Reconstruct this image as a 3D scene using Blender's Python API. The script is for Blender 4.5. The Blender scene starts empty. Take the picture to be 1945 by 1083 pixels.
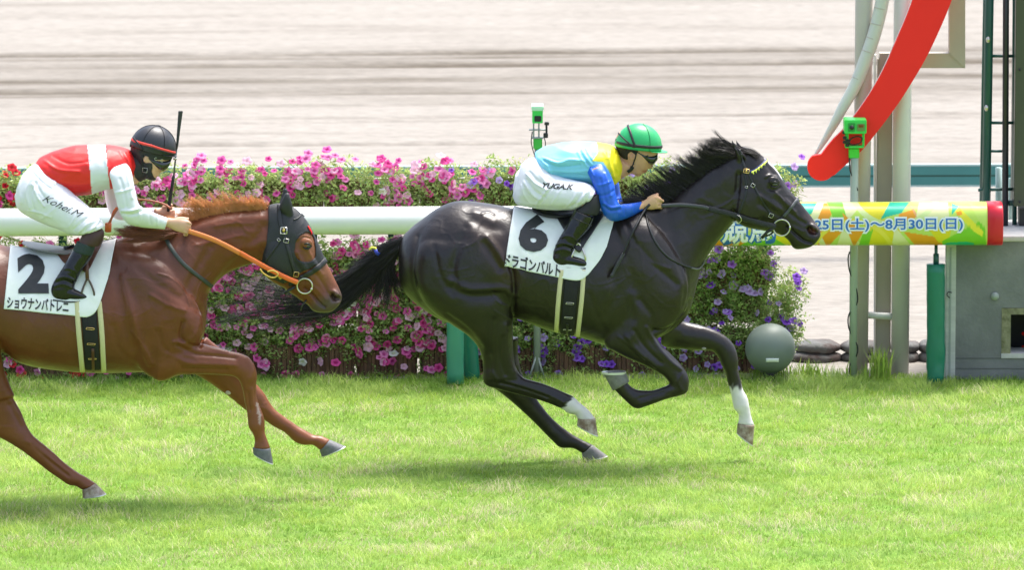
import bpy, bmesh, math, random
import numpy as np
from mathutils import Vector, Matrix
from mathutils.bvhtree import BVHTree

SC = bpy.context.scene
COL = SC.collection
RNG = np.random.default_rng(7)
random.seed(7)

# ------------------------------------------------------------------ camera
F = 12920.0
CAM = np.array([0.0, -37.42, 6.6])
PITCH = math.radians(8.48)
cam_d = bpy.data.cameras.new('camera')
cam = bpy.data.objects.new('camera', cam_d)
COL.objects.link(cam)
cam.location = CAM
cam.rotation_euler = (math.pi / 2 - PITCH, 0, 0)
cam_d.sensor_width = 36
cam_d.lens = 36 * F / 1945
cam_d.clip_start = 1
cam_d.clip_end = 2000
cam_d.dof.use_dof = True
cam_d.dof.focus_distance = 37.9
cam_d.dof.aperture_fstop = 5.6
SC.camera = cam

# ------------------------------------------------------------------ light
SUN_EL, SUN_AZ = 70.0, 40.0        # azimuth clockwise from +Y (away from the camera)
world = bpy.data.worlds.new('World')
SC.world = world
world.use_nodes = True
wn = world.node_tree
for n in list(wn.nodes):
    wn.nodes.remove(n)
sky = wn.nodes.new('ShaderNodeTexSky')
sky.sky_type = 'NISHITA'
sky.sun_disc = False
sky.sun_elevation = math.radians(SUN_EL)
sky.sun_rotation = math.radians(SUN_AZ)
sky.air_density = 1.0
sky.dust_density = 4.0
hs = wn.nodes.new('ShaderNodeHueSaturation')
hs.inputs['Saturation'].default_value = 0.8
bg = wn.nodes.new('ShaderNodeBackground')
bg.inputs['Strength'].default_value = 0.15
wo = wn.nodes.new('ShaderNodeOutputWorld')
wn.links.new(sky.outputs[0], hs.inputs['Color'])
wn.links.new(hs.outputs[0], bg.inputs[0])
wn.links.new(bg.outputs[0], wo.inputs[0])
sun_d = bpy.data.lights.new('sun', 'SUN')
sun_d.energy = 2.3
sun_d.angle = math.radians(24)
sun_d.color = (1.0, 0.97, 0.92)
sun = bpy.data.objects.new('sun', sun_d)
COL.objects.link(sun)
_e, _a = math.radians(SUN_EL), math.radians(SUN_AZ)
sdir = Vector((math.sin(_a) * math.cos(_e), math.cos(_a) * math.cos(_e), math.sin(_e)))
sun.rotation_euler = sdir.to_track_quat('Z', 'Y').to_euler()
sun.location = (5, 5, 30)
SC.view_settings.view_transform = 'Standard'
SC.view_settings.look = 'None'
SC.view_settings.gamma = 1
SC.view_settings.use_curve_mapping = False
SC.view_settings.exposure = 1.38
SC.render.engine = 'CYCLES'
SC.cycles.max_bounces = 6
SC.cycles.transparent_max_bounces = 8

# ------------------------------------------------------------------ projection helpers
_s, _c = math.sin(PITCH), math.cos(PITCH)

def ray(px, py):
    x = (np.asarray(px, float) - 972.5) / F
    v = -(np.asarray(py, float) - 541.5) / F
    # camera forward = (0,c,-s), up=(0,s,c)
    return np.stack([x, _c + v * _s, -_s + v * _c], -1)

def at(px, py, Y):
    d = ray(px, py)
    t = (np.asarray(Y, float) - CAM[1]) / d[..., 1]
    return CAM + d * t[..., None]

def ground(px, py, z=0.0):
    d = ray(px, py)
    t = (z - CAM[2]) / d[..., 2]
    return CAM + d * t[..., None]

def proj(P):
    P = np.asarray(P, float) - CAM
    depth = P[..., 1] * _c - P[..., 2] * _s
    up = P[..., 1] * _s + P[..., 2] * _c
    return np.stack([972.5 + F * P[..., 0] / depth, 541.5 - F * up / depth], -1)

# ------------------------------------------------------------------ object helpers
def tag(o, label=None, cat=None, group=None, kind=None):
    if label: o['label'] = label
    if cat: o['category'] = cat
    if group: o['group'] = group
    if kind: o['kind'] = kind
    return o

def thing(name, base, label, cat, group=None):
    o = bpy.data.objects.new(name, None)
    o.empty_display_size = 0.1
    COL.objects.link(o)
    o.location = [float(v) for v in base]
    return tag(o, label, cat, group)

def mesh_from(name, V, Fc, smooth=True, colors=None, mats=None, fmat=None):
    me = bpy.data.meshes.new(name)
    V = np.asarray(V, np.float32)
    if isinstance(Fc, np.ndarray):
        k = Fc.shape[1]
        me.vertices.add(len(V)); me.vertices.foreach_set('co', V.ravel())
        me.loops.add(Fc.size); me.loops.foreach_set('vertex_index', Fc.ravel().astype(np.int32))
        me.polygons.add(len(Fc))
        me.polygons.foreach_set('loop_start', np.arange(0, Fc.size, k, dtype=np.int32))
        me.update(calc_edges=True)
    else:
        me.from_pydata([tuple(map(float, v)) for v in V], [], [tuple(map(int, f)) for f in Fc])
    me.polygons.foreach_set('use_smooth', np.full(len(me.polygons), smooth))
    if colors is not None:
        a = me.color_attributes.new('Col', 'FLOAT_COLOR', 'POINT')
        c = np.ones((len(V), 4), np.float32); c[:, :3] = colors
        a.data.foreach_set('color', c.ravel())
    for m in (mats or []):
        me.materials.append(m)
    if fmat is not None:
        me.polygons.foreach_set('material_index', np.asarray(fmat, np.int32))
    me.update()
    return me

def link(name, me, parent=None, base=None):
    o = bpy.data.objects.new(name, me)
    COL.objects.link(o)
    if parent is not None:
        o.parent = parent
    return o

def rootloc(p):
    v = Vector((0, 0, 0))
    while p is not None:
        v += p.location; p = p.parent
    return np.array(v)

def mk(name, V, Fc, m, parent=None, smooth=True, colors=None, fmat=None):
    """V in world coordinates; becomes one object (child of parent)."""
    V = np.asarray(V, float)
    off = rootloc(parent) if parent is not None else np.zeros(3)
    ms = m if isinstance(m, (list, tuple)) else [m]
    me = mesh_from(name, V - off, Fc, smooth, colors, ms, fmat)
    return link(name, me, parent)

class MB:
    """collects verts and faces in world coordinates"""
    def __init__(s): s.v = []; s.f = []; s.n = 0
    def add(s, V, Fc):
        V = np.asarray(V, float)
        s.v.append(V)
        s.f.extend([tuple(int(i) + s.n for i in f) for f in Fc])
        s.n += len(V)
        return s
    def V(s): return np.concatenate(s.v)
    def build(s, name, m, parent=None, smooth=False, **k):
        return mk(name, s.V(), s.f, m, parent, smooth, **k)

def box(c, size, rot=None, bev=0.0):
    """bevelled box -> (V,F)"""
    bm = bmesh.new()
    bmesh.ops.create_cube(bm, size=1.0)
    for v in bm.verts:
        v.co = Vector((v.co.x * size[0], v.co.y * size[1], v.co.z * size[2]))
    if bev > 0:
        bmesh.ops.bevel(bm, geom=list(bm.edges), offset=bev, segments=2, affect='EDGES', clamp_overlap=True)
    if rot is not None:
        bmesh.ops.rotate(bm, verts=bm.verts, cent=(0, 0, 0), matrix=Matrix.Rotation(rot[1], 3, rot[0]))
    V = np.array([v.co[:] for v in bm.verts]) + np.array(c, float)
    bm.verts.index_update()
    Fc = [tuple(v.index for v in f.verts) for f in bm.faces]
    bm.free()
    return V, Fc

def catmull(P, n):
    P = np.asarray(P, float)
    if len(P) < 3:
        t = np.linspace(0, 1, n + 1)[:, None]
        return P[0] * (1 - t) + P[-1] * t
    Q = np.vstack([2 * P[0] - P[1], P, 2 * P[-1] - P[-2]])
    out = []
    for i in range(1, len(Q) - 2):
        p0, p1, p2, p3 = Q[i - 1], Q[i], Q[i + 1], Q[i + 2]
        for k in range(n):
            t = k / n
            out.append(0.5 * ((2 * p1) + (-p0 + p2) * t + (2 * p0 - 5 * p1 + 4 * p2 - p3) * t * t + (-p0 + 3 * p1 - 3 * p2 + p3) * t ** 3))
    out.append(Q[-2])
    return np.array(out)

def tube(P, r, n=10, caps=True, sub=0):
    """tube through 3-D points; r scalar or per point"""
    P = np.asarray(P, float)
    r = np.full(len(P), r, float) if np.isscalar(r) else np.asarray(r, float)
    if sub:
        Z = catmull(np.column_stack([P, r]), sub); P, r = Z[:, :3], Z[:, 3]
    T = np.gradient(P, axis=0); T /= np.linalg.norm(T, axis=1)[:, None] + 1e-12
    up = np.array([0, 0, 1.0]) if abs(T[0, 2]) < 0.9 else np.array([0, 1.0, 0])
    N = np.cross(T[0], up); N /= np.linalg.norm(N)
    V = []
    for i in range(len(P)):
        N = N - T[i] * N.dot(T[i]); N /= np.linalg.norm(N)
        B = np.cross(T[i], N)
        a = np.arange(n) * 2 * np.pi / n
        V.append(P[i] + r[i] * (np.cos(a)[:, None] * N + np.sin(a)[:, None] * B))
    V = np.concatenate(V)
    Fc = []
    for i in range(len(P) - 1):
        for k in range(n):
            a, b = i * n + k, i * n + (k + 1) % n
            Fc.append((a, b, b + n, a + n))
    if caps:
        Fc.append(tuple(range(n))[::-1]); Fc.append(tuple(range((len(P) - 1) * n, len(P) * n)))
    return V, Fc

def loft(secs, Y0, n=26, sub=5):
    """secs rows: xa,ya,xb,yb,halfwidth[,ycenter[,skew]]  -- A/B are the two outline points of a cross-section"""
    S = np.array([list(s) + [0.0] * (7 - len(s)) for s in secs], float)
    S = catmull(S, sub)
    A = at(S[:, 0], S[:, 1], Y0 + S[:, 5]); B = at(S[:, 2], S[:, 3], Y0 + S[:, 5])
    C = (A + B) / 2; H = (A - B) / 2
    t = np.arange(n) * 2 * np.pi / n
    ct, st = np.cos(t), np.sin(t)
    w = np.maximum(S[:, 4], 0.002)
    V = C[:, None] + H[:, None] * ct[None, :, None]
    V[:, :, 1] += w[:, None] * st[None] * (1 - S[:, 6][:, None] * ct[None])
    m = len(S)
    V = V.reshape(-1, 3)
    Fc = []
    for i in range(m - 1):
        for k in range(n):
            a, b = i * n + k, i * n + (k + 1) % n
            Fc.append((a, b, b + n, a + n))
    V = np.vstack([V, C[0], C[-1]])
    for k in range(n):
        Fc.append((m * n, (k + 1) % n, k)); Fc.append((m * n + 1, (m - 1) * n + k, (m - 1) * n + (k + 1) % n))
    return V, Fc

def ellipsoid(c, r, rotm=None, nu=16, nv=10):
    V = [(0, 0, 1)]
    for i in range(1, nv):
        th = math.pi * i / nv
        for k in range(nu):
            a = 2 * math.pi * k / nu
            V.append((math.sin(th) * math.cos(a), math.sin(th) * math.sin(a), math.cos(th)))
    V.append((0, 0, -1))
    V = np.array(V) * np.array(r)
    if rotm is not None: V = V @ np.array(rotm).T
    V = V + np.array(c)
    Fc = [(0, 1 + k, 1 + (k + 1) % nu) for k in range(nu)]
    for i in range(nv - 2):
        for k in range(nu):
            a = 1 + i * nu + k; b = 1 + i * nu + (k + 1) % nu
            Fc.append((a, a + nu, b + nu, b))
    L = len(V) - 1; s = 1 + (nv - 2) * nu
    Fc += [(L, s + (k + 1) % nu, s + k) for k in range(nu)]
    return V, Fc

def remesh(parts, voxel, smooth_it=3, smooth_f=0.5):
    """union of closed shells -> (V, Q) one continuous skin"""
    mb = MB()
    for V, Fc in parts: mb.add(V, Fc)
    me = mesh_from('tmp', mb.V(), mb.f)
    bm = bmesh.new(); bm.from_mesh(me)
    bmesh.ops.recalc_face_normals(bm, faces=bm.faces); bm.to_mesh(me); bm.free()
    o = bpy.data.objects.new('tmp', me); COL.objects.link(o)
    md = o.modifiers.new('r', 'REMESH'); md.mode = 'VOXEL'; md.voxel_size = voxel; md.adaptivity = 0
    if smooth_it:
        ms = o.modifiers.new('s', 'SMOOTH'); ms.factor = smooth_f; ms.iterations = smooth_it
    dg = bpy.context.evaluated_depsgraph_get()
    ev = o.evaluated_get(dg)
    m2 = bpy.data.meshes.new_from_object(ev)
    N = len(m2.vertices)
    V = np.empty(N * 3, np.float32); m2.vertices.foreach_get('co', V); V = V.reshape(-1, 3).astype(float)
    nl = len(m2.loops); L = np.empty(nl, np.int32); m2.loops.foreach_get('vertex_index', L)
    Q = L.reshape(-1, 4) if nl == 4 * len(m2.polygons) else None
    if Q is None:
        Q = [tuple(p.vertices) for p in m2.polygons]
    bpy.data.objects.remove(o); bpy.data.meshes.remove(me); bpy.data.meshes.remove(m2)
    return V, Q

def vnormals(V, Q):
    e = np.cross(V[Q[:, 2]] - V[Q[:, 0]], V[Q[:, 3]] - V[Q[:, 1]])
    n = np.zeros_like(V)
    for k in range(4): np.add.at(n, Q[:, k], e)
    return n / (np.linalg.norm(n, axis=1)[:, None] + 1e-12)

def relax(V, Q, w, it=10, f=0.6):
    """Laplacian smoothing, weight w per vertex (w may be 0 to keep detail)"""
    E = np.concatenate([Q[:, [0, 1]], Q[:, [1, 2]], Q[:, [2, 3]], Q[:, [3, 0]]])
    n = len(V); a = np.concatenate([E[:, 0], E[:, 1]]); b = np.concatenate([E[:, 1], E[:, 0]])
    deg = np.bincount(a, minlength=n).astype(float); deg[deg == 0] = 1
    V = V.copy(); w = np.asarray(w)[:, None]
    for i in range(it):
        for ff in (f, -f * 1.03):
            A = np.column_stack([np.bincount(a, V[b, k], minlength=n) for k in range(3)]) / deg[:, None]
            V += (A - V) * ff * w
    return V

def seg_dist(P, line):
    """distance of 2-D points P to a polyline"""
    L = np.asarray(line, float)
    d = np.full(len(P), 1e9)
    for a, b in zip(L[:-1], L[1:]):
        ab = b - a; t = np.clip(((P - a) @ ab) / (ab @ ab + 1e-9), 0, 1)
        d = np.minimum(d, np.linalg.norm(P - (a + t[:, None] * ab), axis=1))
    return d

def inpoly(P, poly):
    poly = np.asarray(poly, float)
    x, y = P[:, 0], P[:, 1]; inside = np.zeros(len(P), bool)
    j = len(poly) - 1
    for i in range(len(poly)):
        xi, yi = poly[i]; xj, yj = poly[j]
        c = ((yi > y) != (yj > y)) & (x < (xj - xi) * (y - yi) / (yj - yi + 1e-12) + xi)
        inside ^= c; j = i
    return inside

def vnoise(P, scale, seed=0):
    """value noise, P (N,k) -> (N,) in -1..1"""
    P = np.asarray(P, float) * scale
    i0 = np.floor(P).astype(np.int64); f = P - i0; f = f * f * (3 - 2 * f)
    k = P.shape[1]; out = np.zeros(len(P))
    pr = [73856093, 19349663, 83492791]
    for m in range(2 ** k):
        w = np.ones(len(P)); h = np.full(len(P), seed * 2654435761 % 4294967296, np.int64)
        for d in range(k):
            b = (m >> d) & 1
            w *= f[:, d] if b else 1 - f[:, d]
            h ^= (i0[:, d] + b) * pr[d]
        h = (h ^ (h >> 13)) * 1274126177 & 0x7fffffff
        h = (h ^ (h >> 16)) & 0xffff
        out += w * (h / 32767.5 - 1)
    return out

def sculpt(V, Q, Y0, strokes, noise=0.0, veins=0.0):
    """strokes: (polyline px, width px, amplitude m, mirrored[, yrange]) raises or grooves the skin along its normals"""
    n = vnormals(V, Q)
    near = proj(V)
    Vm = V.copy(); Vm[:, 1] = 2 * Y0 - Vm[:, 1]
    farp = proj(Vm)
    isfar = V[:, 1] > Y0
    side = np.abs(n[:, 1]) ** 0.7
    d = np.zeros(len(V))
    for s in strokes:
        line, w, amp, mir = s[:4]
        P = np.where(isfar[:, None], farp, near)
        L = catmull(line, 4) if len(line) > 2 else np.array(line, float)
        g = np.exp(-(seg_dist(P, L) / w) ** 2)
        if not mir: g = g * (~isfar)
        if len(s) > 4: g = g * ((V[:, 1] - Y0 > s[4][0]) & (V[:, 1] - Y0 < s[4][1]))
        d += amp * g * side
    if noise:
        d += noise * (vnoise(V, 14, 3) * 0.6 + vnoise(V, 30, 5) * 0.4)
    if veins:
        W = V * np.array([1, 1, 1.25])
        for sc_, sd in ((5.5, 41), (8.5, 47)):
            v = vnoise(W + .05 * np.stack([vnoise(V, 12, k + 60) for k in range(3)], 1), sc_, sd)
            d += veins * np.exp(-(v / .055) ** 2) * np.clip(.3 + 1.6 * vnoise(V, 3.5, sd + 2), 0, 1) * side
    return V + n * d[:, None]

def bvh(V, Fc):
    return BVHTree.FromPolygons([tuple(v) for v in V], [tuple(map(int, f)) for f in Fc])

def cast(tree, px, py, Yfb, off=0.004):
    d = ray(px, py); d = d / np.linalg.norm(d)
    h = tree.ray_cast(Vector(CAM), Vector(d))
    if h[0] is None:
        q = at(px, py, Yfb)
        h = tree.find_nearest(Vector(q))
        if h[0] is None: return q, np.array([0, -1.0, 0])
        if (Vector(q) - h[0]).length > 0.12: return q, np.array([0, -1.0, 0])
    n = np.array(h[1]);
    if n @ d > 0: n = -n
    return np.array(h[0]) + n * off, n

def ribbon(P, N, width, thick):
    """strap with rectangular section through points P with outward normals N"""
    P = np.asarray(P, float); N = np.asarray(N, float)
    w = np.full(len(P), width, float) if np.isscalar(width) else np.asarray(width, float)
    T = np.gradient(P, axis=0); T /= np.linalg.norm(T, axis=1)[:, None] + 1e-12
    B = np.cross(T, N); B /= np.linalg.norm(B, axis=1)[:, None] + 1e-12
    Nn = np.cross(B, T)
    r = []
    for i in range(len(P)):
        for a, b in ((-1, 0), (-.8, 1), (.8, 1), (1, 0), (.8, -.6), (-.8, -.6)):
            r.append(P[i] + B[i] * a * w[i] / 2 + Nn[i] * b * thick)
    Fc = []
    k = 6
    for i in range(len(P) - 1):
        for j in range(k):
            a, b = i * k + j, i * k + (j + 1) % k
            Fc.append((a, b, b + k, a + k))
    Fc.append(tuple(range(k))[::-1]); Fc.append(tuple(range((len(P) - 1) * k, len(P) * k)))
    return np.array(r), Fc

def strap(tree, pts, Y0, width, thick=0.003, off=0.003, sub=6):
    L = catmull(pts, sub)
    PN = [cast(tree, x, y, Y0, off) for x, y in L]
    P = np.array([p for p, _ in PN]); N = np.array([n for _, n in PN])
    for _ in range(2):
        P[1:-1] = (P[:-2] + 2 * P[1:-1] + P[2:]) / 4; N[1:-1] = (N[:-2] + 2 * N[1:-1] + N[2:]) / 4
    N /= np.linalg.norm(N, axis=1)[:, None]
    return ribbon(P, N, width, thick)

def mirror(VF, Y0):
    V, Fc = VF
    V = V.copy(); V[:, 1] = 2 * Y0 - V[:, 1]
    return V, [tuple(f)[::-1] for f in Fc]

def drape(tree, top, bottom, nu, nv, Y0, off=0.008, thick=0.004):
    """cloth between two pixel polylines laid on the body; returns V,F with thickness"""
    def resamp(L, n):
        L = catmull(L, 8); s = np.r_[0, np.cumsum(np.linalg.norm(np.diff(L, axis=0), axis=1))]
        q = np.linspace(0, s[-1], n)
        return np.column_stack([np.interp(q, s, L[:, 0]), np.interp(q, s, L[:, 1])])
    T, Bm = resamp(top, nu), resamp(bottom, nu)
    G = np.zeros((nv, nu, 3)); N = np.zeros((nv, nu, 3))
    for j in range(nv):
        t = j / (nv - 1)
        for i in range(nu):
            x, y = T[i] * (1 - t) + Bm[i] * t
            G[j, i], N[j, i] = cast(tree, x, y, Y0, off)
    return G, N

def smooth_grid(G, it=2):
    for _ in range(it):
        G[1:-1] = (G[:-2] + 2 * G[1:-1] + G[2:]) / 4
        G[:, 1:-1] = (G[:, :-2] + 2 * G[:, 1:-1] + G[:, 2:]) / 4
    return G

def grid_sheet(G, N, thick):
    nv, nu = G.shape[:2]
    A = G.reshape(-1, 3); Bk = (G - N * thick).reshape(-1, 3)
    V = np.vstack([A, Bk]); m = nv * nu; Fc = []
    for j in range(nv - 1):
        for i in range(nu - 1):
            a = j * nu + i
            Fc.append((a, a + nu, a + nu + 1, a + 1)); Fc.append((m + a, m + a + 1, m + a + nu + 1, m + a + nu))
    bd = [i for i in range(nu)] + [j * nu + nu - 1 for j in range(1, nv)] + [(nv - 1) * nu + i for i in range(nu - 2, -1, -1)] + [j * nu for j in range(nv - 2, 0, -1)]
    for a, b in zip(bd, bd[1:] + bd[:1]):
        Fc.append((a, b, b + m, a + m))
    return V, Fc

def extract(V, Q, mask, off, thick=0.003):
    """a garment: the faces of a skin whose vertices are all in mask, lifted off by off"""
    n = vnormals(V, Q)
    fm = mask[Q].all(axis=1)
    q = Q[fm]; used = np.unique(q); idx = -np.ones(len(V), int); idx[used] = np.arange(len(used))
    q = idx[q]
    # smooth the cut line
    W = V[used] + n[used] * off; NN = n[used]
    ed = {}
    for f in q:
        for a, b in ((f[0], f[1]), (f[1], f[2]), (f[2], f[3]), (f[3], f[0])):
            k = (min(a, b), max(a, b)); ed[k] = ed.get(k, 0) + 1
    nb = {}
    be = [k for k, c in ed.items() if c == 1]
    for a, b in be: nb.setdefault(a, []).append(b); nb.setdefault(b, []).append(a)
    for _ in range(6):
        W2 = W.copy()
        for k, l in nb.items():
            if len(l) == 2: W2[k] = 0.5 * W[k] + 0.25 * (W[l[0]] + W[l[1]])
        W = W2
    m = len(W)
    Vo = np.vstack([W, W - NN * (thick)])
    Fc = [tuple(f) for f in q] + [tuple(m + i for i in f[::-1]) for f in q]
    # orient the rim
    bset = set(be)
    for f in q:
        for a, b in ((f[0], f[1]), (f[1], f[2]), (f[2], f[3]), (f[3], f[0])):
            if (min(a, b), max(a, b)) in bset: Fc.append((b, a, a + m, b + m))
    return Vo, Fc

# ------------------------------------------------------------------ lettering
def glyphs(txt, offset=0.0, res=3, shear=0.0, spacing=1.0):
    cu = bpy.data.curves.new('t', 'FONT'); cu.body = txt; cu.size = 1; cu.offset = offset
    cu.resolution_u = res; cu.shear = shear; cu.space_character = spacing
    o = bpy.data.objects.new('t', cu); COL.objects.link(o)
    dg = bpy.context.evaluated_depsgraph_get(); dg.update()
    me = bpy.data.meshes.new_from_object(o.evaluated_get(dg))
    bm = bmesh.new(); bm.from_mesh(me)
    bpy.data.objects.remove(o); bpy.data.meshes.remove(me)
    bmesh.ops.triangulate(bm, faces=bm.faces)
    for _ in range(3):
        le = [e for e in bm.edges if e.calc_length() > 0.16]
        if not le: break
        bmesh.ops.subdivide_edges(bm, edges=le, cuts=1)
        bmesh.ops.triangulate(bm, faces=[f for f in bm.faces if len(f.verts) > 3])
    bm.verts.index_update()
    V = np.array([v.co[:2] for v in bm.verts]); Fc = [tuple(v.index for v in f.verts) for f in bm.faces]
    bm.free()
    return V, Fc

def lettering(name, txt, tree, quad, Y0, m, parent, offset=0.0, off=0.002, shear=0.0, spacing=1.0, bend=0.0):
    """quad: px corners of the text's bounding box: top-left, top-right, bottom-left"""
    V, Fc = glyphs(txt, offset, shear=shear, spacing=spacing)
    mn, mx = V.min(0), V.max(0); U = (V - mn) / (mx - mn)
    tl, tr, bl = map(np.array, quad)
    P = tl + U[:, :1] * (tr - tl) + (1 - U[:, 1:]) * (bl - tl)
    P[:, 1] += bend * np.sin(U[:, 0] * np.pi)
    W = np.array([cast(tree, x, y, Y0, off)[0] for x, y in P])
    fl = []
    for f in Fc:
        a, b, c = (W[i] for i in f[:3])
        nn = np.cross(b - a, c - a)
        fl.append(f if nn[1] < 0 else f[::-1])
    o = mk(name, W, fl, m, parent, smooth=False)
    return o

# ------------------------------------------------------------------ materials
def mat(name, color=(0.5, 0.5, 0.5), rough=0.6, attr=False, var=0.0, vscale=8.0, bump=0.0, bscale=60.0, stretch=None,
        metal=0.0, spec=0.5, sheen=0.0, coat=0.0, color2=None, sss=0.0, trans=0.0, bump2=None, thr=None, rvar=0.0):
    m = bpy.data.materials.new(name); m.use_nodes = True
    nt = m.node_tree; b = nt.nodes['Principled BSDF']
    L = nt.links.new; N = nt.nodes.new
    b.inputs['Roughness'].default_value = rough
    b.inputs['Metallic'].default_value = metal
    b.inputs['Specular IOR Level'].default_value = spec
    if sheen: b.inputs['Sheen Weight'].default_value = sheen
    if coat:
        b.inputs['Coat Weight'].default_value = coat; b.inputs['Coat Roughness'].default_value = 0.15
    if sss:
        b.inputs['Subsurface Weight'].default_value = sss; b.inputs['Subsurface Radius'].default_value = (0.02, 0.008, 0.004)
        b.inputs['Subsurface Scale'].default_value = 0.5
    geo = N('ShaderNodeNewGeometry'); vec = geo.outputs['Position']
    if stretch:
        mp = N('ShaderNodeMapping'); mp.inputs['Scale'].default_value = stretch
        L(vec, mp.inputs['Vector']); vec = mp.outputs[0]
    if attr:
        a = N('ShaderNodeAttribute'); a.attribute_name = 'Col'; src = a.outputs['Color']
    else:
        r = N('ShaderNodeRGB'); r.outputs[0].default_value = (*color, 1); src = r.outputs[0]
    if var or color2:
        n = N('ShaderNodeTexNoise'); n.inputs['Scale'].default_value = vscale; n.inputs['Detail'].default_value = 5
        n.inputs['Roughness'].default_value = 0.6
        L(vec, n.inputs['Vector'])
        if color2:
            cr = N('ShaderNodeValToRGB'); t = thr or (0.4, 0.62)
            cr.color_ramp.elements[0].position = t[0]; cr.color_ramp.elements[1].position = t[1]
            L(n.outputs[0], cr.inputs[0])
            mx = N('ShaderNodeMix'); mx.data_type = 'RGBA'
            L(cr.outputs[0], mx.inputs[0]); L(src, mx.inputs[6]); mx.inputs[7].default_value = (*color2, 1)
            src = mx.outputs[2]
        if var:
            mr = N('ShaderNodeMapRange'); mr.inputs['From Min'].default_value = 0.25; mr.inputs['From Max'].default_value = 0.75
            mr.inputs['To Min'].default_value = 1 - var; mr.inputs['To Max'].default_value = 1 + var
            L(n.outputs[0], mr.inputs[0])
            mx = N('ShaderNodeVectorMath'); mx.operation = 'SCALE'
            L(src, mx.inputs[0]); L(mr.outputs[0], mx.inputs['Scale']); src = mx.outputs[0]
    L(src, b.inputs['Base Color'])
    if rvar:
        n3 = N('ShaderNodeTexNoise'); n3.inputs['Scale'].default_value = 7; n3.inputs['Detail'].default_value = 6
        L(vec, n3.inputs['Vector'])
        m3 = N('ShaderNodeMapRange'); m3.inputs['From Min'].default_value = 0.3; m3.inputs['From Max'].default_value = 0.7
        m3.inputs['To Min'].default_value = rough - rvar; m3.inputs['To Max'].default_value = rough + rvar
        L(n3.outputs[0], m3.inputs[0]); L(m3.outputs[0], b.inputs['Roughness'])
    if bump2:
        n0 = N('ShaderNodeTexNoise'); n0.inputs['Scale'].default_value = bump2[1]; n0.inputs['Detail'].default_value = 2
        L(vec, n0.inputs['Vector'])
        bp0 = N('ShaderNodeBump'); bp0.inputs['Strength'].default_value = bump2[0]; bp0.inputs['Distance'].default_value = 0.02
        L(n0.outputs[0], bp0.inputs['Height']); L(bp0.outputs[0], b.inputs['Normal'])
    if bump:
        n = N('ShaderNodeTexNoise'); n.inputs['Scale'].default_value = bscale; n.inputs['Detail'].default_value = 4
        L(vec, n.inputs['Vector'])
        bp = N('ShaderNodeBump'); bp.inputs['Strength'].default_value = bump; bp.inputs['Distance'].default_value = 0.01
        L(n.outputs[0], bp.inputs['Height']); L(bp.outputs[0], b.inputs['Normal'])
        if bump2: L(bp0.outputs[0], bp.inputs['Normal'])
    if trans:
        tr = N('ShaderNodeBsdfTranslucent'); L(src, tr.inputs['Color'])
        ms = N('ShaderNodeMixShader'); ms.inputs[0].default_value = trans
        L(b.outputs[0], ms.inputs[1]); L(tr.outputs[0], ms.inputs[2])
        L(ms.outputs[0], nt.nodes['Material Output'].inputs[0])
    return m

def strands(guides, n, rad, spread, jit, Y0, seed=1, tipspread=1.0, taper=0.25, wave=0.004, minlen=0.65, clump=0, tight=.28):
    """hair: each strand runs between two neighbouring guide lines (rows x,y,yoff px/m); returns V,F"""
    rng = np.random.default_rng(seed)
    S = 12
    G = []
    for g in guides:
        g = np.array(g, float); L = catmull(g, 10)
        s = np.r_[0, np.cumsum(np.linalg.norm(np.diff(L[:, :2], axis=0), axis=1))]; q = np.linspace(0, s[-1], S)
        G.append(np.column_stack([np.interp(q, s, L[:, k]) for k in range(3)]))
    G = np.array(G)
    V = []; Fc = []
    if clump:
        CU = rng.random(clump) * (len(G) - 1); CD = rng.normal(size=(clump, 3)) * jit; CL = rng.random(clump)
    for i in range(n):
        u = rng.random() * (len(G) - 1)
        if clump:
            kk = int(np.argmin(np.abs(CU - u) + rng.random(clump) * .25)); uc = CU[kk]
        a = int(u); f = u - a
        C = G[a] * (1 - f) + G[a + 1] * f
        ln = 1 - (1 - minlen) * rng.random() ** 1.5
        if clump:
            a2 = int(uc); f2 = uc - a2; C2 = G[a2] * (1 - f2) + G[a2 + 1] * f2; tt = np.linspace(0, 1, S)[:, None] ** 1.2 * .8
            C = C * (1 - tt) + C2 * tt; ln = 1 - (1 - minlen) * (.75 * CL[kk] + .25 * rng.random())
        idx = np.linspace(0, (S - 1) * ln, S)
        C = np.column_stack([np.interp(idx, np.arange(S), C[:, k]) for k in range(3)])
        P = at(C[:, 0], C[:, 1], Y0 + C[:, 2])
        t = np.linspace(0, 1, S)[:, None]
        d0 = rng.normal(size=3) * spread; d1 = rng.normal(size=3) * jit * tipspread
        if clump: d1 = CD[kk] + d1 * tight
        P = P + d0 * (1 - t) + d1 * t ** 1.5
        ph = rng.random() * 6.28; fr = 5 + 8 * rng.random()
        P[:, 0] += (wave * t[:, 0] * np.sin(fr * t[:, 0] + ph)); P[:, 2] += wave * t[:, 0] * np.cos(fr * t[:, 0] * 1.1 + ph)
        T = np.gradient(P, axis=0); T /= np.linalg.norm(T, axis=1)[:, None]
        A = np.cross(T, rng.normal(size=3)); A /= np.linalg.norm(A, axis=1)[:, None]; B = np.cross(T, A)
        r = rad * (1 - (1 - taper) * t) * (0.7 + 0.6 * rng.random())
        ring = np.stack([P + r * A, P - r * (0.5 * A - 0.87 * B), P - r * (0.5 * A + 0.87 * B)], 1).reshape(-1, 3)
        b0 = i * S * 3
        V.append(ring)
        k = np.arange(S - 1)[:, None] * 3 + b0
        for j in range(3):
            j2 = (j + 1) % 3
            Fc.append(np.column_stack([k[:, 0] + j, k[:, 0] + j2, k[:, 0] + 3 + j2, k[:, 0] + 3 + j]))
    return np.concatenate(V), np.concatenate(Fc)

# ================================================================== SETTING
TURF_FAR = 3.0
def grass_height_noise(x, y):
    return vnoise(np.column_stack([x, y]), 2.2, 11)

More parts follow.
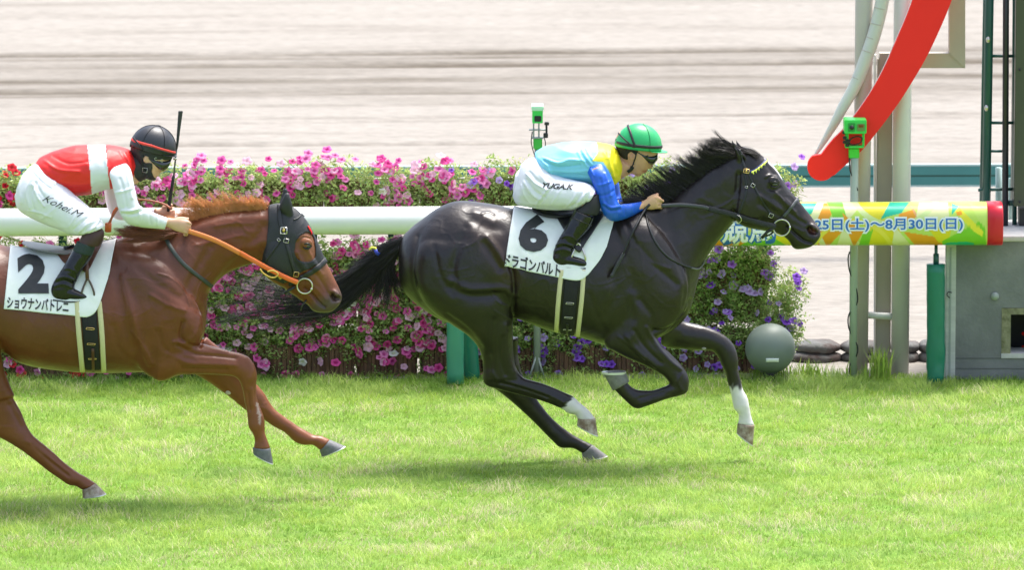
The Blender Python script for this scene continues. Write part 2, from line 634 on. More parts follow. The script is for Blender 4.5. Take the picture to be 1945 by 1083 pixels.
def build_ground():
    # dirt sheet with raked furrows (real relief) far beyond the turf
    th = math.radians(3.4)
    xs = np.array([-300, -60, -20] + list(np.linspace(-9, 9, 46)) + [20, 60, 300], float)
    ys = np.concatenate([np.linspace(2.4, 62, 1050), np.linspace(63, 110, 60), [160, 260, 500]])
    ys = np.concatenate([[-300, -60, -8], ys])
    # ruts at the distances where the photo shows them
    rut = []
    for py, d, w in ((106, .032, .10), (113, .02, .12), (128, .028, .14), (155, .020, .10), (159, .014, .08), (176, .026, .12), (182, .015, .10),
                     (228, .018, .05), (236, .010, .06), (277, .016, .05), (60, .010, .3), (32, .008, .3), (205, .007, .05), (258, .006, .04), (8, .012, .25)):
        g = ground(0, py); rut.append((g[1] * math.cos(th) - g[0] * math.sin(th), d, w))
    X, Yv = np.meshgrid(xs, ys)
    v = Yv * math.cos(th) - X * math.sin(th)
    z = np.zeros_like(X)
    rng = np.random.default_rng(3)
    for y0, d, w in rut:
        wob = 0.25 * w * vnoise(np.column_stack([X.ravel() * 0.7, np.full(X.size, y0)]), 1.0, int(y0 * 10)).reshape(X.shape)
        am = 0.7 + 0.5 * vnoise(np.column_stack([X.ravel() * 0.35, np.full(X.size, y0 * 3)]), 1.0, 4).reshape(X.shape)
        z -= d * am * np.exp(-((v - y0 + wob) / w) ** 2)
        z += 0.5 * d * am * np.exp(-((v - y0 + wob - 1.6 * w) / w) ** 2)
    for k in range(70):
        y0 = 3.2 + rng.random() ** 1.2 * 55; w = 0.04 + 0.1 * rng.random(); am = vnoise(np.column_stack([X.ravel() * 0.3, np.full(X.size, y0 * 7)]), 1.0, k).reshape(X.shape)
        z -= 0.007 * (0.5 + am) * np.exp(-((v - y0) / w) ** 2)
    nz = vnoise(np.column_stack([X.ravel() * 1.2, Yv.ravel() * 5]), 1.0, 9) + 0.6 * vnoise(np.column_stack([X.ravel() * 3, Yv.ravel() * 9]), 1.0, 19)
    z += 0.004 * nz.reshape(X.shape)
    z = np.where(Yv < 2.6, -0.02, z)
    # furrow shade painted into the sand colour, plus a broad darker band and mottling
    rut_shade = np.zeros_like(X)
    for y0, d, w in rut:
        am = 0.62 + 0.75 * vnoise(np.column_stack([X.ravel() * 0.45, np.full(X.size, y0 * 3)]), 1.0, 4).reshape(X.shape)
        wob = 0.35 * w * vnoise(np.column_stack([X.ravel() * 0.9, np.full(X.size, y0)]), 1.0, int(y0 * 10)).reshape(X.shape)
        rut_shade = np.maximum(rut_shade, np.clip(am, 0, 1.2) * np.exp(-(np.abs(v - y0 + wob) / (0.8 * w)) ** 1.5) * d / .028)
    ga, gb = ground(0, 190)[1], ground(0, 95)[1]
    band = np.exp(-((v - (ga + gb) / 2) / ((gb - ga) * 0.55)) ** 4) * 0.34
    rut_shade = np.clip(rut_shade + band + 0.16 * nz.reshape(X.shape), 0, 1)[..., None]
    c = np.array([0.250, 0.232, 0.206]) * (1 - rut_shade) + np.array([0.094, 0.080, 0.062]) * rut_shade
    ny, nx = X.shape
    V = np.column_stack([X.ravel(), Yv.ravel(), z.ravel()])
    i = np.arange(ny - 1)[:, None] * nx + np.arange(nx - 1)[None]
    i = i.ravel()
    Q = np.column_stack([i, i + 1, i + nx + 1, i + nx])
    m = mat('raked_sand', attr=True, rough=0.95, var=0.24, vscale=7.0, stretch=(1.0, 2.6, 1), bump=1.0, bscale=9, spec=0.1)
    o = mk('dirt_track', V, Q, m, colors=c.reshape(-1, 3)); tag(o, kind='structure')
    # turf sheet
    xs = np.linspace(-60, 60, 121); ys = np.concatenate([[-200, -60, -20], np.linspace(-8, TURF_FAR, 60)])
    X, Yv = np.meshgrid(xs, ys); ny, nx = X.shape
    V = np.column_stack([X.ravel(), Yv.ravel(), np.full(X.size, 0.004)])
    i = (np.arange(ny - 1)[:, None] * nx + np.arange(nx - 1)[None]).ravel()
    Q = np.column_stack([i, i + 1, i + nx + 1, i + nx])
    m = mat('turf_soil', (0.125, 0.235, 0.034), rough=0.9, color2=(0.18, 0.27, 0.06), vscale=5, bump=0.6, bscale=90, spec=0.1)
    o = mk('turf', V, Q, m); tag(o, kind='structure')

def build_grass():
    rng = np.random.default_rng(5)
    x0, x1, y0, y1 = -5.2, 5.2, -4.9, TURF_FAR + 0.10
    N = int((x1 - x0) * (y1 - y0) * 5300)
    x = rng.uniform(x0, x1, N); y = rng.uniform(y0, y1, N)
    P2 = np.column_stack([x, y])
    n1 = vnoise(P2, 1.3, 1); n2 = vnoise(P2, 5.0, 2); n3 = vnoise(P2, 15.0, 3); n4 = vnoise(P2 * [1, 1.6], 2.6, 8)
    back = np.clip((y - (TURF_FAR - 0.75)) / 0.6, 0, 1)
    h = 0.020 + 0.009 * n2 + 0.011 * n3 + 0.004 * n1 + 0.010 * rng.random(N) + 0.012 * back * (0.7 + 0.6 * rng.random(N))
    h *= rng.choice([1, 1, 1, 1.5], N)
    h = np.clip(h, 0.012, 0.11)
    w = 0.0026 + 0.0018 * rng.random(N)
    a = rng.uniform(0, 2 * np.pi, N)
    lean = h * (0.6 + 1.0 * rng.random(N))
    # neighbouring blades lean alike, so tufts show
    swirl = 3.2 * n4 + 2.2 * n2
    a = np.where(rng.random(N) < 0.65, swirl + rng.normal(0, 0.7, N), a)
    dx, dy = np.cos(a), np.sin(a)
    sx, sy = -dy, dx
    B = np.column_stack([x, y, np.zeros(N)])
    D = np.column_stack([dx, dy, np.zeros(N)]); Sd = np.column_stack([sx, sy, np.zeros(N)])
    b = rng.uniform(-0.5, 0.5, N)
    Sd += D * b[:, None] * 0.3
    H = np.zeros((N, 3)); H[:, 2] = h
    v0 = B - Sd * w[:, None] / 2; v1 = B + Sd * w[:, None] / 2
    m = B + D * (lean * 0.30)[:, None] + H * 0.62
    v2 = m - Sd * w[:, None] * 0.38; v3 = m + Sd * w[:, None] * 0.38
    v4 = B + D * lean[:, None] + H * (1.0)
    V = np.stack([v0, v1, v3, v2, v4], 1)
    base = np.arange(N) * 5
    T = np.concatenate([np.column_stack([base, base + 1, base + 2]), np.column_stack([base, base + 2, base + 3]), np.column_stack([base + 3, base + 2, base + 4])])
    # colours of the living blades and the straw
    g1 = np.array([0.245, 0.385, 0.058]); g2 = np.array([0.370, 0.485, 0.105]); g3 = np.array([0.140, 0.290, 0.044]); st = np.array([0.54, 0.49, 0.30])
    t = np.clip(0.5 + 0.45 * n1 + 0.55 * n2 + 0.35 * n3 + 0.3 * rng.normal(size=N) * 0.6, 0, 1)[:, None]
    c = g1 * (1 - t) + g2 * t
    d = np.clip(-0.25 + 0.9 * vnoise(P2, 2.9, 21) + 0.5 * back + 0.2 * rng.normal(size=N), 0, 0.85)[:, None]
    c = c * (1 - d) + g3 * d
    sm = rng.random(N) < np.clip(0.13 + 0.34 * vnoise(P2 * [1, 1.5], 2.1, 31) + 0.34 * vnoise(P2, 7, 33), 0.03, 0.75) * (1 - 0.8 * back)
    c[sm] = st * (0.75 + 0.4 * rng.random((sm.sum(), 1)))
    c *= (0.78 + 0.40 * rng.random((N, 1)))
    c *= (1 + 0.16 * n3 + 0.10 * n2)[:, None]
    C = np.repeat(c[:, None], 5, 1).reshape(-1, 3)
    m = mat('grass_blade', attr=True, rough=0.55, spec=0.25, trans=0.38)
    o = mk('grass', V.reshape(-1, 3), T, m, colors=C, smooth=True)
    tag(o, 'short bright green racecourse turf flecked with dry straw blades', 'grass', kind='stuff')
    # taller weeds round the posts
    rng = np.random.default_rng(6); mb = []
    mb2 = MB(); cols = []
    for k in range(330):
        px = rng.choice([rng.uniform(1655, 1690), rng.uniform(1500, 1620), rng.uniform(1520, 1560), rng.uniform(1430, 1500), rng.uniform(1640, 1670)], p=[.35, .2, .15, .2, .1])
        p = ground(px, rng.uniform(716, 724)); hh = rng.uniform(0.06, 0.15) * (1.5 if 1655 < px < 1690 else .85)
        a = rng.uniform(0, 6.28); d = np.array([math.cos(a), math.sin(a), 0]) * hh * rng.uniform(.15, .6); s = np.array([-math.sin(a), math.cos(a), 0]) * .004
        u = np.array([0, 0, hh])
        mb2.add([p - s, p + s, p + d * .35 + u * .6 + s * .8, p + d * .35 + u * .6 - s * .8, p + d + u], [(0, 1, 2), (0, 2, 3), (3, 2, 4)])
        cols.append(np.repeat([(g1 * (0.7 + .7 * rng.random()) if rng.random() > .3 else g2)], 5, 0))
    o = mb2.build('tall_grass', m, colors=np.concatenate(cols))
    tag(o, 'loose tufts of taller grass growing round the feet of the posts', 'grass', kind='stuff')

build_ground()
build_grass()

# materials of the fixed things
M_white = mat('white_rail_paint', (0.74, 0.75, 0.73), rough=0.35, var=0.03, vscale=3)
M_beige = mat('beige_post_paint', (0.47, 0.43, 0.38), rough=0.5, var=0.08, vscale=4, bump=0.1)
M_pale = mat('pale_post_paint', (0.56, 0.565, 0.52), rough=0.45, var=0.06, vscale=4)
M_olive = mat('olive_post_paint', (0.36, 0.325, 0.26), rough=0.5, var=0.08, vscale=3)
M_red = mat('red_panel', (0.90, 0.022, 0.018), rough=0.5, spec=.3, var=0.03, vscale=2)
M_teal = mat('teal_rail_paint', (0.045, 0.20, 0.19), rough=0.4, var=0.06)
M_tealpale = mat('teal_rail_edge', (0.33, 0.47, 0.45), rough=0.4)
M_dgreen = mat('dark_green_steel', (0.012, 0.075, 0.062), rough=0.35, var=0.1)
M_pad = mat('green_vinyl_pad', (0.010, 0.17, 0.10), rough=0.38, var=0.12, vscale=5, bump=0.35, bscale=14)
M_padl = mat('pale_green_vinyl_pad', (0.05, 0.26, 0.17), rough=0.38, var=0.06, vscale=4)
M_conc = mat('grey_concrete', (0.165, 0.17, 0.165), rough=0.85, color2=(0.20, 0.205, 0.20), vscale=3, var=0.12, bump=0.35, bscale=45)
M_conct = mat('pale_concrete', (0.50, 0.49, 0.46), rough=0.85, var=0.12, vscale=9, bump=0.3)
M_moss = mat('mossy_concrete', (0.26, 0.25, 0.15), rough=0.9, color2=(0.12, 0.12, 0.06), vscale=22, var=0.2, bump=0.5)
M_dark = mat('dark_rubber', (0.015, 0.016, 0.017), rough=0.5)
M_blk = mat('black_leather', (0.011, 0.011, 0.012), rough=0.38, bump=0.15, bscale=120, var=0.1)
M_steel = mat('bright_steel', (0.6, 0.58, 0.52), rough=0.28, metal=1.0)
M_brass = mat('brass', (0.75, 0.52, 0.2), rough=0.3, metal=1.0)
M_lgreen = mat('light_green_plastic', (0.05, 0.62, 0.10), rough=0.35, var=0.05)
M_bag = mat('grey_sandbag', (0.15, 0.155, 0.15), rough=0.9, color2=(0.06, 0.042, 0.038), vscale=7, var=0.3, bump=0.8, bscale=25)
M_board = mat('weathered_board', (0.50, 0.50, 0.47), rough=0.7, var=0.15, vscale=12, stretch=(0.3, 1, 2))
M_greyp = mat('grey_steel_post', (0.30, 0.33, 0.31), rough=0.45, var=0.08)

def cyl(p0, p1, r, n=20, r1=None):
    return tube([p0, (np.array(p0) + np.array(p1)) / 2, p1], [r, (r + (r1 or r)) / 2, r1 or r], n)

def ngon_prism(Pf, dy):
    """front polygon (world, facing the camera) extruded away by dy"""
    Pf = np.asarray(Pf, float); n = len(Pf); Bk = Pf + np.array([0, dy, 0])
    Fc = [tuple(range(n)), tuple(range(2 * n - 1, n - 1, -1))]
    for i in range(n): Fc.append((i, n + i, n + (i + 1) % n, (i + 1) % n))
    return np.vstack([Pf, Bk]), Fc

# ---- running rail with its printed sleeve -------------------------------------
YR = 2.95
RAIL = thing('running_rail', ground(880, 722), 'white tubular running rail ending in a colourful printed sleeve with a red tip', 'rail')
def rail_pt(px, py): return at(px, py, YR + (972.5 - px) * 0.00000)
pr0, pr1 = at(-700, 426, 2.62), at(1400, 415.5, 2.80)
V, Fc = cyl(pr0, pr1, 0.083, 32)
mk('rail_tube', V, Fc, M_white, RAIL)
# sleeve
sl0, sl1 = at(1340, 425.5, 2.79), at(1873, 424.0, 2.82)
SR = 0.1265
def sleeve_color(px, py):
    """flat print: overlapping leaf shapes in yellow, green, orange and teal"""
    Y_, LG, GR, OR, TE, CR = (.86, .74, .03), (.62, .80, .16), (.27, .66, .04), (.92, .40, .02), (.02, .56, .36), (.88, .86, .48)
    P = np.column_stack([px, py]); c = np.tile(np.array(LG), (len(px), 1))
    polys = [([(1340, 380), (1560, 380), (1500, 470), (1340, 470)], Y_), ([(1340, 440), (1450, 470), (1340, 470)], OR), ([(1400, 470), (1450, 440), (1500, 470)], GR),
        ([(1522, 386), (1552, 386), (1540, 408), (1522, 400)], TE), ([(1552, 384), (1580, 384), (1545, 430), (1535, 420)], CR),
        ([(1565, 386), (1592, 386), (1560, 440), (1540, 450)], OR), ([(1570, 384), (1615, 384), (1608, 412), (1585, 420)], GR),
        ([(1545, 440), (1600, 440), (1575, 466), (1540, 466)], OR), ([(1600, 436), (1640, 466), (1590, 466)], CR),
        ([(1600, 384), (1640, 384), (1610, 420)], CR), ([(1600, 404), (1640, 440), (1622, 470), (1610, 440)], OR),
        ([(1628, 384), (1700, 384), (1672, 420), (1650, 420)], Y_), ([(1640, 384), (1664, 384), (1690, 440), (1660, 466)], Y_),
        ([(1640, 440), (1700, 430), (1660, 470), (1630, 470)], GR), ([(1690, 384), (1727, 384), (1712, 405), (1684, 412), (1672, 418)], TE),
        ([(1708, 406), (1734, 398), (1746, 414), (1700, 436)], OR), ([(1727, 386), (1731, 386), (1745, 414), (1740, 414)], (.85, .45, .2)),
        ([(1746, 384), (1800, 384), (1806, 440), (1740, 410)], CR), ([(1660, 430), (1720, 424), (1700, 466), (1650, 466)], Y_), ([(1700, 430), (1730, 466), (1694, 466)], CR),
        ([(1716, 440), (1790, 452), (1790, 466), (1738, 466)], OR), ([(1760, 430), (1810, 424), (1800, 466), (1782, 460)], Y_),
        ([(1790, 458), (1870, 415), (1873, 466), (1790, 466)], GR), ([(1840, 384), (1873, 400), (1873, 430), (1862, 424)], (.66, .82, .2)),
        ([(1800, 384), (1812, 384), (1868, 440), (1866, 450), (1850, 440), (1812, 400)], (.92, .84, .06)), ([(1808, 386), (1822, 392), (1808, 408)], TE),
        ([(1816, 402), (1826, 400), (1828, 408), (1818, 410)], OR), ([(1790, 466), (1800, 461), (1835, 459), (1850, 462), (1850, 468)], TE),
        ([(1440, 452), (1480, 470), (1440, 470)], GR), ([(1360, 440), (1440, 440), (1440, 456), (1360, 456)], (.62, .80, .16))]
    for p, k in polys: c[inpoly(P, p)] = k
    for d, cx, cy, rr, w, k in ((0, 1480, 500, 90, 5, CR), (0, 1700, 340, 88, 5, (.75, .85, .4)), (0, 1620, 500, 80, 4, (.92, .8, .1))):
        r = np.hypot(px - cx, py - cy); c[np.abs(r - rr) < w] = k
    return c
def sleeve():
    nx, na = 720, 150
    t = np.linspace(0, 1, nx)[:, None, None]; a = np.linspace(0, 2 * np.pi, na, endpoint=False)[None, :, None]
    ax = (sl1 - sl0); ax = ax / np.linalg.norm(ax); u = np.array([0, 0, 1.0]); u -= ax * u.dot(ax); u /= np.linalg.norm(u); w = np.cross(ax, u)
    sq = lambda q: np.sign(q) * np.abs(q) ** .62
    V = sl0 + (sl1 - sl0) * t + SR * (sq(np.cos(a)) * u + sq(np.sin(a)) * w)
    V = V.reshape(-1, 3)
    i = np.arange(nx - 1)[:, None] * na; k = np.arange(na)[None]; k2 = (np.arange(na)[None] + 1) % na
    Q = np.stack([i + k, i + k2, i + na + k2, i + na + k], -1).reshape(-1, 4)
    pp = proj(V)
    me_c = sleeve_color(pp[:, 0], pp[:, 1]) ** 1.1 * .88
    return V, Q, me_c
V, Q, cc = sleeve()
M_print = mat('printed_vinyl', attr=True, rough=0.4)
mk('printed_sleeve', V, Q, M_print, RAIL, colors=cc)
SL = bvh(V, Q)
_ax = at(1903, 423.8, 2.82) - sl1; _n = _ax / np.linalg.norm(_ax); _u = np.array([0, 0, 1.0]); _u -= _n * _u.dot(_n); _w = np.cross(_n, _u)
_a = np.arange(64) * 2 * np.pi / 64; _sq = lambda q: np.sign(q) * np.abs(q) ** .62
_rg = _sq(np.cos(_a))[:, None] * _u + _sq(np.sin(_a))[:, None] * _w
V = np.concatenate([sl1 + _ax * t + _rg * SR * r for t, r in ((0, 1.0), (0.001, 1.014), (.93, 1.014), (.98, 1.0), (1.0, .96))])
Fc = [(i * 64 + k, i * 64 + (k + 1) % 64, (i + 1) * 64 + (k + 1) % 64, (i + 1) * 64 + k) for i in range(4) for k in range(64)] + [tuple(range(256, 320))]
M_redv = mat('red_vinyl', (0.62, 0.012, 0.03), rough=0.35, var=0.04)
mk('red_end_cap', V, Fc, M_redv, RAIL)
M_ink = mat('blue_print', (0.025, 0.16, 0.55), rough=0.4)
M_wink = mat('white_print', (0.85, 0.87, 0.86), rough=0.4)
_q = [(1547, 415), (1829, 413), (1547, 441)]
lettering('lettering', '25日(土)〜8月30日(日)', SL, [(_q[0][0] - 3, 411.5), (1832, 409.5), (_q[0][0] - 3, 444.5)], 3, M_wink, RAIL, offset=0.10, off=0.002)
lettering('lettering', '25日(土)〜8月30日(日)', SL, _q, 3, M_ink, RAIL, offset=0.022, off=0.0035)
_q = [(1371, 408), (1471, 407), (1371, 462)]
lettering('lettering', '競馬', SL, [(1367, 404), (1475, 403), (1367, 466)], 3, M_ink, RAIL, offset=0.075, off=0.002)
lettering('lettering', '競馬', SL, _q, 3, M_wink, RAIL, offset=0.018, off=0.0035)
# supports: padded posts under the rail
def padded(px0, px1, ytop, ybot, Y, m, name='padded_post', lean=0.0, wr=0.004):
    b = at((px0 + px1) / 2 + lean, ybot, Y); t = at((px0 + px1) / 2, ytop, Y); r = (px1 - px0) / 2 / 316
    P = [b + (t - b) * k / 14 for k in range(15)]
    V, Fc = tube(P, r, 28)
    n = vnoise(V, 18, 5) * np.clip((t[2] - V[:, 2]) / (t[2] - b[2]), 0.15, 1)
    d = V - b; d[:, 2] = 0; V[:, :2] += wr * n[:, None] * (V[:, :2] - b[:2]) / r
    return mk(name, V, Fc, m, RAIL)
padded(1760, 1795, 502, 728, 2.82, M_pad, wr=0.012)
V, Fc = cyl(at(1778, 460, 2.82), at(1778, 505, 2.82), 0.010); mk('post_rod', V, Fc, M_dgreen, RAIL)
V, Fc = cyl(at(1778, 482, 2.82), at(1778, 504, 2.82), 0.017); mk('rod_collar', V, Fc, M_dgreen, RAIL)
padded(848, 881, 440, 728, 2.76, M_padl)
padded(872, 902, 560, 722, 2.95, M_pad, lean=10)
padded(-120, -90, 440, 732, 2.66, M_padl)

# ---- teal guard rail on the inside of the dirt course --------------------------
YG = 8.0
GR = thing('guard_rail', at(1250, 500, YG), 'teal double-beam guard rail between turf and sand track, behind the flowers', 'rail')
def yaw_line(py0, py1, Y0_, Y1_): return at(-900, py0, Y0_), at(2900, py1, Y1_)
for (a, b, m, nm, th) in ((317, 335, M_teal, 'beam', .05), (338, 354, M_teal, 'beam', .05), (315, 319, M_tealpale, 'beam_edge', .06), (353.5, 357.5, M_tealpale, 'beam_edge', .06), (334.5, 338.5, M_dgreen, 'beam_groove', .03)):
    A = [at(-900, a + 8, YG - .35), at(2900, a - 7, YG + .4), at(2900, b - 7, YG + .4), at(-900, b + 8, YG - .35)]
    V, Fc = ngon_prism(A, th); mk(nm, V, Fc, m, GR, smooth=False)
for px in (-400, 560, 905, 1250, 2250):
    g = at(px, 330, YG + .07 + .0001 * px); V, Fc = box((g[0], g[1] + .05, g[2] / 2 - .02), (.07, .07, g[2]), bev=.006); mk('post', V, Fc, M_dgreen, GR, smooth=False)

# ---- posts of the finish marker --------------------------------------------------
def post(name, x0, x1, ybot, ytop, Y, m, parent, square=False, x0t=None, x1t=None):
    x0t = x0 if x0t is None else x0t; x1t = x1 if x1t is None else x1t
    b = at((x0 + x1) / 2, ybot, Y); t = at((x0t + x1t) / 2, ytop, Y)
    s = (Y - CAM[1]) * 1.01 / F; r0 = (x1 - x0) / 2 * s; r1 = (x1t - x0t) / 2 * s
    if square:
        V, Fc = box((b + t) / 2, (2 * r0, 2 * r0, abs(t[2] - b[2])), bev=.008)
        return mk(name, V, Fc, m, parent, smooth=False)
    V, Fc = cyl(b, t, r0, 28, r1)
    return mk(name, V, Fc, m, parent)
FM = thing('finish_marker', ground(1675, 722), 'tall finish marker of beige posts carrying a big red curved panel', 'sign post')
post('round_post', 1618, 1648, 716, -500, 3.20, M_beige, FM, x0t=1629, x1t=1665)
post('round_post', 1692, 1726, 716, -300, 3.20, M_pale, FM, x0t=1700, x1t=1736)
post('square_post', 1664, 1693, 712, 108, 3.32, M_olive, FM, square=True)
V, Fc = cyl(at(1640, 598, 3.2), at(1698, 602, 3.2), .021); mk('cross_tube', V, Fc, M_pale, FM)
A = [at(1671, 101, 3.27), at(1833, 101, 3.27), at(1833, 129, 3.27), at(1671, 129, 3.27)]
V, Fc = ngon_prism(A, .09); mk('frame_bar', V, Fc, M_olive, FM, smooth=False)
A = [at(1803, -250, 3.265), at(1833.5, -250, 3.265), at(1833.5, 129.5, 3.265), at(1803, 101, 3.265)]
V, Fc = ngon_prism(A, .1); mk('frame_bar', V, Fc, M_olive, FM, smooth=False)
A = [at(1660, 104, 3.37), at(1664, 104, 3.37), at(1664, 715, 3.37), at(1660, 715, 3.37)]
V, Fc = ngon_prism(A, .05); mk('edge_strip', V, Fc, M_white, FM, smooth=False)
def arc_band(Lp, Rp, sub, ext):
    L = catmull(Lp, sub); R = catmull(Rp, sub); return L, R
Lp = [(1555, 300), (1580, 268), (1609, 238), (1650, 182), (1679, 130), (1703, 75), (1727, 18), (1745, -40), (1758, -110), (1762, -180)]
Rp = [(1579, 338), (1612, 308), (1643, 279), (1698, 208), (1737, 148), (1768, 92), (1800, 20), (1820, -40), (1834, -110), (1838, -180)]
L = catmull(Lp, 5); R = catmull(Rp, 5)
cap = [(1558 + 27 * math.cos(a), 318 + 27 * math.sin(a)) for a in np.linspace(math.radians(-128), math.radians(-332), 14)]
cap = [(1560 + 26.5 * math.cos(a), 317 + 26.5 * math.sin(a)) for a in np.linspace(math.radians(232), math.radians(42), 16)]
poly = [tuple(p) for p in R[::-1]][:-1] + cap[::-1] + [tuple(p) for p in L[1:]]
def band_solid(poly_px, Y, dy, name, m, parent):
    A = np.array([at(x, y, Y) for x, y in poly_px])
    V, Fc = ngon_prism(A, dy)
    bm = bmesh.new(); vs = [bm.verts.new(v) for v in V]
    for f in Fc: bm.faces.new([vs[i] for i in f])
    bmesh.ops.triangulate(bm, faces=[f for f in bm.faces if len(f.verts) > 4])
    bmesh.ops.recalc_face_normals(bm, faces=bm.faces)
    bm.verts.index_update()
    V = np.array([v.co[:] for v in bm.verts]); Fc = [tuple(v.index for v in f.verts) for f in bm.faces]; bm.free()
    return mk(name, V, Fc, m, parent, smooth=False)
band_solid(poly, 3.04, .045, 'red_panel', M_red, FM)
# light edge of the panel and the white tube behind
ed = [at(x, y, 3.09) for x, y in L]; V, Fc = tube(ed, .008, 8); mk('panel_edge', V, Fc, M_white, FM)
wl = [(1541, 304), (1553, 287), (1568, 263), (1586, 232), (1600, 205), (1624, 162), (1645, 110), (1662, 60), (1676, 0), (1684, -60), (1688, -160)]
wr = [.004, .012, .020, .028, .033, .037, .040, .041, .041, .041, .041]
V, Fc = tube([at(x, y, 3.135) for x, y in wl], wr, 20, sub=5); mk('curved_tube', V, Fc, M_pale, FM)
# seams of the curved tube
for i in (3, 4, 5, 6, 7):
    for t in (.25, .75):
        p = np.array(wl[i]) * (1 - t) + np.array(wl[i + 1]) * t; q = np.array(wl[i + 1]) - np.array(wl[i]); q = q / np.linalg.norm(q) * 1.0
        V, Fc = tube([at(*(p - q), 3.135), at(*(p + q), 3.135)], wr[i] * 1.02, 20); mk('tube_seam', V, Fc, M_beige, FM)

# ---- photo-finish cameras on poles ------------------------------------------------
def rbox(mb, x0, y0, x1, y1, Y, dy, bev=.003):
    a, b = at(x0, y0, Y), at(x1, y1, Y); c = (a + b) / 2; c[1] += dy / 2
    V, Fc = box(c, (abs(b[0] - a[0]), dy, abs(a[2] - b[2])), bev=bev); mb.add(V, Fc); return mb
C2 = thing('finish_camera', ground(1620, 722), 'bright green sensor box on a pale pole in front of the red curved panel', 'camera')
V, Fc = cyl(at(1620, 722, 3.0), at(1623, 300, 3.0), .024); mk('pole', V, Fc, mat('pale_green_pole', (.36, .43, .33), rough=.5), C2)
mb = MB(); rbox(mb, 1604, 228, 1646, 254, 2.900, .16, .004); mb.build('camera_box', M_lgreen, C2)
mb = MB(); rbox(mb, 1611, 233.5, 1624, 250, 2.892, .03); mb.build('lens_plate', mat('mid_green_plastic', (.02, .30, .05), rough=.4), C2)
V, Fc = cyl(at(1618, 242, 2.885), at(1618, 242, 2.920), .014); mk('lens', V, Fc, M_dark, C2)
mb = MB(); rbox(mb, 1628, 235, 1643, 249, 2.892, .03); mb.build('display_panel', mat('dull_green_panel', (.14, .25, .07), rough=.4), C2)
mb = MB(); rbox(mb, 1631, 237, 1640, 242, 2.889, .02, .001); mb.build('display', mat('dark_orange_glass', (.20, .05, .01), rough=.3), C2)
mb = MB(); rbox(mb, 1605, 254, 1612, 281, 2.960, .03); rbox(mb, 1638, 254, 1642, 279, 2.960, .03); rbox(mb, 1606, 277, 1641, 281, 2.950, .06); mb.build('bracket', M_lgreen, C2)
mb = MB(); rbox(mb, 1612.5, 281.5, 1632, 302, 2.985, .062, .006); mb.build('pole_socket', mat('vivid_green_plastic', (.06, .60, .05), rough=.4), C2)
mb = MB()
for x, y in ((1603, 252), (1604, 262), (1604, 270), (1609, 276), (1610, 268)): rbox(mb, x - 3, y - 3, x + 4, y + 3, 2.940, .02)
mb.build('connector', M_dark, C2)
V, Fc = tube([at(x, y, 2.950) for x, y in ((1612, 276), (1616, 264), (1628, 259), (1637, 262), (1634, 271), (1620, 275), (1611, 270))], .004, 8, sub=5); mk('cable_loop', V, Fc, M_dark, C2)
for run in (((1613, 300), (1615, 325), (1624, 345), (1629, 362)), ((1614, 478), (1611, 490), (1613, 512), (1621, 535), (1627, 552), (1629, 570), (1626, 580)), ((1615, 592), (1611, 604), (1612, 622), (1620, 642), (1628, 656), (1629, 668), (1626, 678)), ((1616, 690), (1613, 702), (1615, 718))):
    V, Fc = tube([at(x, y, 2.985) for x, y in run], .0042, 8, sub=4); mk('pole_cable', V, Fc, M_dark, C2)
C1 = thing('finish_camera', ground(1020, 716), 'green sensor box with dark screen on a grey tripod pole behind the leading jockey', 'camera')
tag(C1, group=None)
mb = MB(); rbox(mb, 1011, 209, 1031, 234, 3.05, .12); mb.build('camera_box', M_lgreen, C1)
mb = MB(); rbox(mb, 1009.5, 202, 1032.5, 210.5, 3.03, .16); mb.build('box_lid', mat('pale_green_plastic', (.45, .75, .52), rough=.4), C1)
mb = MB(); rbox(mb, 1015, 220, 1028, 231, 3.045, .02); mb.build('screen', M_dark, C1)
mb = MB(); rbox(mb, 1034, 232, 1043, 238, 3.04, .03); rbox(mb, 1032, 253, 1041, 262, 3.04, .03); rbox(mb, 1036, 238, 1040, 254, 3.05, .02); mb.build('connector', M_dark, C1)
mb = MB(); rbox(mb, 1004, 246, 1040, 248, 3.05, .04); rbox(mb, 1012, 234, 1015, 262, 3.06, .03); rbox(mb, 1022, 234, 1025, 262, 3.06, .03); rbox(mb, 1009, 261, 1033, 263.5, 3.05, .05); mb.build('bracket', M_greyp, C1)
mb = MB(); rbox(mb, 1013, 263, 1030, 284, 3.05, .07, .006); mb.build('pole_socket', mat('deep_green_plastic', (.05, .45, .06), rough=.4), C1)
V, Fc = tube([at(x, y, 3.03) for x, y in ((1011, 250), (1009, 268), (1012, 284), (1017, 298))], .003, 8, sub=4); mk('cable', V, Fc, M_dark, C1)
V, Fc = tube([at(x, y, 3.03) for x, y in ((1034, 262), (1036, 272), (1034, 284), (1027, 292))], .003, 8, sub=4); mk('cable', V, Fc, M_dark, C1)
V, Fc = cyl(at(1020, 722, 3.08), at(1022, 280, 3.08), .021); mk('pole', V, Fc, M_greyp, C1)
for dx in (-15, 14):
    V, Fc = cyl(at(1020 + dx, 720, 3.05), at(1020, 672, 3.07), .006); mk('leg', V, Fc, M_greyp, C1)

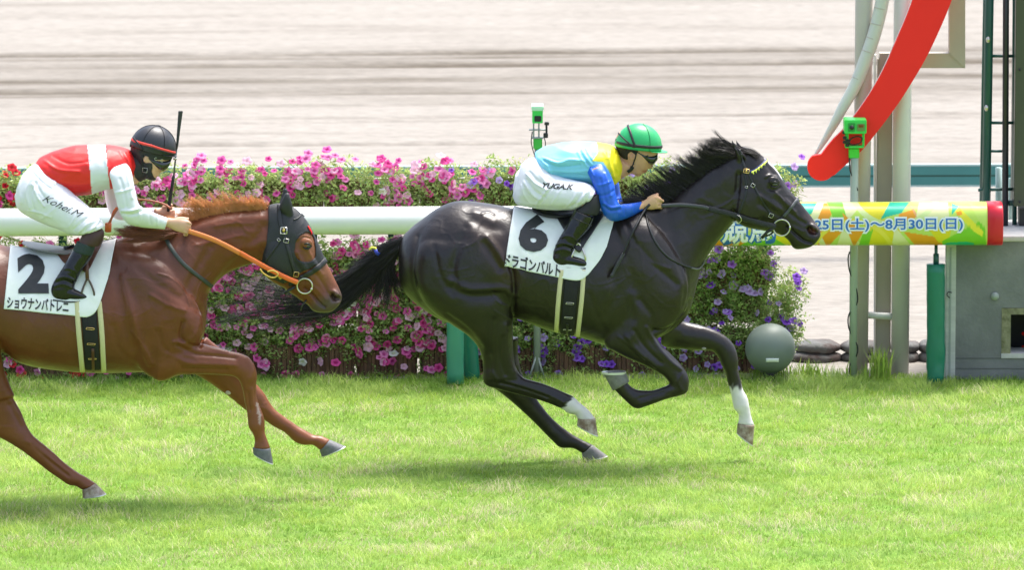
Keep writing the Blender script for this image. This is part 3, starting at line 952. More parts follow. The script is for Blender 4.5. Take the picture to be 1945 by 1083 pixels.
# ---- concrete camera bunker, pipe, steel tower ---------------------------------------
BK = thing('concrete_bunker', ground(1880, 724), 'low grey concrete bunker with pale top and a square recessed window', 'bunker')
y0 = 2.95
zt = at(1900, 449, y0)[2]
fx = lambda px: at(px, 560, y0)[0]
wz = [at(1900, p, y0)[2] for p in (728, 681, 585)]
def wall_piece(xa, xb, za, zb, name='wall', m=M_conc, ya=y0, dy=.25, bev=0):
    V, Fc = box(((xa + xb) / 2, ya + dy / 2, (za + zb) / 2), (xb - xa, dy, zb - za), bev=bev); return mk(name, V, Fc, m, BK, smooth=False)
X0, X1, XE = fx(1815), fx(1903), fx(1990); XF = fx(2120)
wall_piece(X0, XF, 0, wz[1] - .0)               # below the opening
wall_piece(X0, X1, wz[1], zt - .03)
wall_piece(XE, XF, wz[1], zt - .03)
wall_piece(X1, XE, wz[2], zt - .03)
wall_piece(X0, X0 + .25, 0, zt - .03, ya=y0 + .25, dy=.45)
wall_piece(XF - .25, XF, 0, zt - .03, ya=y0 + .25, dy=.45)
wall_piece(X0 + .25, XF - .25, 0, zt - .03, ya=y0 + .5, dy=.2, m=M_dark)
V, Fc = box(((X0 + XF) / 2, y0 + .36, zt - .015), (XF - X0 + .02, .74, .032), bev=.006); mk('top_slab', V, Fc, M_conct, BK, smooth=False)
wall_piece(X1 + .0, X1 + .055, wz[1] + .03, wz[2] - .04, 'window_reveal', M_moss, ya=y0 - .004, dy=.22)
wall_piece(X1 + .0, XE, wz[2] - .04, wz[2] - .002, 'window_lintel', M_moss, ya=y0 - .004, dy=.22)
wall_piece(X1 + .0, XE, wz[1] + .002, wz[1] + .03, 'window_sill', M_conct, ya=y0 - .008, dy=.24)
V, Fc = cyl(at(1890, 563, y0 - .012), at(1890, 563, y0 + .01) + np.array([0, .02, 0]), .024, 24); mk('wall_bolt', V, Fc, M_greyp, BK)
for px, py in ((1944, 634), (1944, 660)):
    V, Fc = ellipsoid(at(px, py, y0 + .3), (.012, .012, .012)); mk('indicator_knob', V, Fc, M_red, BK)
_mj = mat('shutter_joint', (.10, .105, .10), rough=.9)
mb = MB(); rbox(mb, 1816, 680.2, 1903, 681.4, y0 - .003, .01, 0); mb.build('board_joint', _mj, BK)
mb = MB(); rbox(mb, 1816, 700, 1985, 700.9, y0 - .003, .01, 0); mb.build('board_joint', _mj, BK)
PP = thing('drain_pipe', ground(1804, 722), 'pale grey square duct standing between the green padded post and the concrete bunker', 'pipe')
mb = MB(); rbox(mb, 1797, 430, 1814, 726, 2.93, .06, .006); mb.build('duct', M_board, PP)
mb = MB(); rbox(mb, 1804, 470, 1805.2, 726, 2.926, .01, 0); mb.build('duct_seam', M_greyp, PP)
V, Fc = tube([at(x, y, 2.91) for x, y in ((1804, 566), (1799, 561), (1801, 555), (1808, 556))], .003, 8, sub=4); mk('hook', V, Fc, M_dark, PP)
TW = thing('steel_tower', at(1900, 445, 3.5), 'dark green steel ladder tower standing on the concrete bunker', 'tower')
TY = 3.45
def bar(x0, y0_, x1, y1_, w, m=M_dgreen, name='strut', Y=TY):
    V, Fc = cyl(at(x0, y0_, Y), at(x1, y1_, Y), w / 2 / 313, 14); return mk(name, V, Fc, m, TW)
bar(1872, 450, 1884, -300, 17, name='leg'); bar(1863.5, 450, 1877, -300, 9, m=M_dgreen, name='leg', Y=TY + .12)
bar(1909, 450, 1912, -300, 12, m=mat('black_steel', (.02, .022, .03), rough=.3), name='leg', Y=TY - .05)
bar(1927, 450, 1928, -300, 9, name='leg')
for yy in (106, 233): bar(1880, yy, 1928, yy, 6, name='rung')
bar(1880, 287, 1905, 287, 5, name='rung'); bar(1858, 361, 1928, 359, 6, name='rung')
bar(1903, 386, 1945, 384, 12, name='rung')
for yy, xx in ((205, 1874), (75, 1877)):
    V, Fc = ellipsoid(at(xx, yy, TY - .03), (.014, .012, .02)); mk('bolt', V, Fc, M_steel, TW)
V, Fc = cyl(at(1897, 318, TY + .25), at(1897, 448, TY + .25), .02); mk('conduit', V, Fc, M_tealpale, TW)
V, Fc = cyl(at(1920, 338, TY + .25), at(1920, 448, TY + .25), .014); mk('conduit', V, Fc, M_tealpale, TW)
SB = thing('equipment_cabinet', at(1960, 400, 3.4), 'tall dark olive steel cabinet on the tower at the right edge', 'cabinet')
mb = MB(); rbox(mb, 1933, -260, 2060, 392, 3.32, .3, .004); mb.build('cabinet_body', mat('dark_olive_steel', (.055, .062, .042), rough=.4, var=.1), SB)
for yy in (132, 392 - 8):
    V, Fc = ellipsoid(at(1937, yy, 3.31), (.008, .008, .008)); mk('screw', V, Fc, M_dark, SB)
V, Fc = box((at(1960, 420, 3.45)[0], 3.47, at(1960, 420, 3.45)[2] - .0), (.16, .16, .16)); mk('cabinet_foot', V, Fc, M_dark, SB, smooth=False)

# ---- sphere lamp ---------------------------------------------------------------------
SP = thing('garden_lamp', ground(1463, 716), 'matt grey-green sphere with a small white label sitting on the turf beside purple petunias', 'lamp')
cs = at(1463, 662, 2.95)
V, Fc = ellipsoid(cs, (.151, .151, .151), nu=48, nv=32); mk('globe', V, Fc, mat('grey_green_plastic', (.165, .20, .17), rough=.5, var=.04), SP)
V, Fc = cyl((cs[0], cs[1], 0), (cs[0], cs[1], cs[2] - .12), .045); mk('base', V, Fc, M_dark, SP)
G_ = ellipsoid(cs, (.1512, .1512, .1512), nu=48, nv=32); TB = bvh(*G_)
g = np.array([[cast(TB, 1455 + 24 * i / 6, 681 + 7 * j / 3, 2.7, .001)[0] for i in range(7)] for j in range(4)]); nn = np.tile([0, -1.0, 0], (4, 7, 1))
V, Fc = grid_sheet(g, nn, .002); mk('label_plate', V, Fc, M_wink, SP)

# ---- sandbags ------------------------------------------------------------------------
bi = 0
_ord = ['one', 'two', 'three', 'four', 'five', 'six', 'seven']
_rw = ['bottom row', 'middle row', 'top row']
for row in range(3):
    x = 1480 + row * 14; _cnt = -1
    while x < 1775:
        _cnt += 1; ln = random.uniform(88, 120) if x < 1640 else random.uniform(50, 70)
        py = 699 - row * 20; h = .042
        c = at(x + ln / 2, py, 3.7 + .02 * row); V, Fc = ellipsoid(c, (ln / 2 / 306, .11, h), nu=20, nv=12)
        V[:, 2] = c[2] + np.sign(V[:, 2] - c[2]) * np.abs((V[:, 2] - c[2]) / h) ** .7 * h
        V += (vnoise(V, 16, 4) * .010)[:, None] * np.array([.3, .5, 1])
        o = mk('sandbag', V, Fc, M_bag)
        nm = 'left of the posts' if x < 1600 else 'between the posts' if x < 1690 else 'right of the posts'
        tag(o, f'grey sandbag, number {_ord[_cnt]} from the left in the {_rw[row]} {nm}', 'sandbag', 'sandbags stacked behind the finish posts')
        x += ln - 2; bi += 1

# ================================================================== FLOWER STAND
FS = thing('flower_stand', ground(700, 716), 'grey board rack that carries the rows of petunia planters', 'rack')
def srow(px, Y=3.3): return Y + (px - 972) * 0.00018
for (ya, yb) in ((338, 345), (522, 529), (533, 541), (638, 647), (652, 661), (404, 411)):
    A = [at(-260, ya + 7, srow(-260)), at(1455, ya - 4, srow(1455)), at(1455, yb - 4, srow(1455)), at(-260, yb + 7, srow(-260))]
    V, Fc = ngon_prism(A, .03); mk('board', V, Fc, M_board if ya not in (522,) else M_dark, FS, smooth=False)
for px in (-200, 120, 430, 595, 745, 1015, 1250, 1450):
    a, b = at(px, 722, srow(px) + .06), at(px, 332, srow(px) + .06)
    V, Fc = box((a + b) / 2, (.05, .05, abs(a[2] - b[2])), bev=.004); mk('upright', V, Fc, M_dgreen, FS, smooth=False)

M_coir = mat('coir_liner', (.19, .105, .055), rough=.95, color2=(.07, .04, .022), vscale=30, stretch=(2.5, 2.5, .35), var=.35, bump=1.0, bscale=40)
M_leafs = mat('petunia_leaf', attr=True, rough=.5, trans=.42, spec=.3)
def flower_mesh(cols, seed):
    rng = np.random.default_rng(seed)
    R, n = .032, 20; V = [(0, 0, -.012)]; C = [cols[1]]
    for j, (r, z, cc) in enumerate(((.25, -.004, cols[1]), (.65, .002, cols[0]), (1.0, -.002, cols[0]))):
        for k in range(n):
            a = 2 * math.pi * k / n; lob = 1 + (.10 * math.cos(5 * a) + .03 * rng.normal()) * (j / 2)
            V.append((R * r * lob * math.cos(a), R * r * lob * math.sin(a), z + .003 * math.sin(5 * a + j) * (j > 0) + .0015 * rng.normal() * (j > 1)))
            C.append(cc)
    Fc = [(0, 1 + k, 1 + (k + 1) % n) for k in range(n)]
    for j in range(2):
        for k in range(n):
            a, b = 1 + j * n + k, 1 + j * n + (k + 1) % n; Fc.append((a, a + n, b + n, b))
    return mesh_from('petunia_flower', V, Fc, True, np.array(C), [M_petal])
M_petal = mat('petal', attr=True, rough=.55, trans=.42, spec=.2)
PAL = dict(pink=[((.90, .17, .50), (.55, .03, .25)), ((.92, .32, .62), (.65, .10, .35)), ((.84, .10, .38), (.5, .02, .18)), ((.92, .54, .72), (.85, .5, .6))],
           red=[((.72, .015, .03), (.3, .01, .02)), ((.80, .04, .06), (.4, .02, .02)), ((.62, .01, .03), (.2, .0, .01))],
           purple=[((.34, .12, .78), (.15, .03, .4)), ((.46, .22, .84), (.25, .06, .55)), ((.62, .46, .88), (.5, .3, .7))],
           white=[((.82, .80, .76), (.7, .72, .5))])
FM_ = {k: [flower_mesh(c, i * 3 + 1) for i, c in enumerate(v)] for k, v in PAL.items()}
def foliage_mesh(seed, lightness, n=900, rx=.135, ry=.085, rz=.135):
    rng = np.random.default_rng(seed)
    P = rng.normal(size=(n, 3)); P /= np.linalg.norm(P, axis=1)[:, None]; P *= (rng.random(n) ** .45)[:, None]
    P *= [rx, ry, rz]; P += .02 * np.stack([vnoise(P, 18, seed + k) for k in range(3)], 1) * 2
    V = []; Fc = []; C = []
    for i, p in enumerate(P):
        o = p / [rx, ry, rz]; nrm = o * .7 + rng.normal(size=3) * .6 + [0, -.3, .45]; nrm /= np.linalg.norm(nrm)
        d = rng.normal(size=3); d -= nrm * d.dot(nrm); d /= np.linalg.norm(d); s = np.cross(nrm, d)
        L = rng.uniform(.012, .024) * (1.35 if rng.random() < .25 else 1); w = L * rng.uniform(.42, .6)
        b = len(V)
        V += [p, p + d * L * .45 + s * w * .5 + nrm * .002, p + d * L - nrm * .004, p + d * L * .45 - s * w * .5 + nrm * .002, p + d * L * .5 - nrm * .002]
        Fc += [(b, b + 1, b + 4), (b + 1, b + 2, b + 4), (b + 2, b + 3, b + 4), (b + 3, b, b + 4)]
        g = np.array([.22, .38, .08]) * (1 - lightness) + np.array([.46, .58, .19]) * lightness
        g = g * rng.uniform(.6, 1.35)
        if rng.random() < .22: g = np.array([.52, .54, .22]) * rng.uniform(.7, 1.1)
        C += [g] * 5
    # thin stems
    for i in range(26):
        a = rng.uniform(0, 6.28); e = np.array([math.cos(a) * rx * 1.08, -abs(math.sin(a)) * ry * 1.05, rng.uniform(-1.1, 1.1) * rz]); q = np.array([0, 0, 0.])
        s = np.array([.0016, 0, .0016]); b = len(V); V += [q - s, q + s, e + s * .5, e - s * .5]; Fc.append((b, b + 1, b + 2, b + 3)); C += [np.array([.25, .32, .10])] * 4
    return mesh_from('petunia_foliage', V, Fc, True, np.array(C), [M_leafs])
FOL = {k: [foliage_mesh(10 * j + i, l) for i in range(4)] for j, (k, l) in enumerate((('light', .9), ('mid', .6), ('dark', .25)))}
def coir_mesh(seed):
    rng = np.random.default_rng(seed); mb = MB()
    # half-round basket of vertical coir strips with ragged depth
    n = 11
    for k in range(n):
        a0 = math.pi * (k + .08) / n; a1 = math.pi * (k + .92) / n; r = .105 + rng.uniform(-.006, .008); h0, h1 = .085 + rng.uniform(-.01, .01), -.10 + rng.uniform(-.012, .012)
        pts = []
        for z, rr in ((h0, r), (h1, r * .92)):
            for a, q in ((a0, rr), (a1, rr), (a1, rr - .018), (a0, rr - .018)):
                pts.append((-math.cos(a) * q, -math.sin(a) * q * .75, z))
        mb.add(pts, [(0, 1, 5, 4), (1, 2, 6, 5), (2, 3, 7, 6), (3, 0, 4, 7), (3, 2, 1, 0), (4, 5, 6, 7)])
    mb.add([(-.085, 0, .08), (.085, 0, .08), (.085, -.05, .08), (-.085, -.05, .08), (-.085, 0, -.1), (.085, 0, -.1), (.085, -.05, -.1), (-.085, -.05, -.1)], [(3, 2, 1, 0), (4, 5, 6, 7), (0, 1, 5, 4), (2, 3, 7, 6)])
    return mesh_from('coir_basket', mb.V(), mb.f, False, None, [M_coir])
COIR = [coir_mesh(i) for i in range(3)]
def inst(name, me, parent, loc, rot=(0, 0, 0), sc=(1, 1, 1)):
    o = bpy.data.objects.new(name, me); COL.objects.link(o); o.parent = parent; o.location = loc; o.rotation_euler = rot; o.scale = sc
    return o
from mathutils import Euler
ROWS = [(350, 'top'), (486, 'second'), (556, 'third'), (622, 'fourth'), (684, 'lowest')]
rw = np.random.default_rng(77)
def planter_row():
    for ri, (rowy, rn) in enumerate(ROWS):
        k = 0
        step = 60
        for px in np.arange(-16 + 24 * (ri % 2), 1530, step):
            x = px + rw.uniform(-9, 9); y = rowy + rw.uniform(-9, 9) + (5 if x < 300 else 0)
            if ri == 0 and x > 1495: continue
            if ri == 1 and x > 1470: continue
            if ri == 1 and 1335 < x < 1365: continue
            if x > 1400 and ri: x += rw.uniform(-26, 18)
            zone = 'red' if x < 205 else 'pink' if x < 930 else 'purple'
            Y = srow(x, 3.2) + rw.uniform(-.02, .02)
            base = at(x, y, Y)
            cx = int(round(x / 10) * 10)
            cw = {'red': 'crimson red', 'pink': 'bright pink', 'purple': 'violet purple'}[zone]
            near = 'behind the chestnut horse' if x < 420 else 'between the two horses' if x < 760 else 'behind the black horse' if x < 1340 else 'beside the grey sphere'
            order = ['first', 'second', 'third', 'fourth', 'fifth', 'sixth', 'seventh', 'eighth', 'ninth', 'tenth', 'eleventh', 'twelfth', 'thirteenth', 'fourteenth', 'fifteenth', 'sixteenth', 'seventeenth', 'eighteenth', 'nineteenth', 'twentieth', 'twenty-first', 'twenty-second', 'twenty-third', 'twenty-fourth', 'twenty-fifth', 'twenty-sixth', 'twenty-seventh'][k]
            k += 1
            bk = bpy.data.objects.new('coir_planter', COIR[k % 3])
            if x < 1440: COL.objects.link(bk)
            bk.location = base + np.array([0, .05 if ri < 4 else .01, -.09 if ri < 4 else -.03]); bk.scale = (1, 1, 1.1 if ri < 4 else 1.25)
            tag(bk, f'brown coir planter, {order} from the left in the {rn} row, {near}', 'planter', 'coir planters on the flower rack')
            dens = 1.0
            pl = thing('petunia_plant', base, f'{cw} petunia plant, {order} from the left in the {rn} row, {near}', 'plant', 'petunias planted along the rack')
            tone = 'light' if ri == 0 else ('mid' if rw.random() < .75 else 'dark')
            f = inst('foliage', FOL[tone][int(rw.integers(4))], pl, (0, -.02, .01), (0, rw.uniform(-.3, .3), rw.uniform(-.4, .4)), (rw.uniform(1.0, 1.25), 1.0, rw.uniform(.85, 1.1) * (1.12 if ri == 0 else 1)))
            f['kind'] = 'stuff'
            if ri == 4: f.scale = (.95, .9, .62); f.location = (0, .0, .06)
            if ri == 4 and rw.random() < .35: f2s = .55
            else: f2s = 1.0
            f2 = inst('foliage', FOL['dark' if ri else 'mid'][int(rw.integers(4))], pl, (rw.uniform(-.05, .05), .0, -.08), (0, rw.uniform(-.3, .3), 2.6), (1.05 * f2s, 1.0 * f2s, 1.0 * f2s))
            f2['kind'] = 'stuff'
            nf = {'pink': [24, 24, 26, 20, 9], 'red': [12, 9, 8, 8, 8], 'purple': [8, 7, 8, 8, 6]}[zone][ri]
            nf = int(nf * rw.uniform(.75, 1.2))
            cl = rw.uniform(-.1, .1, (3, 2))
            for j in range(nf):
                q = rw.uniform(-1, 1, 2); q = q / max(1, np.linalg.norm(q))
                if rw.random() < .45: c_ = cl[int(rw.integers(3))]; q = np.clip(np.array([c_[0] / .13, c_[1] / .13]) + rw.normal(0, .28, 2), -1.1, 1.1)
                dz = q[1] * .145 + (.03 if ri == 0 else 0); dx = q[0] * .135
                dy = -.085 * math.sqrt(max(0, 1 - min(1, q[0] ** 2 * .8 + q[1] ** 2 * .6))) - .012
                z = zone
                if zone == 'red' and rw.random() < .25: z = 'pink'
                if zone == 'pink' and rw.random() < .02: z = 'white'
                if 880 < x < 1010 and rw.random() < .3: z = 'purple' if zone == 'pink' else 'pink'
                me = FM_[z][int(rw.integers(len(FM_[z])))]
                # face outward and up, tilted at random
                nv_ = Vector((q[0] * .7 + rw.normal(0, .35), -1 + rw.normal(0, .2), .45 + q[1] * .5 + rw.normal(0, .35))).normalized()
                e = nv_.to_track_quat('Z', 'Y').to_euler()
                s = rw.uniform(.60, .98)
                inst('flower', me, pl, (dx, dy, dz), e, (s, s * rw.uniform(.8, 1), s))
planter_row()

# ================================================================== HORSES
def coat_mat(name, rough, sheen, spec=0.5):
    m = mat(name, attr=True, rough=rough, spec=spec, sheen=sheen, var=.12, vscale=9, bump=.10, bscale=60, bump2=(.18, 13), rvar=.08)
    return m
M_coatb = coat_mat('black_coat', .36, 0, .46)
M_coatc = coat_mat('chestnut_coat', .40, 0, .42)
M_hairb = mat('black_hair', (.017, .015, .016), rough=.42, spec=.5)
M_hairb2 = mat('dark_brown_hair', (.020, .015, .013), rough=.45, spec=.5)
M_hairc = mat('ginger_hair', (.68, .30, .12), rough=.5, spec=.4, var=.25, vscale=20)
M_hoof = mat('grey_hoof', (.16, .155, .15), rough=.55, var=.25, vscale=40, bump=.2)
M_hooft = mat('brown_hoof', (.20, .13, .085), rough=.55, color2=(.40, .34, .28), vscale=22, var=.2, bump=.2)
M_shoe = mat('aluminium_shoe', (.62, .63, .62), rough=.4, metal=.6)
M_eye = mat('dark_eye', (.008, .006, .005), rough=.06, spec=.8, coat=.8)
M_lid = mat('dark_eyelid', (.012, .010, .010), rough=.4)

def leg(pts, w, yc, Y0, sub=4, n=20):
    """pts: rows ax,ay,bx,by,w"""
    return loft([(*p[:5], yc if len(p) < 6 else p[5]) for p in pts], Y0, n=n, sub=sub)

def hoof(name, poly_front, poly_back, w, yc, Y0, parent, m=M_hoof, shoe=True):
    """coronet pair -> ground pair; lofted block plus a shoe rim"""
    (a, b), (c, d) = poly_front, poly_back
    # a,b: coronet front/back   c,d: toe/heel
    L = lambda p, q, t: (p[0] * (1 - t) + q[0] * t, p[1] * (1 - t) + q[1] * t)
    secs = []
    for t, k in ((-.04, .75), (.06, .95), (.5, 1.0), (.9, 1.06), (1.0, 1.06)):
        f = L(a, c, t); g = L(b, d, t); secs.append((*f, *g, w * k * .95, yc, -.1))
    V, Fc = loft(secs, Y0, n=24, sub=3)
    o = mk(name, V, Fc, m, parent)
    if shoe:
        s2 = []
        u = np.array(c, float) - np.array(a, float); u /= np.linalg.norm(u)
        for t in (0, 2.0):
            f = np.array(c) + u * t; g = np.array(d) + u * t
            s2.append((*f, *g, w * 1.08, yc, -.1))
        V, Fc = loft(s2, Y0, n=24, sub=1)
        sh = mk('shoe', V, Fc, M_shoe, o, smooth=False)
    return o

def paint(V, Y0, base, fns):
    P = proj(V); Vm = V.copy(); Vm[:, 1] = 2 * Y0 - Vm[:, 1]; Pm = proj(Vm)
    far = V[:, 1] > Y0
    Pp = np.where(far[:, None], Pm, P)
    C = np.tile(np.array(base, float), (len(V), 1))
    for f in fns:
        m, col = f(V, Pp, P, far)
        m = np.clip(m, 0, 1)[:, None]; C = C * (1 - m) + np.array(col) * m
    return C

def sm(x, a, b): t = np.clip((x - a) / (b - a), 0, 1); return t * t * (3 - 2 * t)

VOX = 0.0068
# ------------------------------------------------------------------ black horse
YB = 0.0
def black_horse():
    H = thing('racehorse', (at(1040, 885, 0)[0], 0, 0), 'glossy near-black racehorse number 6 with white socks, galloping in the lead', 'horse', None)
    P = []
    torso = [(757, 478, 757, 512, .03), (764, 452, 760, 542, .12), (780, 434, 778, 566, .19), (803, 416, 812, 592, .235, 0, .1), (834, 394, 850, 612, .265, 0, .1), (872, 382, 890, 616, .275, 0, .05),
             (928, 387, 935, 612, .27, 0, .05), (975, 396, 975, 604, .265, 0, .1), (1020, 402, 1020, 619, .285, 0, .12), (1060, 404, 1060, 632, .295, 0, .15), (1100, 402, 1100, 640, .29, 0, .15),
             (1140, 394, 1140, 652, .27, 0, .15), (1178, 384, 1178, 662, .24, 0, .15), (1212, 380, 1220, 655, .215, 0, .15), (1236, 386, 1258, 638, .195, 0, .15), (1254, 386, 1290, 618, .18, 0, .12), (1266, 384, 1309, 592, .16, 0, .1),
             (1277, 376, 1319, 560, .14), (1292, 363, 1332, 512, .115), (1315, 344, 1351, 476, .098), (1345, 321, 1374, 447, .086), (1376, 302, 1393, 424, .078), (1398, 289, 1412, 404, .07), (1415, 287, 1425, 380, .05)]
    P.append(loft(torso, YB, n=80, sub=6))
    head = [(1398, 285, 1388, 384, .045), (1412, 279, 1391, 402, .068), (1430, 284, 1397, 418, .082), (1446, 294, 1407, 427, .088), (1461, 307, 1421, 433, .09), (1475, 322, 1438, 436, .088), (1487, 341, 1455, 439, .082),
            (1499, 360, 1470, 442, .068), (1513, 376, 1482, 446, .056), (1527, 393, 1492, 452, .05), (1539, 408, 1500, 460, .047), (1549, 422, 1505, 469, .049), (1557, 434, 1513, 474, .047), (1559, 447, 1526, 473, .041), (1553, 458, 1537, 470, .030), (1548, 463, 1541, 468, .012)]
    P.append(loft(head, YB, n=48, sub=6))
    # jaw muscle, brow, nostril rim, lips
    P.append(ellipsoid(at(1424, 388, -.075), (.095, .028, .105)))
    P.append(ellipsoid(at(1424, 388, .075), (.095, .028, .105)))
    for s in (-1, 1):
        P.append(ellipsoid(at(1471, 345, s * .078), (.034, .02, .026)))
        P.append(ellipsoid(at(1541, 436, s * .035), (.036, .018, .034)))
        P.append(ellipsoid(at(1486, 378, s * .055), (.07, .014, .018), Matrix.Rotation(math.radians(38), 3, 'Y')))
    # ears (leaf-shaped, open to the front)
    for s in (-1, 1):
        dx = 0 if s < 0 else 8
        P.append(loft([(1399 + dx, 304, 1424 + dx, 314, .016, s * .045), (1396 + dx, 290, 1419 + dx, 300, .020, s * .05), (1391.5 + dx, 278, 1410 + dx, 288, .017, s * .052), (1389.5 + dx, 270, 1400 + dx, 277, .011, s * .053), (1390 + dx, 265, 1393 + dx, 268, .004, s * .053)], YB, n=14, sub=4))
    # haunches and thighs
    for s, dx in ((-1, 0), (1, 4)):
        yc = s * .145
        P.append(loft([(862, 430, 915, 412, .004, s * .10), (810, 450, 940, 425, .05, s * .14), (784, 475, 960, 450, .105, s * .15), (776, 512, 972, 500, .125, s * .155), (790, 553, 975, 545, .128, s * .155), (822, 592, 975, 590, .118, s * .15),
                       (860, 618, 974, 622, .10, s * .145), (892, 640, 974, 650, .084, s * .135), (910, 664, 976, 676, .07, s * .125), (917, 690, 980, 700, .06, s * .12), (917, 722, 990, 716, .05, s * .12)], YB, n=48, sub=6))
    # shoulder blades and upper arms
    for s in (-1, 1):
        P.append(loft([(1184, 396, 1204, 394, .003, s * .05), (1176, 412, 1224, 410, .022, s * .11), (1170, 440, 1252, 436, .055, s * .15), (1172, 490, 1285, 482, .075, s * .155), (1165, 545, 1306, 535, .085, s * .15), (1152, 600, 1300, 585, .085, s * .145), (1150, 640, 1275, 622, .07, s * .14), (1160, 662, 1250, 640, .05, s * .13)], YB, n=48, sub=6))
    # near foreleg, folded
    y = -.15
    P.append(loft([(1160, 600, 1262, 590, .075, y), (1148, 638, 1255, 622, .075, y), (1150, 658, 1248, 638, .072, y), (1168, 669, 1256, 655, .066, y), (1194, 682, 1272, 670, .057, y), (1222, 694, 1288, 686, .05, y), (1246, 706, 1300, 701, .044, y), (1262, 717, 1307, 714, .044, y), (1270, 726, 1309, 727, .043, y), (1271, 731, 1307, 742, .04, y)], YB, n=20, sub=4))
    P.append(loft([(1278, 720, 1309, 724, .036, y), (1277, 728, 1306, 744, .040, y), (1268, 732, 1292, 752, .036, y), (1255, 737, 1268, 758, .030, y), (1238, 742, 1243, 767, .027, y), (1220, 742, 1226, 773, .029, y), (1208, 740, 1212, 777, .034, y), (1199, 735, 1200, 773, .034, y), (1193, 729, 1187, 761, .029, y), (1191, 724, 1172, 746, .029, y), (1190, 719, 1164, 738, .034, y)], YB, n=20, sub=4))
    # far foreleg reaching, white sock
    y = .13
    P.append(loft([(1262, 600, 1255, 655, .06, .08), (1301, 611, 1268, 661, .062, y), (1335, 619, 1300, 664, .054, y), (1362, 629, 1334, 666, .047, y), (1383, 643, 1354, 668, .043, y), (1397, 662, 1364, 680, .043, y), (1402, 684, 1369, 692, .041, y), (1402, 702, 1377, 708, .033, y),
                   (1407, 722, 1382, 727, .028, y), (1412, 741, 1387, 744, .027, y), (1420, 756, 1391, 762, .032, y), (1423, 769, 1394, 777, .034, y), (1425, 780, 1402, 786, .028, y), (1428, 794, 1403, 798, .028, y), (1433, 808, 1401, 806, .033, y)], YB, n=20, sub=4))
    # near hind leg
    y = -.12
    P.append(loft([(975, 640, 905, 655, .062, y), (975, 672, 914, 672, .054, y), (980, 696, 917, 700, .045, y), (990, 714, 917, 722, .042, y), (1000, 720, 924, 733, .040, y), (1018, 725, 948, 741, .036, y), (1038, 731, 976, 748, .03, y), (1058, 739, 1015, 758, .027, y), (1076, 747, 1050, 770, .028, y), (1090, 754, 1068, 778, .034, y),
                   (1101, 765, 1079, 786, .034, y), (1112, 774, 1091, 788, .029, y), (1122, 784, 1096, 793, .03, y), (1131, 796, 1097, 796, .035, y)], YB, n=20, sub=4))
    # far hind leg
    y = .12
    P.append(loft([(985, 640, 915, 655, .062, y), (984, 672, 922, 684, .052, y), (990, 704, 926, 712, .044, y), (998, 724, 932, 732, .042, y), (1012, 746, 950, 746, .039, y), (1027, 768, 972, 764, .033, y), (1042, 787, 1002, 791, .028, y), (1058, 803, 1028, 817, .027, y), (1074, 816, 1050, 839, .031, y), (1088, 826, 1064, 851, .035, y),
                   (1102, 834, 1086, 852, .03, y), (1114, 840, 1098, 857, .030, y), (1126, 846, 1106, 862, .034, y)], YB, n=20, sub=4))
    # tail dock
    P.append(loft([(780, 447, 778, 476, .035), (762, 456, 764, 478, .03), (745, 466, 749, 484, .022), (728, 474, 733, 488, .014), (715, 482, 719, 490, .008)], YB, n=14, sub=4))
    V, Q = remesh(P, VOX, 4, .5)
    _p = proj(V); V = relax(V, Q, (sm(_p[:, 0], 1440, 1395) * sm(_p[:, 1], 700, 640)) * .95 + .05, 30, .62)
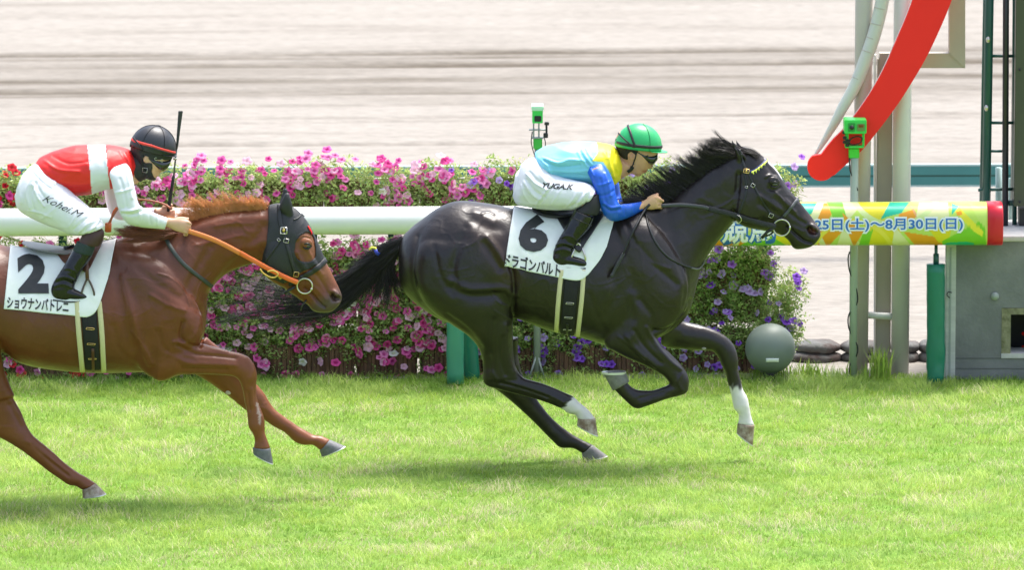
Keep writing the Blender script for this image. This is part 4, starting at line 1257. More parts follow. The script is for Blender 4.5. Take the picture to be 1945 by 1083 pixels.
    S = [
        ([(859, 536), (878, 545), (897, 550), (930, 548), (960, 548), (974, 561)], 7, .007, True), ([(856, 545), (876, 556), (900, 562), (940, 560)], 8, -.006, True),
        ([(886, 434), (868, 478), (860, 515), (866, 540)], 8, -.008, True), ([(925, 452), (942, 472), (957, 498)], 6, .008, True), ([(918, 462), (934, 486), (950, 510)], 7, -.006, True),
        ([(903, 404), (918, 410), (936, 422)], 9, .006, True), ([(900, 420), (920, 430), (950, 436)], 9, -.004, True), ([(893, 440), (905, 452)], 15, .006, True), ([(915, 408), (926, 404), (938, 408)], 2, .003, True), ([(880, 470), (900, 462), (912, 448)], 2, .002, True), ([(935, 560), (948, 576), (966, 582)], 1.6, .0025, True), ([(938, 590), (955, 600), (970, 604)], 1.6, .002, True), ([(1195, 420), (1215, 470), (1222, 520)], 2, .0018, True), ([(1240, 560), (1262, 580), (1285, 584)], 1.6, .002, True), ([(1340, 400), (1370, 392), (1390, 380)], 2, .002, True), ([(1466, 380), (1478, 390), (1492, 412)], 1.4, .0025, True), ([(1480, 372), (1500, 392), (1520, 418)], 1.4, .002, True),
        ([(794, 450), (786, 490), (786, 530), (800, 570)], 5, -.006, True), ([(820, 440), (800, 500), (806, 550)], 16, .007, True),
        ([(806, 545), (850, 575), (895, 590), (950, 585)], 16, .004, True), ([(968, 505), (975, 530), (975, 600)], 5, -.010, True), ([(984, 512), (992, 530), (985, 560)], 6, .005, True),
        ([(850, 600), (890, 630), (912, 660)], 6, -.005, True), ([(940, 610), (935, 660), (930, 700)], 8, -.006, True), ([(960, 620), (962, 670), (975, 705)], 7, .005, True),
        ([(1245, 630), (1262, 628), (1285, 615), (1305, 592), (1313, 570)], 3.5, -.010, True), ([(1180, 480), (1220, 520), (1255, 560), (1290, 570)], 20, .006, True),
        ([(1180, 400), (1200, 450), (1240, 500), (1285, 540)], 6, -.005, True), ([(1150, 600), (1170, 560), (1165, 520)], 10, -.006, True), ([(1200, 560), (1215, 600), (1200, 640)], 9, .007, True),
        ([(1215, 570), (1238, 600), (1240, 630)], 6, -.006, True), ([(1228, 622), (1246, 655), (1270, 684), (1292, 702)], 4, .006, False), ([(1205, 628), (1226, 660), (1256, 690)], 4, -.006, False), ([(1190, 640), (1214, 668), (1246, 696)], 4, .005, False),
        ([(1396, 424), (1360, 470), (1330, 530), (1310, 575)], 7, -.006, True), ([(1385, 400), (1350, 430), (1325, 470), (1300, 540)], 14, .006, True), ([(1262, 400), (1300, 390), (1340, 365), (1380, 335)], 12, .004, True), ([(1250, 430), (1290, 440), (1330, 410)], 16, -.004, True),
        ([(1403, 330), (1400, 370), (1394, 410)], 5, -.008, True), ([(1442, 372), (1462, 384), (1480, 398)], 4, .006, True), ([(1445, 388), (1465, 400), (1485, 412)], 6, -.005, True), ([(1458, 315), (1470, 330)], 5, -.004, True),
        ([(1472, 365), (1490, 385), (1510, 402)], 3, .004, True), ([(1495, 430), (1512, 446), (1528, 458), (1542, 462)], 2.6, -.011, True), ([(1490, 424), (1508, 432), (1524, 440)], 3, .003, True),
        ([(1537, 434), (1541, 441), (1549, 442)], 4.0, -.020, True), ([(1500, 404), (1515, 416), (1530, 425)], 3, -.004, True),
        ([(1455, 336), (1463, 333), (1475, 338)], 3, .005, True), ([(1460, 358), (1472, 362), (1482, 356)], 3, -.004, True),
        ([(1402, 278), (1408, 292), (1412, 304)], 4, -.012, False),
        ([(950, 728), (990, 738), (1040, 755)], 3, -.004, False), ([(1390, 672), (1396, 690)], 4, .004, False), ([(1215, 757), (1260, 745)], 3, -.003, False),
        ([(1030, 420), (1035, 500), (1030, 600)], 14, -.002, True), ([(960, 724), (1000, 736), (1050, 754), (1070, 765)], 2.4, .0028, False), ([(968, 742), (1010, 752), (1050, 768)], 2.2, -.0028, False), ([(930, 680), (934, 705), (945, 722)], 4, .003, False), ([(955, 640), (950, 680), (960, 712)], 4, -.004, False), ([(1272, 752), (1240, 762), (1215, 768)], 2.4, .0024, False), ([(1295, 710), (1288, 726), (1296, 742)], 3, .003, False), ([(1175, 640), (1195, 655), (1225, 680)], 3, .003, False), ([(825, 470), (835, 520), (860, 560)], 5, -.003, True), ([(1290, 500), (1300, 540), (1296, 580)], 5, -.004, True), ([(1210, 470), (1240, 500), (1270, 510)], 4, .003, True), ([(1120, 560), (1135, 600), (1150, 630)], 6, -.003, True), ([(985, 440), (1000, 480)], 12, .003, True),
    ]
    for i in range(9):
        x = 995 + i * 19; S.append(([(x, 450), (x - 6, 520), (x + 2, 610)], 6, -.0006, True))
    S = [(l, w * 1.0, a * 1.85, *r) for l, w, a, *r in S]
    V = sculpt(V, Q, YB, S, noise=.0016, veins=.0022)
    V = sculpt(V, Q, YB, [([(1538, 435), (1542, 440), (1548, 441)], 3.2, -.012, True)])
    black = (.0120, .0086, .0082)
    fns = [lambda V, P, R, far: (.65 * sm(P[:, 1], 600, 430) * sm(P[:, 0], 700, 900) * 0, (.03, .02, .017)),
           # brown tinge on the flank, stifle and muzzle
           lambda V, P, R, far: (.8 * np.exp(-(seg_dist(P, [(925, 440), (950, 480), (965, 520)]) / 30) ** 2), (.034, .017, .011)),
           lambda V, P, R, far: (.7 * np.exp(-(seg_dist(P, [(830, 600), (870, 622), (900, 640)]) / 14) ** 2), (.040, .030, .014)),
           lambda V, P, R, far: (.55 * np.exp(-(seg_dist(P, [(1180, 430), (1240, 520), (1290, 600)]) / 60) ** 2), (.022, .014, .012)),
           lambda V, P, R, far: (.5 * np.exp(-(seg_dist(P, [(1260, 460), (1340, 400), (1440, 350), (1500, 380)]) / 50) ** 2), (.020, .014, .013)),
           lambda V, P, R, far: (.9 * np.exp(-(seg_dist(P, [(1529, 411), (1545, 423), (1556, 436)]) / 5) ** 2), (.05, .035, .033)),
           # white blaze on the forehead
           lambda V, P, R, far: (sm(10.0 * 1 - np.abs(V[:, 1]) * 400, 0, 3) * sm(np.hypot(P[:, 0] - 1472, P[:, 1] - 318), 30, 22) * sm(P[:, 0] - (P[:, 1] - 302) * .7, 1448, 1452), (.62, .60, .58)),
           # pink in the nostril
           lambda V, P, R, far: (np.exp(-(seg_dist(P, [(1540, 437), (1546, 440)]) / 3.5) ** 2), (.14, .03, .03)),
           # socks: near hind and far fore
           lambda V, P, R, far: ((~far) * (P[:, 0] > 1050) * (P[:, 0] < 1150) * (P[:, 1] > 700) * (P[:, 1] < 830) * sm((P[:, 0] - 1050) * .75 + (P[:, 1] - 770) * .8 + 5 * vnoise(V, 60, 3) + 3 * vnoise(V, 140, 5), 14, 20), (.62, .59, .57)),
           lambda V, P, R, far: (far * (R[:, 0] > 1340) * (R[:, 1] > 690) * sm(R[:, 1] + 6 * vnoise(V * [3, 3, .6], 40, 3), 731, 741), (.66, .63, .62)),
           ]
    C = paint(V, YB, black, fns)
    body = mk('body', V, Q, M_coatb, H, colors=C)
    T = bvh(V, Q)
    # chestnut (night-eye) on the inner foreleg
    p, n = cast(T, 1337, 662, .0, .001)
    V2, F2 = ellipsoid(p, (.013, .006, .009)); mk('leg_callus', V2, F2, mat('grey_callus', (.30, .28, .25), rough=.9), H)
    # eyes
    for s in (-1, 1):
        e = at(1472, 350, s * .081); V2, F2 = ellipsoid(e, (.021, .016, .018), nu=20, nv=14); mk('eye', V2, F2, M_eye, H)
        for dz, m_ in ((.013, M_lid), (-.014, M_lid)):
            V2, F2 = tube([e + np.array([-.026, 0, -.004 + dz * .1]), e + np.array([-.012, s * .013, dz * .9]), e + np.array([.006, s * .014, dz]), e + np.array([.024, s * .004, -.004])], [.002, .0055, .0055, .002], 8, sub=4)
            mk('eyelid', V2, F2, M_lid, H)
    # hooves
    hoof('hoof', ((1163, 741), (1195, 724)), ((1144, 707), (1188, 705)), .043, -.15, YB, H, M_hoof, shoe=False)
    # sole of the folded hoof
    y = -.15
    ring = [at(1166 + 23 * math.cos(a), 708 + 7.5 * math.sin(a), y + .043 * math.sin(a) * 0) for a in np.linspace(0, 2 * np.pi, 24, endpoint=False)]
    c = at(1166, 709, y - .005)
    def sole(r0, r1, dz, dy, m, nm):
        P0 = []; n = 28
        for r in (r0, r1):
            for k in range(n):
                a = 2 * math.pi * k / n
                P0.append(at(1166 + 22.5 * r * math.cos(a), 706.5 + dz, y) + np.array([0, .043 * r * math.sin(a), 0]))
        P0 += [p - np.array([0, 0, .012]) for p in P0]
        Fc = []
        for k in range(n):
            k2 = (k + 1) % n
            Fc += [(k, k2, n + k2, n + k), (2 * n + k, 3 * n + k, 3 * n + k2, 2 * n + k2), (n + k, n + k2, 3 * n + k2, 3 * n + k), (k, 2 * n + k, 2 * n + k2, k2)]
        return mk(nm, P0, Fc, m, H, smooth=False)
    sole(.68, 1.03, 0, 0, M_shoe, 'shoe'); sole(.02, .70, 3.0, 0, M_hooft, 'sole')
    hoof('hoof', ((1433, 809), (1401, 805)), ((1430, 846), (1399, 822)), .040, .13, YB, H, M_hooft)
    hoof('hoof', ((1131, 796), (1097, 795)), ((1136, 828), (1096, 808)), .040, -.12, YB, H, M_hooft)
    hoof('hoof', ((1126, 846), (1105, 862)), ((1153, 866), (1107, 875)), .041, .12, YB, H, M_hoof)
    # mane, forelock, tail
    crest = [(1228, 390), (1246, 389), (1262, 386), (1275, 378), (1290, 366), (1305, 354), (1322, 340), (1338, 328), (1352, 318), (1366, 309), (1380, 301), (1394, 292)]
    tips = [(1184, 380), (1190, 362), (1204, 352), (1216, 342), (1230, 328), (1246, 316), (1260, 304), (1280, 296), (1300, 290), (1312, 282), (1328, 272), (1346, 268)]
    G = []
    for (a, b), (c2, d) in zip(crest, tips):
        mx, my = (a * .55 + c2 * .45), (b * .5 + d * .5 + 6)
        G.append([(a, b + 3, -.01), (a * .8 + c2 * .2, b * .8 + d * .2 + 4, -.022), (mx, my - 1, -.03), (c2, d, -.02)])
    V2, Q2 = strands(G, 3000, .0012, .012, .016, YB, seed=4, minlen=.45, wave=.012, clump=150, tight=.22); mk('mane', V2, Q2, M_hairb, H)
    G = [[(1392, 300, -.03), (1372, 298, -.045), (1350, 300, -.05), (1332, 290, -.04), (1322, 276, -.03)], [(1398, 296, -.03), (1378, 288, -.045), (1362, 286, -.05), (1346, 278, -.04), (1336, 264, -.03)], [(1404, 288, 0), (1384, 276, -.02), (1364, 268, -.02), (1350, 261, -.01), (1340, 258, 0)],
         [(1410, 284, 0), (1392, 274, 0), (1370, 266, 0), (1358, 262, 0), (1346, 270, 0)]]
    V2, Q2 = strands(G, 620, .0012, .006, .016, YB, seed=5, minlen=.6, wave=.008, clump=26); mk('mane', V2, Q2, M_hairb2, H)
    G = [[(1405, 283, -.01), (1420, 282, -.02), (1436, 288, -.03), (1447, 299, -.03)], [(1404, 287, -.03), (1418, 290, -.05), (1432, 296, -.06), (1442, 304, -.06)]]
    V2, Q2 = strands(G, 130, .0010, .005, .006, YB, seed=6, minlen=.6); mk('forelock', V2, Q2, M_hairb2, H)
    G = [[(1240, 388, -.03), (1220, 384, -.08), (1200, 384, -.10), (1180, 388, -.11)], [(1228, 380, -.03), (1205, 376, -.06), (1190, 378, -.09), (1176, 384, -.10)]]
    V2, Q2 = strands(G, 240, .0012, .008, .012, YB, seed=8, minlen=.6); mk('mane', V2, Q2, M_hairb, H)
    # tail: short side locks and the long streaming ends
    r0 = [(760, 459), (762, 470), (764, 480)]
    ends = [[(764, 456, -.0), (735, 465, 0), (705, 484, 0), (672, 502, 0), (640, 528, 0)], [(764, 459, 0), (730, 470, 0), (700, 494, 0), (664, 520, 0), (630, 548, 0)],
            [(762, 462, 0), (735, 478, 0), (700, 510, 0), (665, 548, 0), (625, 584, 0)], [(762, 466, 0), (738, 482, 0), (712, 516, 0), (690, 556, 0), (668, 588, 0)],
            [(760, 470, 0), (740, 490, 0), (726, 524, 0), (712, 562, 0), (700, 600, 0)], [(758, 474, 0), (744, 492, 0), (738, 526, 0), (738, 560, 0), (738, 600, 0)], [(752, 478, 0), (745, 492, 0), (748, 520, 0), (758, 545, 0), (772, 572, 0)]]
    V2, Q2 = strands(ends, 1900, .0014, .010, .026, YB, seed=9, minlen=.4, wave=.012, clump=130, tight=.16); mk('tail', V2, Q2, M_hairb, H)
    longs = [[(762, 460, 0), (700, 490, 0), (640, 530, 0), (560, 520, 0), (480, 504, .0), (415, 520, 0), (392, 545, 0)], [(762, 464, 0), (700, 500, 0), (640, 545, 0), (560, 548, 0), (480, 535, 0), (420, 545, 0), (390, 560, 0)],
             [(762, 466, 0), (700, 510, 0), (640, 560, 0), (560, 575, 0), (480, 570, 0), (420, 580, 0), (392, 580, 0)], [(760, 468, 0), (700, 520, 0), (640, 572, 0), (560, 592, 0), (490, 600, 0), (440, 612, 0), (404, 640, 0)],
             [(760, 470, 0), (704, 530, 0), (650, 580, 0), (580, 600, 0), (520, 606, 0), (470, 618, 0), (432, 630, 0)], [(760, 472, 0), (706, 530, 0), (660, 575, 0), (620, 600, 0), (590, 620, 0), (560, 640, 0), (540, 655, 0)]]
    V2, Q2 = strands(longs, 900, .0016, .010, .028, YB, seed=10, minlen=.5, wave=.02, clump=64, tight=.12); mk('tail', V2, Q2, M_hairb, H)
    # ribbon tied in the tail
    V2, F2 = ribbon([at(701, 474, -.04), at(706, 470, -.045), at(713, 471, -.05), at(716, 479, -.05)], [(0, -1, .3)] * 4, .013, .003); RB = mk('tail_ribbon', V2, F2, mat('yellow_ribbon', (.80, .78, .10), rough=.6), H)
    V2, F2 = ribbon([at(713, 474, -.05), at(715, 480, -.055), at(720, 484, -.05)], [(0, -1, .3)] * 3, .020, .003); mk('tail_ribbon', V2, F2, mat('blue_ribbon', (.02, .04, .35), rough=.6), H)
    return H, T, V, Q
HB, TB_, VB, QB = black_horse()

# ------------------------------------------------------------------ chestnut horse
YC = -1.15
def chestnut_horse():
    H = thing('racehorse', (at(60, 950, YC)[0], YC, 0), 'chestnut racehorse number 2 with ginger mane and black hood, galloping behind', 'horse', None)
    P = []
    torso = [(-232, 520, -232, 560, .03), (-226, 500, -228, 590, .13), (-205, 480, -214, 640, .22), (-170, 464, -185, 670, .27, 0, .1), (-120, 454, -120, 676, .285, 0, .05), (-60, 456, -60, 672, .28, 0, .05), (0, 466, 0, 668, .275, 0, .1),
             (40, 474, 40, 689, .295, 0, .12), (90, 478, 90, 700, .305, 0, .15), (150, 474, 150, 706, .305, 0, .15), (200, 462, 200, 708, .29, 0, .15), (240, 450, 245, 707, .265, 0, .15), (272, 446, 290, 704, .24, 0, .15), (294, 444, 330, 690, .215, 0, .12),
             (312, 440, 366, 668, .20, 0, .1), (328, 434, 386, 640, .18), (345, 427, 392, 606, .158), (362, 420, 393, 570, .135), (384, 412, 401, 548, .115), (415, 405, 425, 524, .10), (450, 400, 456, 508, .09), (480, 397, 482, 500, .082), (504, 395, 502, 500, .074), (522, 394, 518, 490, .05)]
    P.append(loft(torso, YC, n=80, sub=6))
    head = [(508, 392, 486, 480, .05), (528, 388, 492, 505, .072), (546, 391, 502, 522, .086), (562, 399, 514, 533, .092), (576, 414, 528, 541, .093), (588, 432, 541, 548, .09), (598, 452, 551, 556, .084), (606, 470, 560, 562, .072),
            (613, 486, 568, 568, .06), (622, 503, 577, 574, .052), (631, 520, 586, 580, .048), (640, 538, 592, 588, .05), (648, 556, 602, 593, .049), (650, 566, 614, 594, .044), (646, 577, 626, 593, .034), (640, 584, 632, 590, .014)]
    P.append(loft(head, YC, n=48, sub=6))
    for s in (-1, 1):
        P.append(ellipsoid(at(534, 492, YC + s * .078), (.09, .028, .11)))
        P.append(ellipsoid(at(582, 462, YC + s * .080), (.034, .02, .028)))
        P.append(ellipsoid(at(633, 562, YC + s * .036), (.036, .019, .034)))
        P.append(ellipsoid(at(592, 500, YC + s * .057), (.07, .014, .018), Matrix.Rotation(math.radians(55), 3, 'Y')))
    P.append(loft([(532, 398, 556, 414, .016, -.045), (532, 392, 555, 402, .020, -.05), (536, 382, 553, 388, .018, -.054), (541, 372, 550, 376, .012, -.056), (545, 366, 548, 369, .004, -.056)], YC, n=14, sub=4))
    P.append(loft([(531, 400, 547, 404, .014, .045), (532, 388, 548, 390, .018, .05), (536, 376, 547, 378, .014, .052), (539, 364, 545, 366, .009, .052), (541.5, 356, 543, 357, .003, .052)], YC, n=14, sub=4))
    for s in (-1, 1):
        P.append(loft([(-150, 480, -90, 470, .004, s * .10), (-190, 500, -60, 485, .05, s * .15), (-212, 545, -30, 520, .11, s * .155), (-222, 590, -12, 575, .13, s * .16), (-200, 640, -4, 625, .13, s * .16), (-160, 680, 2, 672, .115, s * .155), (-110, 712, 7, 700, .095, s * .145), (-72, 740, 15, 722, .08, s * .135), (-50, 766, 28, 752, .065, s * .13)], YC, n=48, sub=6))
        P.append(loft([(222, 466, 246, 464, .003, s * .05), (212, 482, 268, 480, .024, s * .12), (206, 520, 315, 505, .06, s * .16), (212, 570, 360, 555, .08, s * .165), (222, 620, 385, 605, .09, s * .16), (240, 665, 382, 645, .088, s * .155), (265, 700, 360, 676, .07, s * .145), (285, 716, 335, 700, .05, s * .14)], YC, n=48, sub=6))
    # near hind leg
    y = -.13
    P.append(loft([(5, 700, -100, 700, .08, y), (12, 725, -78, 735, .07, y), (25, 755, -58, 768, .056, y), (40, 782, -42, 796, .047, y), (50, 806, -34, 812, .044, y), (62, 826, -12, 826, .041, y), (84, 845, 28, 848, .035, y), (105, 863, 62, 872, .030, y), (122, 879, 92, 896, .029, y), (136, 889, 112, 910, .033, y), (150, 899, 130, 922, .036, y), (164, 907, 143, 924, .031, y), (182, 919, 156, 931, .035, y)], YC, n=20, sub=4))
    y = .13
    P.append(loft([(-10, 700, -100, 700, .08, y), (-2, 735, -90, 740, .07, y), (-30, 790, -110, 775, .05, y), (-60, 830, -130, 812, .042, y), (-100, 858, -150, 840, .030, y), (-130, 880, -160, 870, .032, y), (-140, 900, -165, 895, .03, y), (-130, 912, -160, 915, .033, y)], YC, n=18, sub=4))
    # near foreleg
    y = -.15
    P.append(loft([(278, 690, 345, 630, .08, y), (290, 718, 362, 645, .08, y), (310, 724, 385, 654, .070, y), (336, 714, 412, 661, .060, y), (368, 711, 436, 667, .052, y), (400, 712, 456, 671, .046, y), (428, 713, 472, 679, .044, y), (447, 717, 484, 694, .046, y), (456, 727, 488, 712, .044, y),
                   (460, 740, 487, 730, .036, y), (464, 758, 487, 750, .029, y), (468, 778, 492, 770, .028, y), (470, 796, 501, 790, .032, y), (472, 812, 503, 808, .036, y), (480, 824, 503, 822, .030, y), (484, 838, 508, 836, .029, y), (481, 852, 514, 853, .035, y)], YC, n=20, sub=4))
    y = .13
    P.append(loft([(330, 690, 392, 640, .07, .10), (365, 708, 425, 668, .058, y), (395, 726, 455, 694, .05, y), (427, 748, 480, 722, .044, y), (450, 766, 500, 744, .044, y), (468, 780, 512, 764, .040, y), (490, 790, 522, 778, .031, y), (515, 808, 542, 793, .028, y), (540, 822, 562, 807, .029, y), (560, 840, 582, 819, .035, y), (578, 846, 596, 827, .034, y), (594, 846, 610, 829, .029, y), (608, 856, 627, 836, .034, y)], YC, n=20, sub=4))
    P.append(loft([(-220, 505, -222, 540, .035), (-245, 515, -245, 540, .028), (-275, 535, -272, 552, .02), (-300, 560, -292, 570, .01)], YC, n=14, sub=4))
    V, Q = remesh(P, VOX, 4, .5)
    _p = proj(V); V = relax(V, Q, (sm(_p[:, 0], 540, 500) * sm(_p[:, 1], 740, 690)) * .95 + .05, 30, .62)
    S = [
        ([(232, 525), (248, 590), (262, 640), (285, 690)], 7, .008, True), ([(222, 530), (236, 600), (250, 660)], 9, -.006, True), ([(262, 510), (300, 540), (345, 570), (380, 590)], 8, -.005, True), ([(320, 560), (350, 600), (370, 640)], 18, .007, True),
        ([(347, 612), (343, 636), (352, 650), (380, 658)], 4, -.009, True), ([(392, 600), (388, 635), (380, 656)], 3.5, -.007, True), ([(336, 655), (370, 672), (410, 676), (448, 680)], 4, -.006, False), ([(320, 672), (360, 690), (410, 692), (445, 694)], 4.5, .005, False), ([(345, 700), (390, 702), (430, 703)], 4, -.004, False),
        ([(330, 650), (380, 655), (430, 668)], 4, .005, False), ([(470, 680), (480, 700), (476, 720)], 5, .004, False), ([(478, 740), (480, 770)], 3, .003, False), ([(470, 745), (474, 780)], 2.5, -.004, False),
        ([(505, 430), (470, 470), (430, 515), (398, 556)], 8, -.005, True), ([(502, 460), (450, 480), (410, 520), (392, 580)], 9, .005, True), ([(340, 440), (390, 428), (440, 418), (495, 415)], 8, .004, True), ([(330, 460), (390, 452), (450, 436)], 12, -.004, True), ([(398, 470), (370, 520), (352, 560)], 8, -.005, True),
        ([(260, 600), (330, 610)], 30, .004, True), ([(300, 480), (330, 540)], 16, .004, True), ([(250, 480), (232, 520)], 10, -.004, True),
        ([(-12, 640), (5, 660), (16, 690)], 6, -.008, True), ([(564, 480), (578, 508), (590, 528)], 4, .005, True), ([(582, 470), (598, 500), (612, 522)], 3, .003, True), ([(560, 498), (576, 524), (588, 545)], 6, -.004, True),
        ([(567, 454), (574, 448), (586, 450)], 3, .005, True), ([(580, 548), (594, 562), (606, 576), (616, 584)], 2.6, -.011, True), ([(630, 560), (634, 568), (643, 568)], 4.0, -.022, True), ([(600, 520), (614, 540), (622, 556)], 3, -.004, True), ([(588, 540), (604, 552), (620, 570)], 3, .003, True),
        ([(60, 845), (100, 880), (130, 905)], 3, -.004, False), ([(50, 838), (90, 868), (128, 896)], 3, .003, False), ([(20, 770), (40, 810)], 6, -.005, False),
        ([(510, 780), (550, 812), (570, 828)], 3, -.003, False), ([(215, 620), (225, 660), (250, 690)], 6, -.003, True), ([(286, 560), (320, 580), (350, 590)], 4, .003, True), ([(410, 430), (440, 425), (480, 425)], 3, .002, True), ([(370, 466), (420, 456), (460, 446)], 3, .002, True), ([(300, 630), (310, 660), (335, 680)], 5, -.004, True), ([(380, 600), (372, 630), (360, 645)], 4, .003, True),
    ]
    for i in range(9):
        x = 30 + i * 20; S.append(([(x, 550), (x - 8, 610), (x, 690)], 6, -.0006, True))
    for k, pth in enumerate(([(250, 630), (275, 660), (290, 690)], [(300, 520), (322, 528), (350, 552), (360, 580)], [(400, 520), (380, 540), (372, 570)], [(232, 548), (240, 580), (236, 610)])):
        S.append((pth, 1.6, .0030, True))
    S = [(l, w * 1.0, a * 1.75, *r) for l, w, a, *r in S]
    V = sculpt(V, Q, YC, S, noise=.0018, veins=.0022)
    V = sculpt(V, Q, YC, [([(632, 562), (636, 568), (642, 567)], 3.0, -.012, True)])
    base = (.138, .0365, .0120)
    fns = [lambda V, P, R, far: (.5 * np.exp(-(seg_dist(P, [(20, 600), (120, 640), (200, 690)]) / 60) ** 2), (.115, .045, .018)),
           lambda V, P, R, far: (.75 * np.exp(-(seg_dist(P, [(220, 480), (280, 540), (330, 470)]) / 45) ** 2), (.085, .030, .018)),
           lambda V, P, R, far: (.8 * sm(P[:, 1], 640, 760) * (P[:, 0] > 300), (.21, .066, .022)),
           lambda V, P, R, far: (.7 * sm(P[:, 1], 720, 860) * (P[:, 0] < 250), (.19, .062, .022)),
           lambda V, P, R, far: (.6 * np.exp(-(seg_dist(P, [(580, 440), (600, 480), (615, 520)]) / 22) ** 2), (.26, .10, .04)),
           lambda V, P, R, far: (.85 * sm(P[:, 0] * .5 + P[:, 1] * .85, 775, 800) * (P[:, 0] > 560) * (P[:, 1] < 610), (.070, .050, .042)),
           lambda V, P, R, far: (np.exp(-(seg_dist(P, [(632, 563), (638, 567)]) / 4.0) ** 2), (.035, .012, .012)),
           # pale scar marks on the shoulder and cannon
           lambda V, P, R, far: ((~far) * sm(7 - seg_dist(P, [(259, 463), (266, 459), (272, 457)]) + 3 * vnoise(V, 90, 3), 1, 4), (.40, .27, .23)),
           lambda V, P, R, far: ((~far) * .8 * sm(3.4 - seg_dist(P, [(489, 768), (493, 790), (494, 803)]) + 2.5 * vnoise(V, 160, 3), 0, 2), (.45, .33, .30)),
           lambda V, P, R, far: (far * (R[:, 1] > 880) * sm(R[:, 1], 880, 890) * 0, (.6, .6, .6))]
    C = paint(V, YC, base, fns)
    mk('body', V, Q, M_coatc, H, colors=C)
    T = bvh(V, Q)
    p, n = cast(T, 434, 746, YC, .001); V2, F2 = ellipsoid(p, (.016, .006, .012)); mk('leg_callus', V2, F2, mat('pale_callus', (.50, .42, .34), rough=.9), H)
    for s in (-1, 1):
        e = at(584, 467, YC + s * .083); V2, F2 = ellipsoid(e, (.021, .016, .018), nu=20, nv=14); mk('eye', V2, F2, M_eye, H)
        for dz in (.013, -.014):
            V2, F2 = tube([e + np.array([-.026, 0, .0]), e + np.array([-.012, s * .013, dz * .9]), e + np.array([.006, s * .014, dz]), e + np.array([.024, s * .004, -.002])], [.002, .005, .005, .002], 8, sub=4); mk('eyelid', V2, F2, M_lid, H)
    M_hb = mat('blue_grey_hoof', (.115, .118, .125), rough=.6, var=.3, vscale=50, bump=.2)
    hoof('hoof', ((514, 853), (480, 851)), ((519, 881), (481, 862)), .041, -.15, YC, H, M_hb)
    hoof('hoof', ((627, 836), (607, 857)), ((655, 848), (611, 868)), .040, .13, YC, H, M_hb)
    hoof('hoof', ((182, 919), (156, 932)), ((201, 938), (157, 946)), .042, -.13, YC, H, M_hooft)
    hoof('hoof', ((-130, 912), (-160, 915)), ((-120, 932), (-162, 930)), .041, .13, YC, H, M_hb)
    crest = [(300, 446), (318, 441), (338, 436), (355, 424), (374, 418), (398, 411), (420, 406), (445, 402), (470, 399), (490, 397), (506, 395)]
    tips = [(268, 436), (290, 428), (312, 420), (322, 402), (340, 388), (362, 374), (392, 368), (420, 370), (448, 378), (470, 381), (488, 386)]
    G = []
    for (a, b), (c2, d) in zip(crest, tips):
        G.append([(a, b + 2, -.0), (a * .75 + c2 * .25 + 2, b * .7 + d * .3, -.012), (a * .4 + c2 * .6 + 2, b * .35 + d * .65 - 2, -.018), (c2, d, -.015)])
    V2, Q2 = strands(G, 3200, .0010, .012, .018, YC, seed=14, minlen=.35, wave=.008, clump=160, tight=.35); mk('mane', V2, Q2, M_hairc, H)
    G = [[(340, 434, -.04), (318, 436, -.08), (296, 432, -.11), (260, 428, -.12), (214, 426, -.13)], [(335, 440, -.05), (310, 444, -.10), (280, 442, -.13), (245, 440, -.14), (205, 434, -.15)], [(330, 444, -.06), (300, 450, -.11), (270, 449, -.14), (240, 450, -.15), (208, 448, -.16)], [(325, 446, -.07), (295, 452, -.12), (265, 454, -.15), (230, 454, -.16), (214, 464, -.17)]]
    V2, Q2 = strands(G, 1300, .0012, .009, .014, YC, seed=15, minlen=.5, wave=.006, clump=40); mk('mane', V2, Q2, mat('auburn_hair', (.20, .062, .028), rough=.5, var=.3, vscale=20), H)
    # tail, left of the frame
    G = [[(-235, 510, 0), (-290, 530, 0), (-360, 560, 0), (-430, 600, 0)], [(-235, 515, 0), (-285, 545, 0), (-340, 600, 0), (-390, 660, 0)], [(-235, 520, 0), (-275, 560, 0), (-300, 640, 0), (-320, 720, 0)]]
    V2, Q2 = strands(G, 900, .0014, .015, .03, YC, seed=16, wave=.015); mk('tail', V2, Q2, M_hairc, H)
    return H, T, V, Q
HC, TC_, VC, QC = chestnut_horse()

# ================================================================== TACK
M_cloth = mat('white_saddle_cloth', (.76, .79, .77), rough=.8, var=.03, vscale=10, bump=.25, bscale=14)
M_num = mat('black_print', (.022, .023, .026), rough=.6)
M_elastic = mat('black_elastic_girth', (.010, .010, .011), rough=.8, bump=.3, bscale=200)
M_foam = mat('cream_girth_sleeve', (.58, .54, .32), rough=.85, bump=.3, bscale=60)
M_brown = mat('brown_leather', (.090, .032, .018), rough=.45, var=.15, bump=.2)
M_grey = mat('grey_leather', (.20, .20, .20), rough=.4)
M_strap = mat('black_strap', (.014, .015, .017), rough=.5)
M_hood = mat('black_hood_cloth', (.015, .016, .019), rough=.55, bump=.15, bscale=200)
M_orange = mat('orange_rein', (.75, .13, .02), rough=.5, color2=(.62, .17, .035), vscale=6)

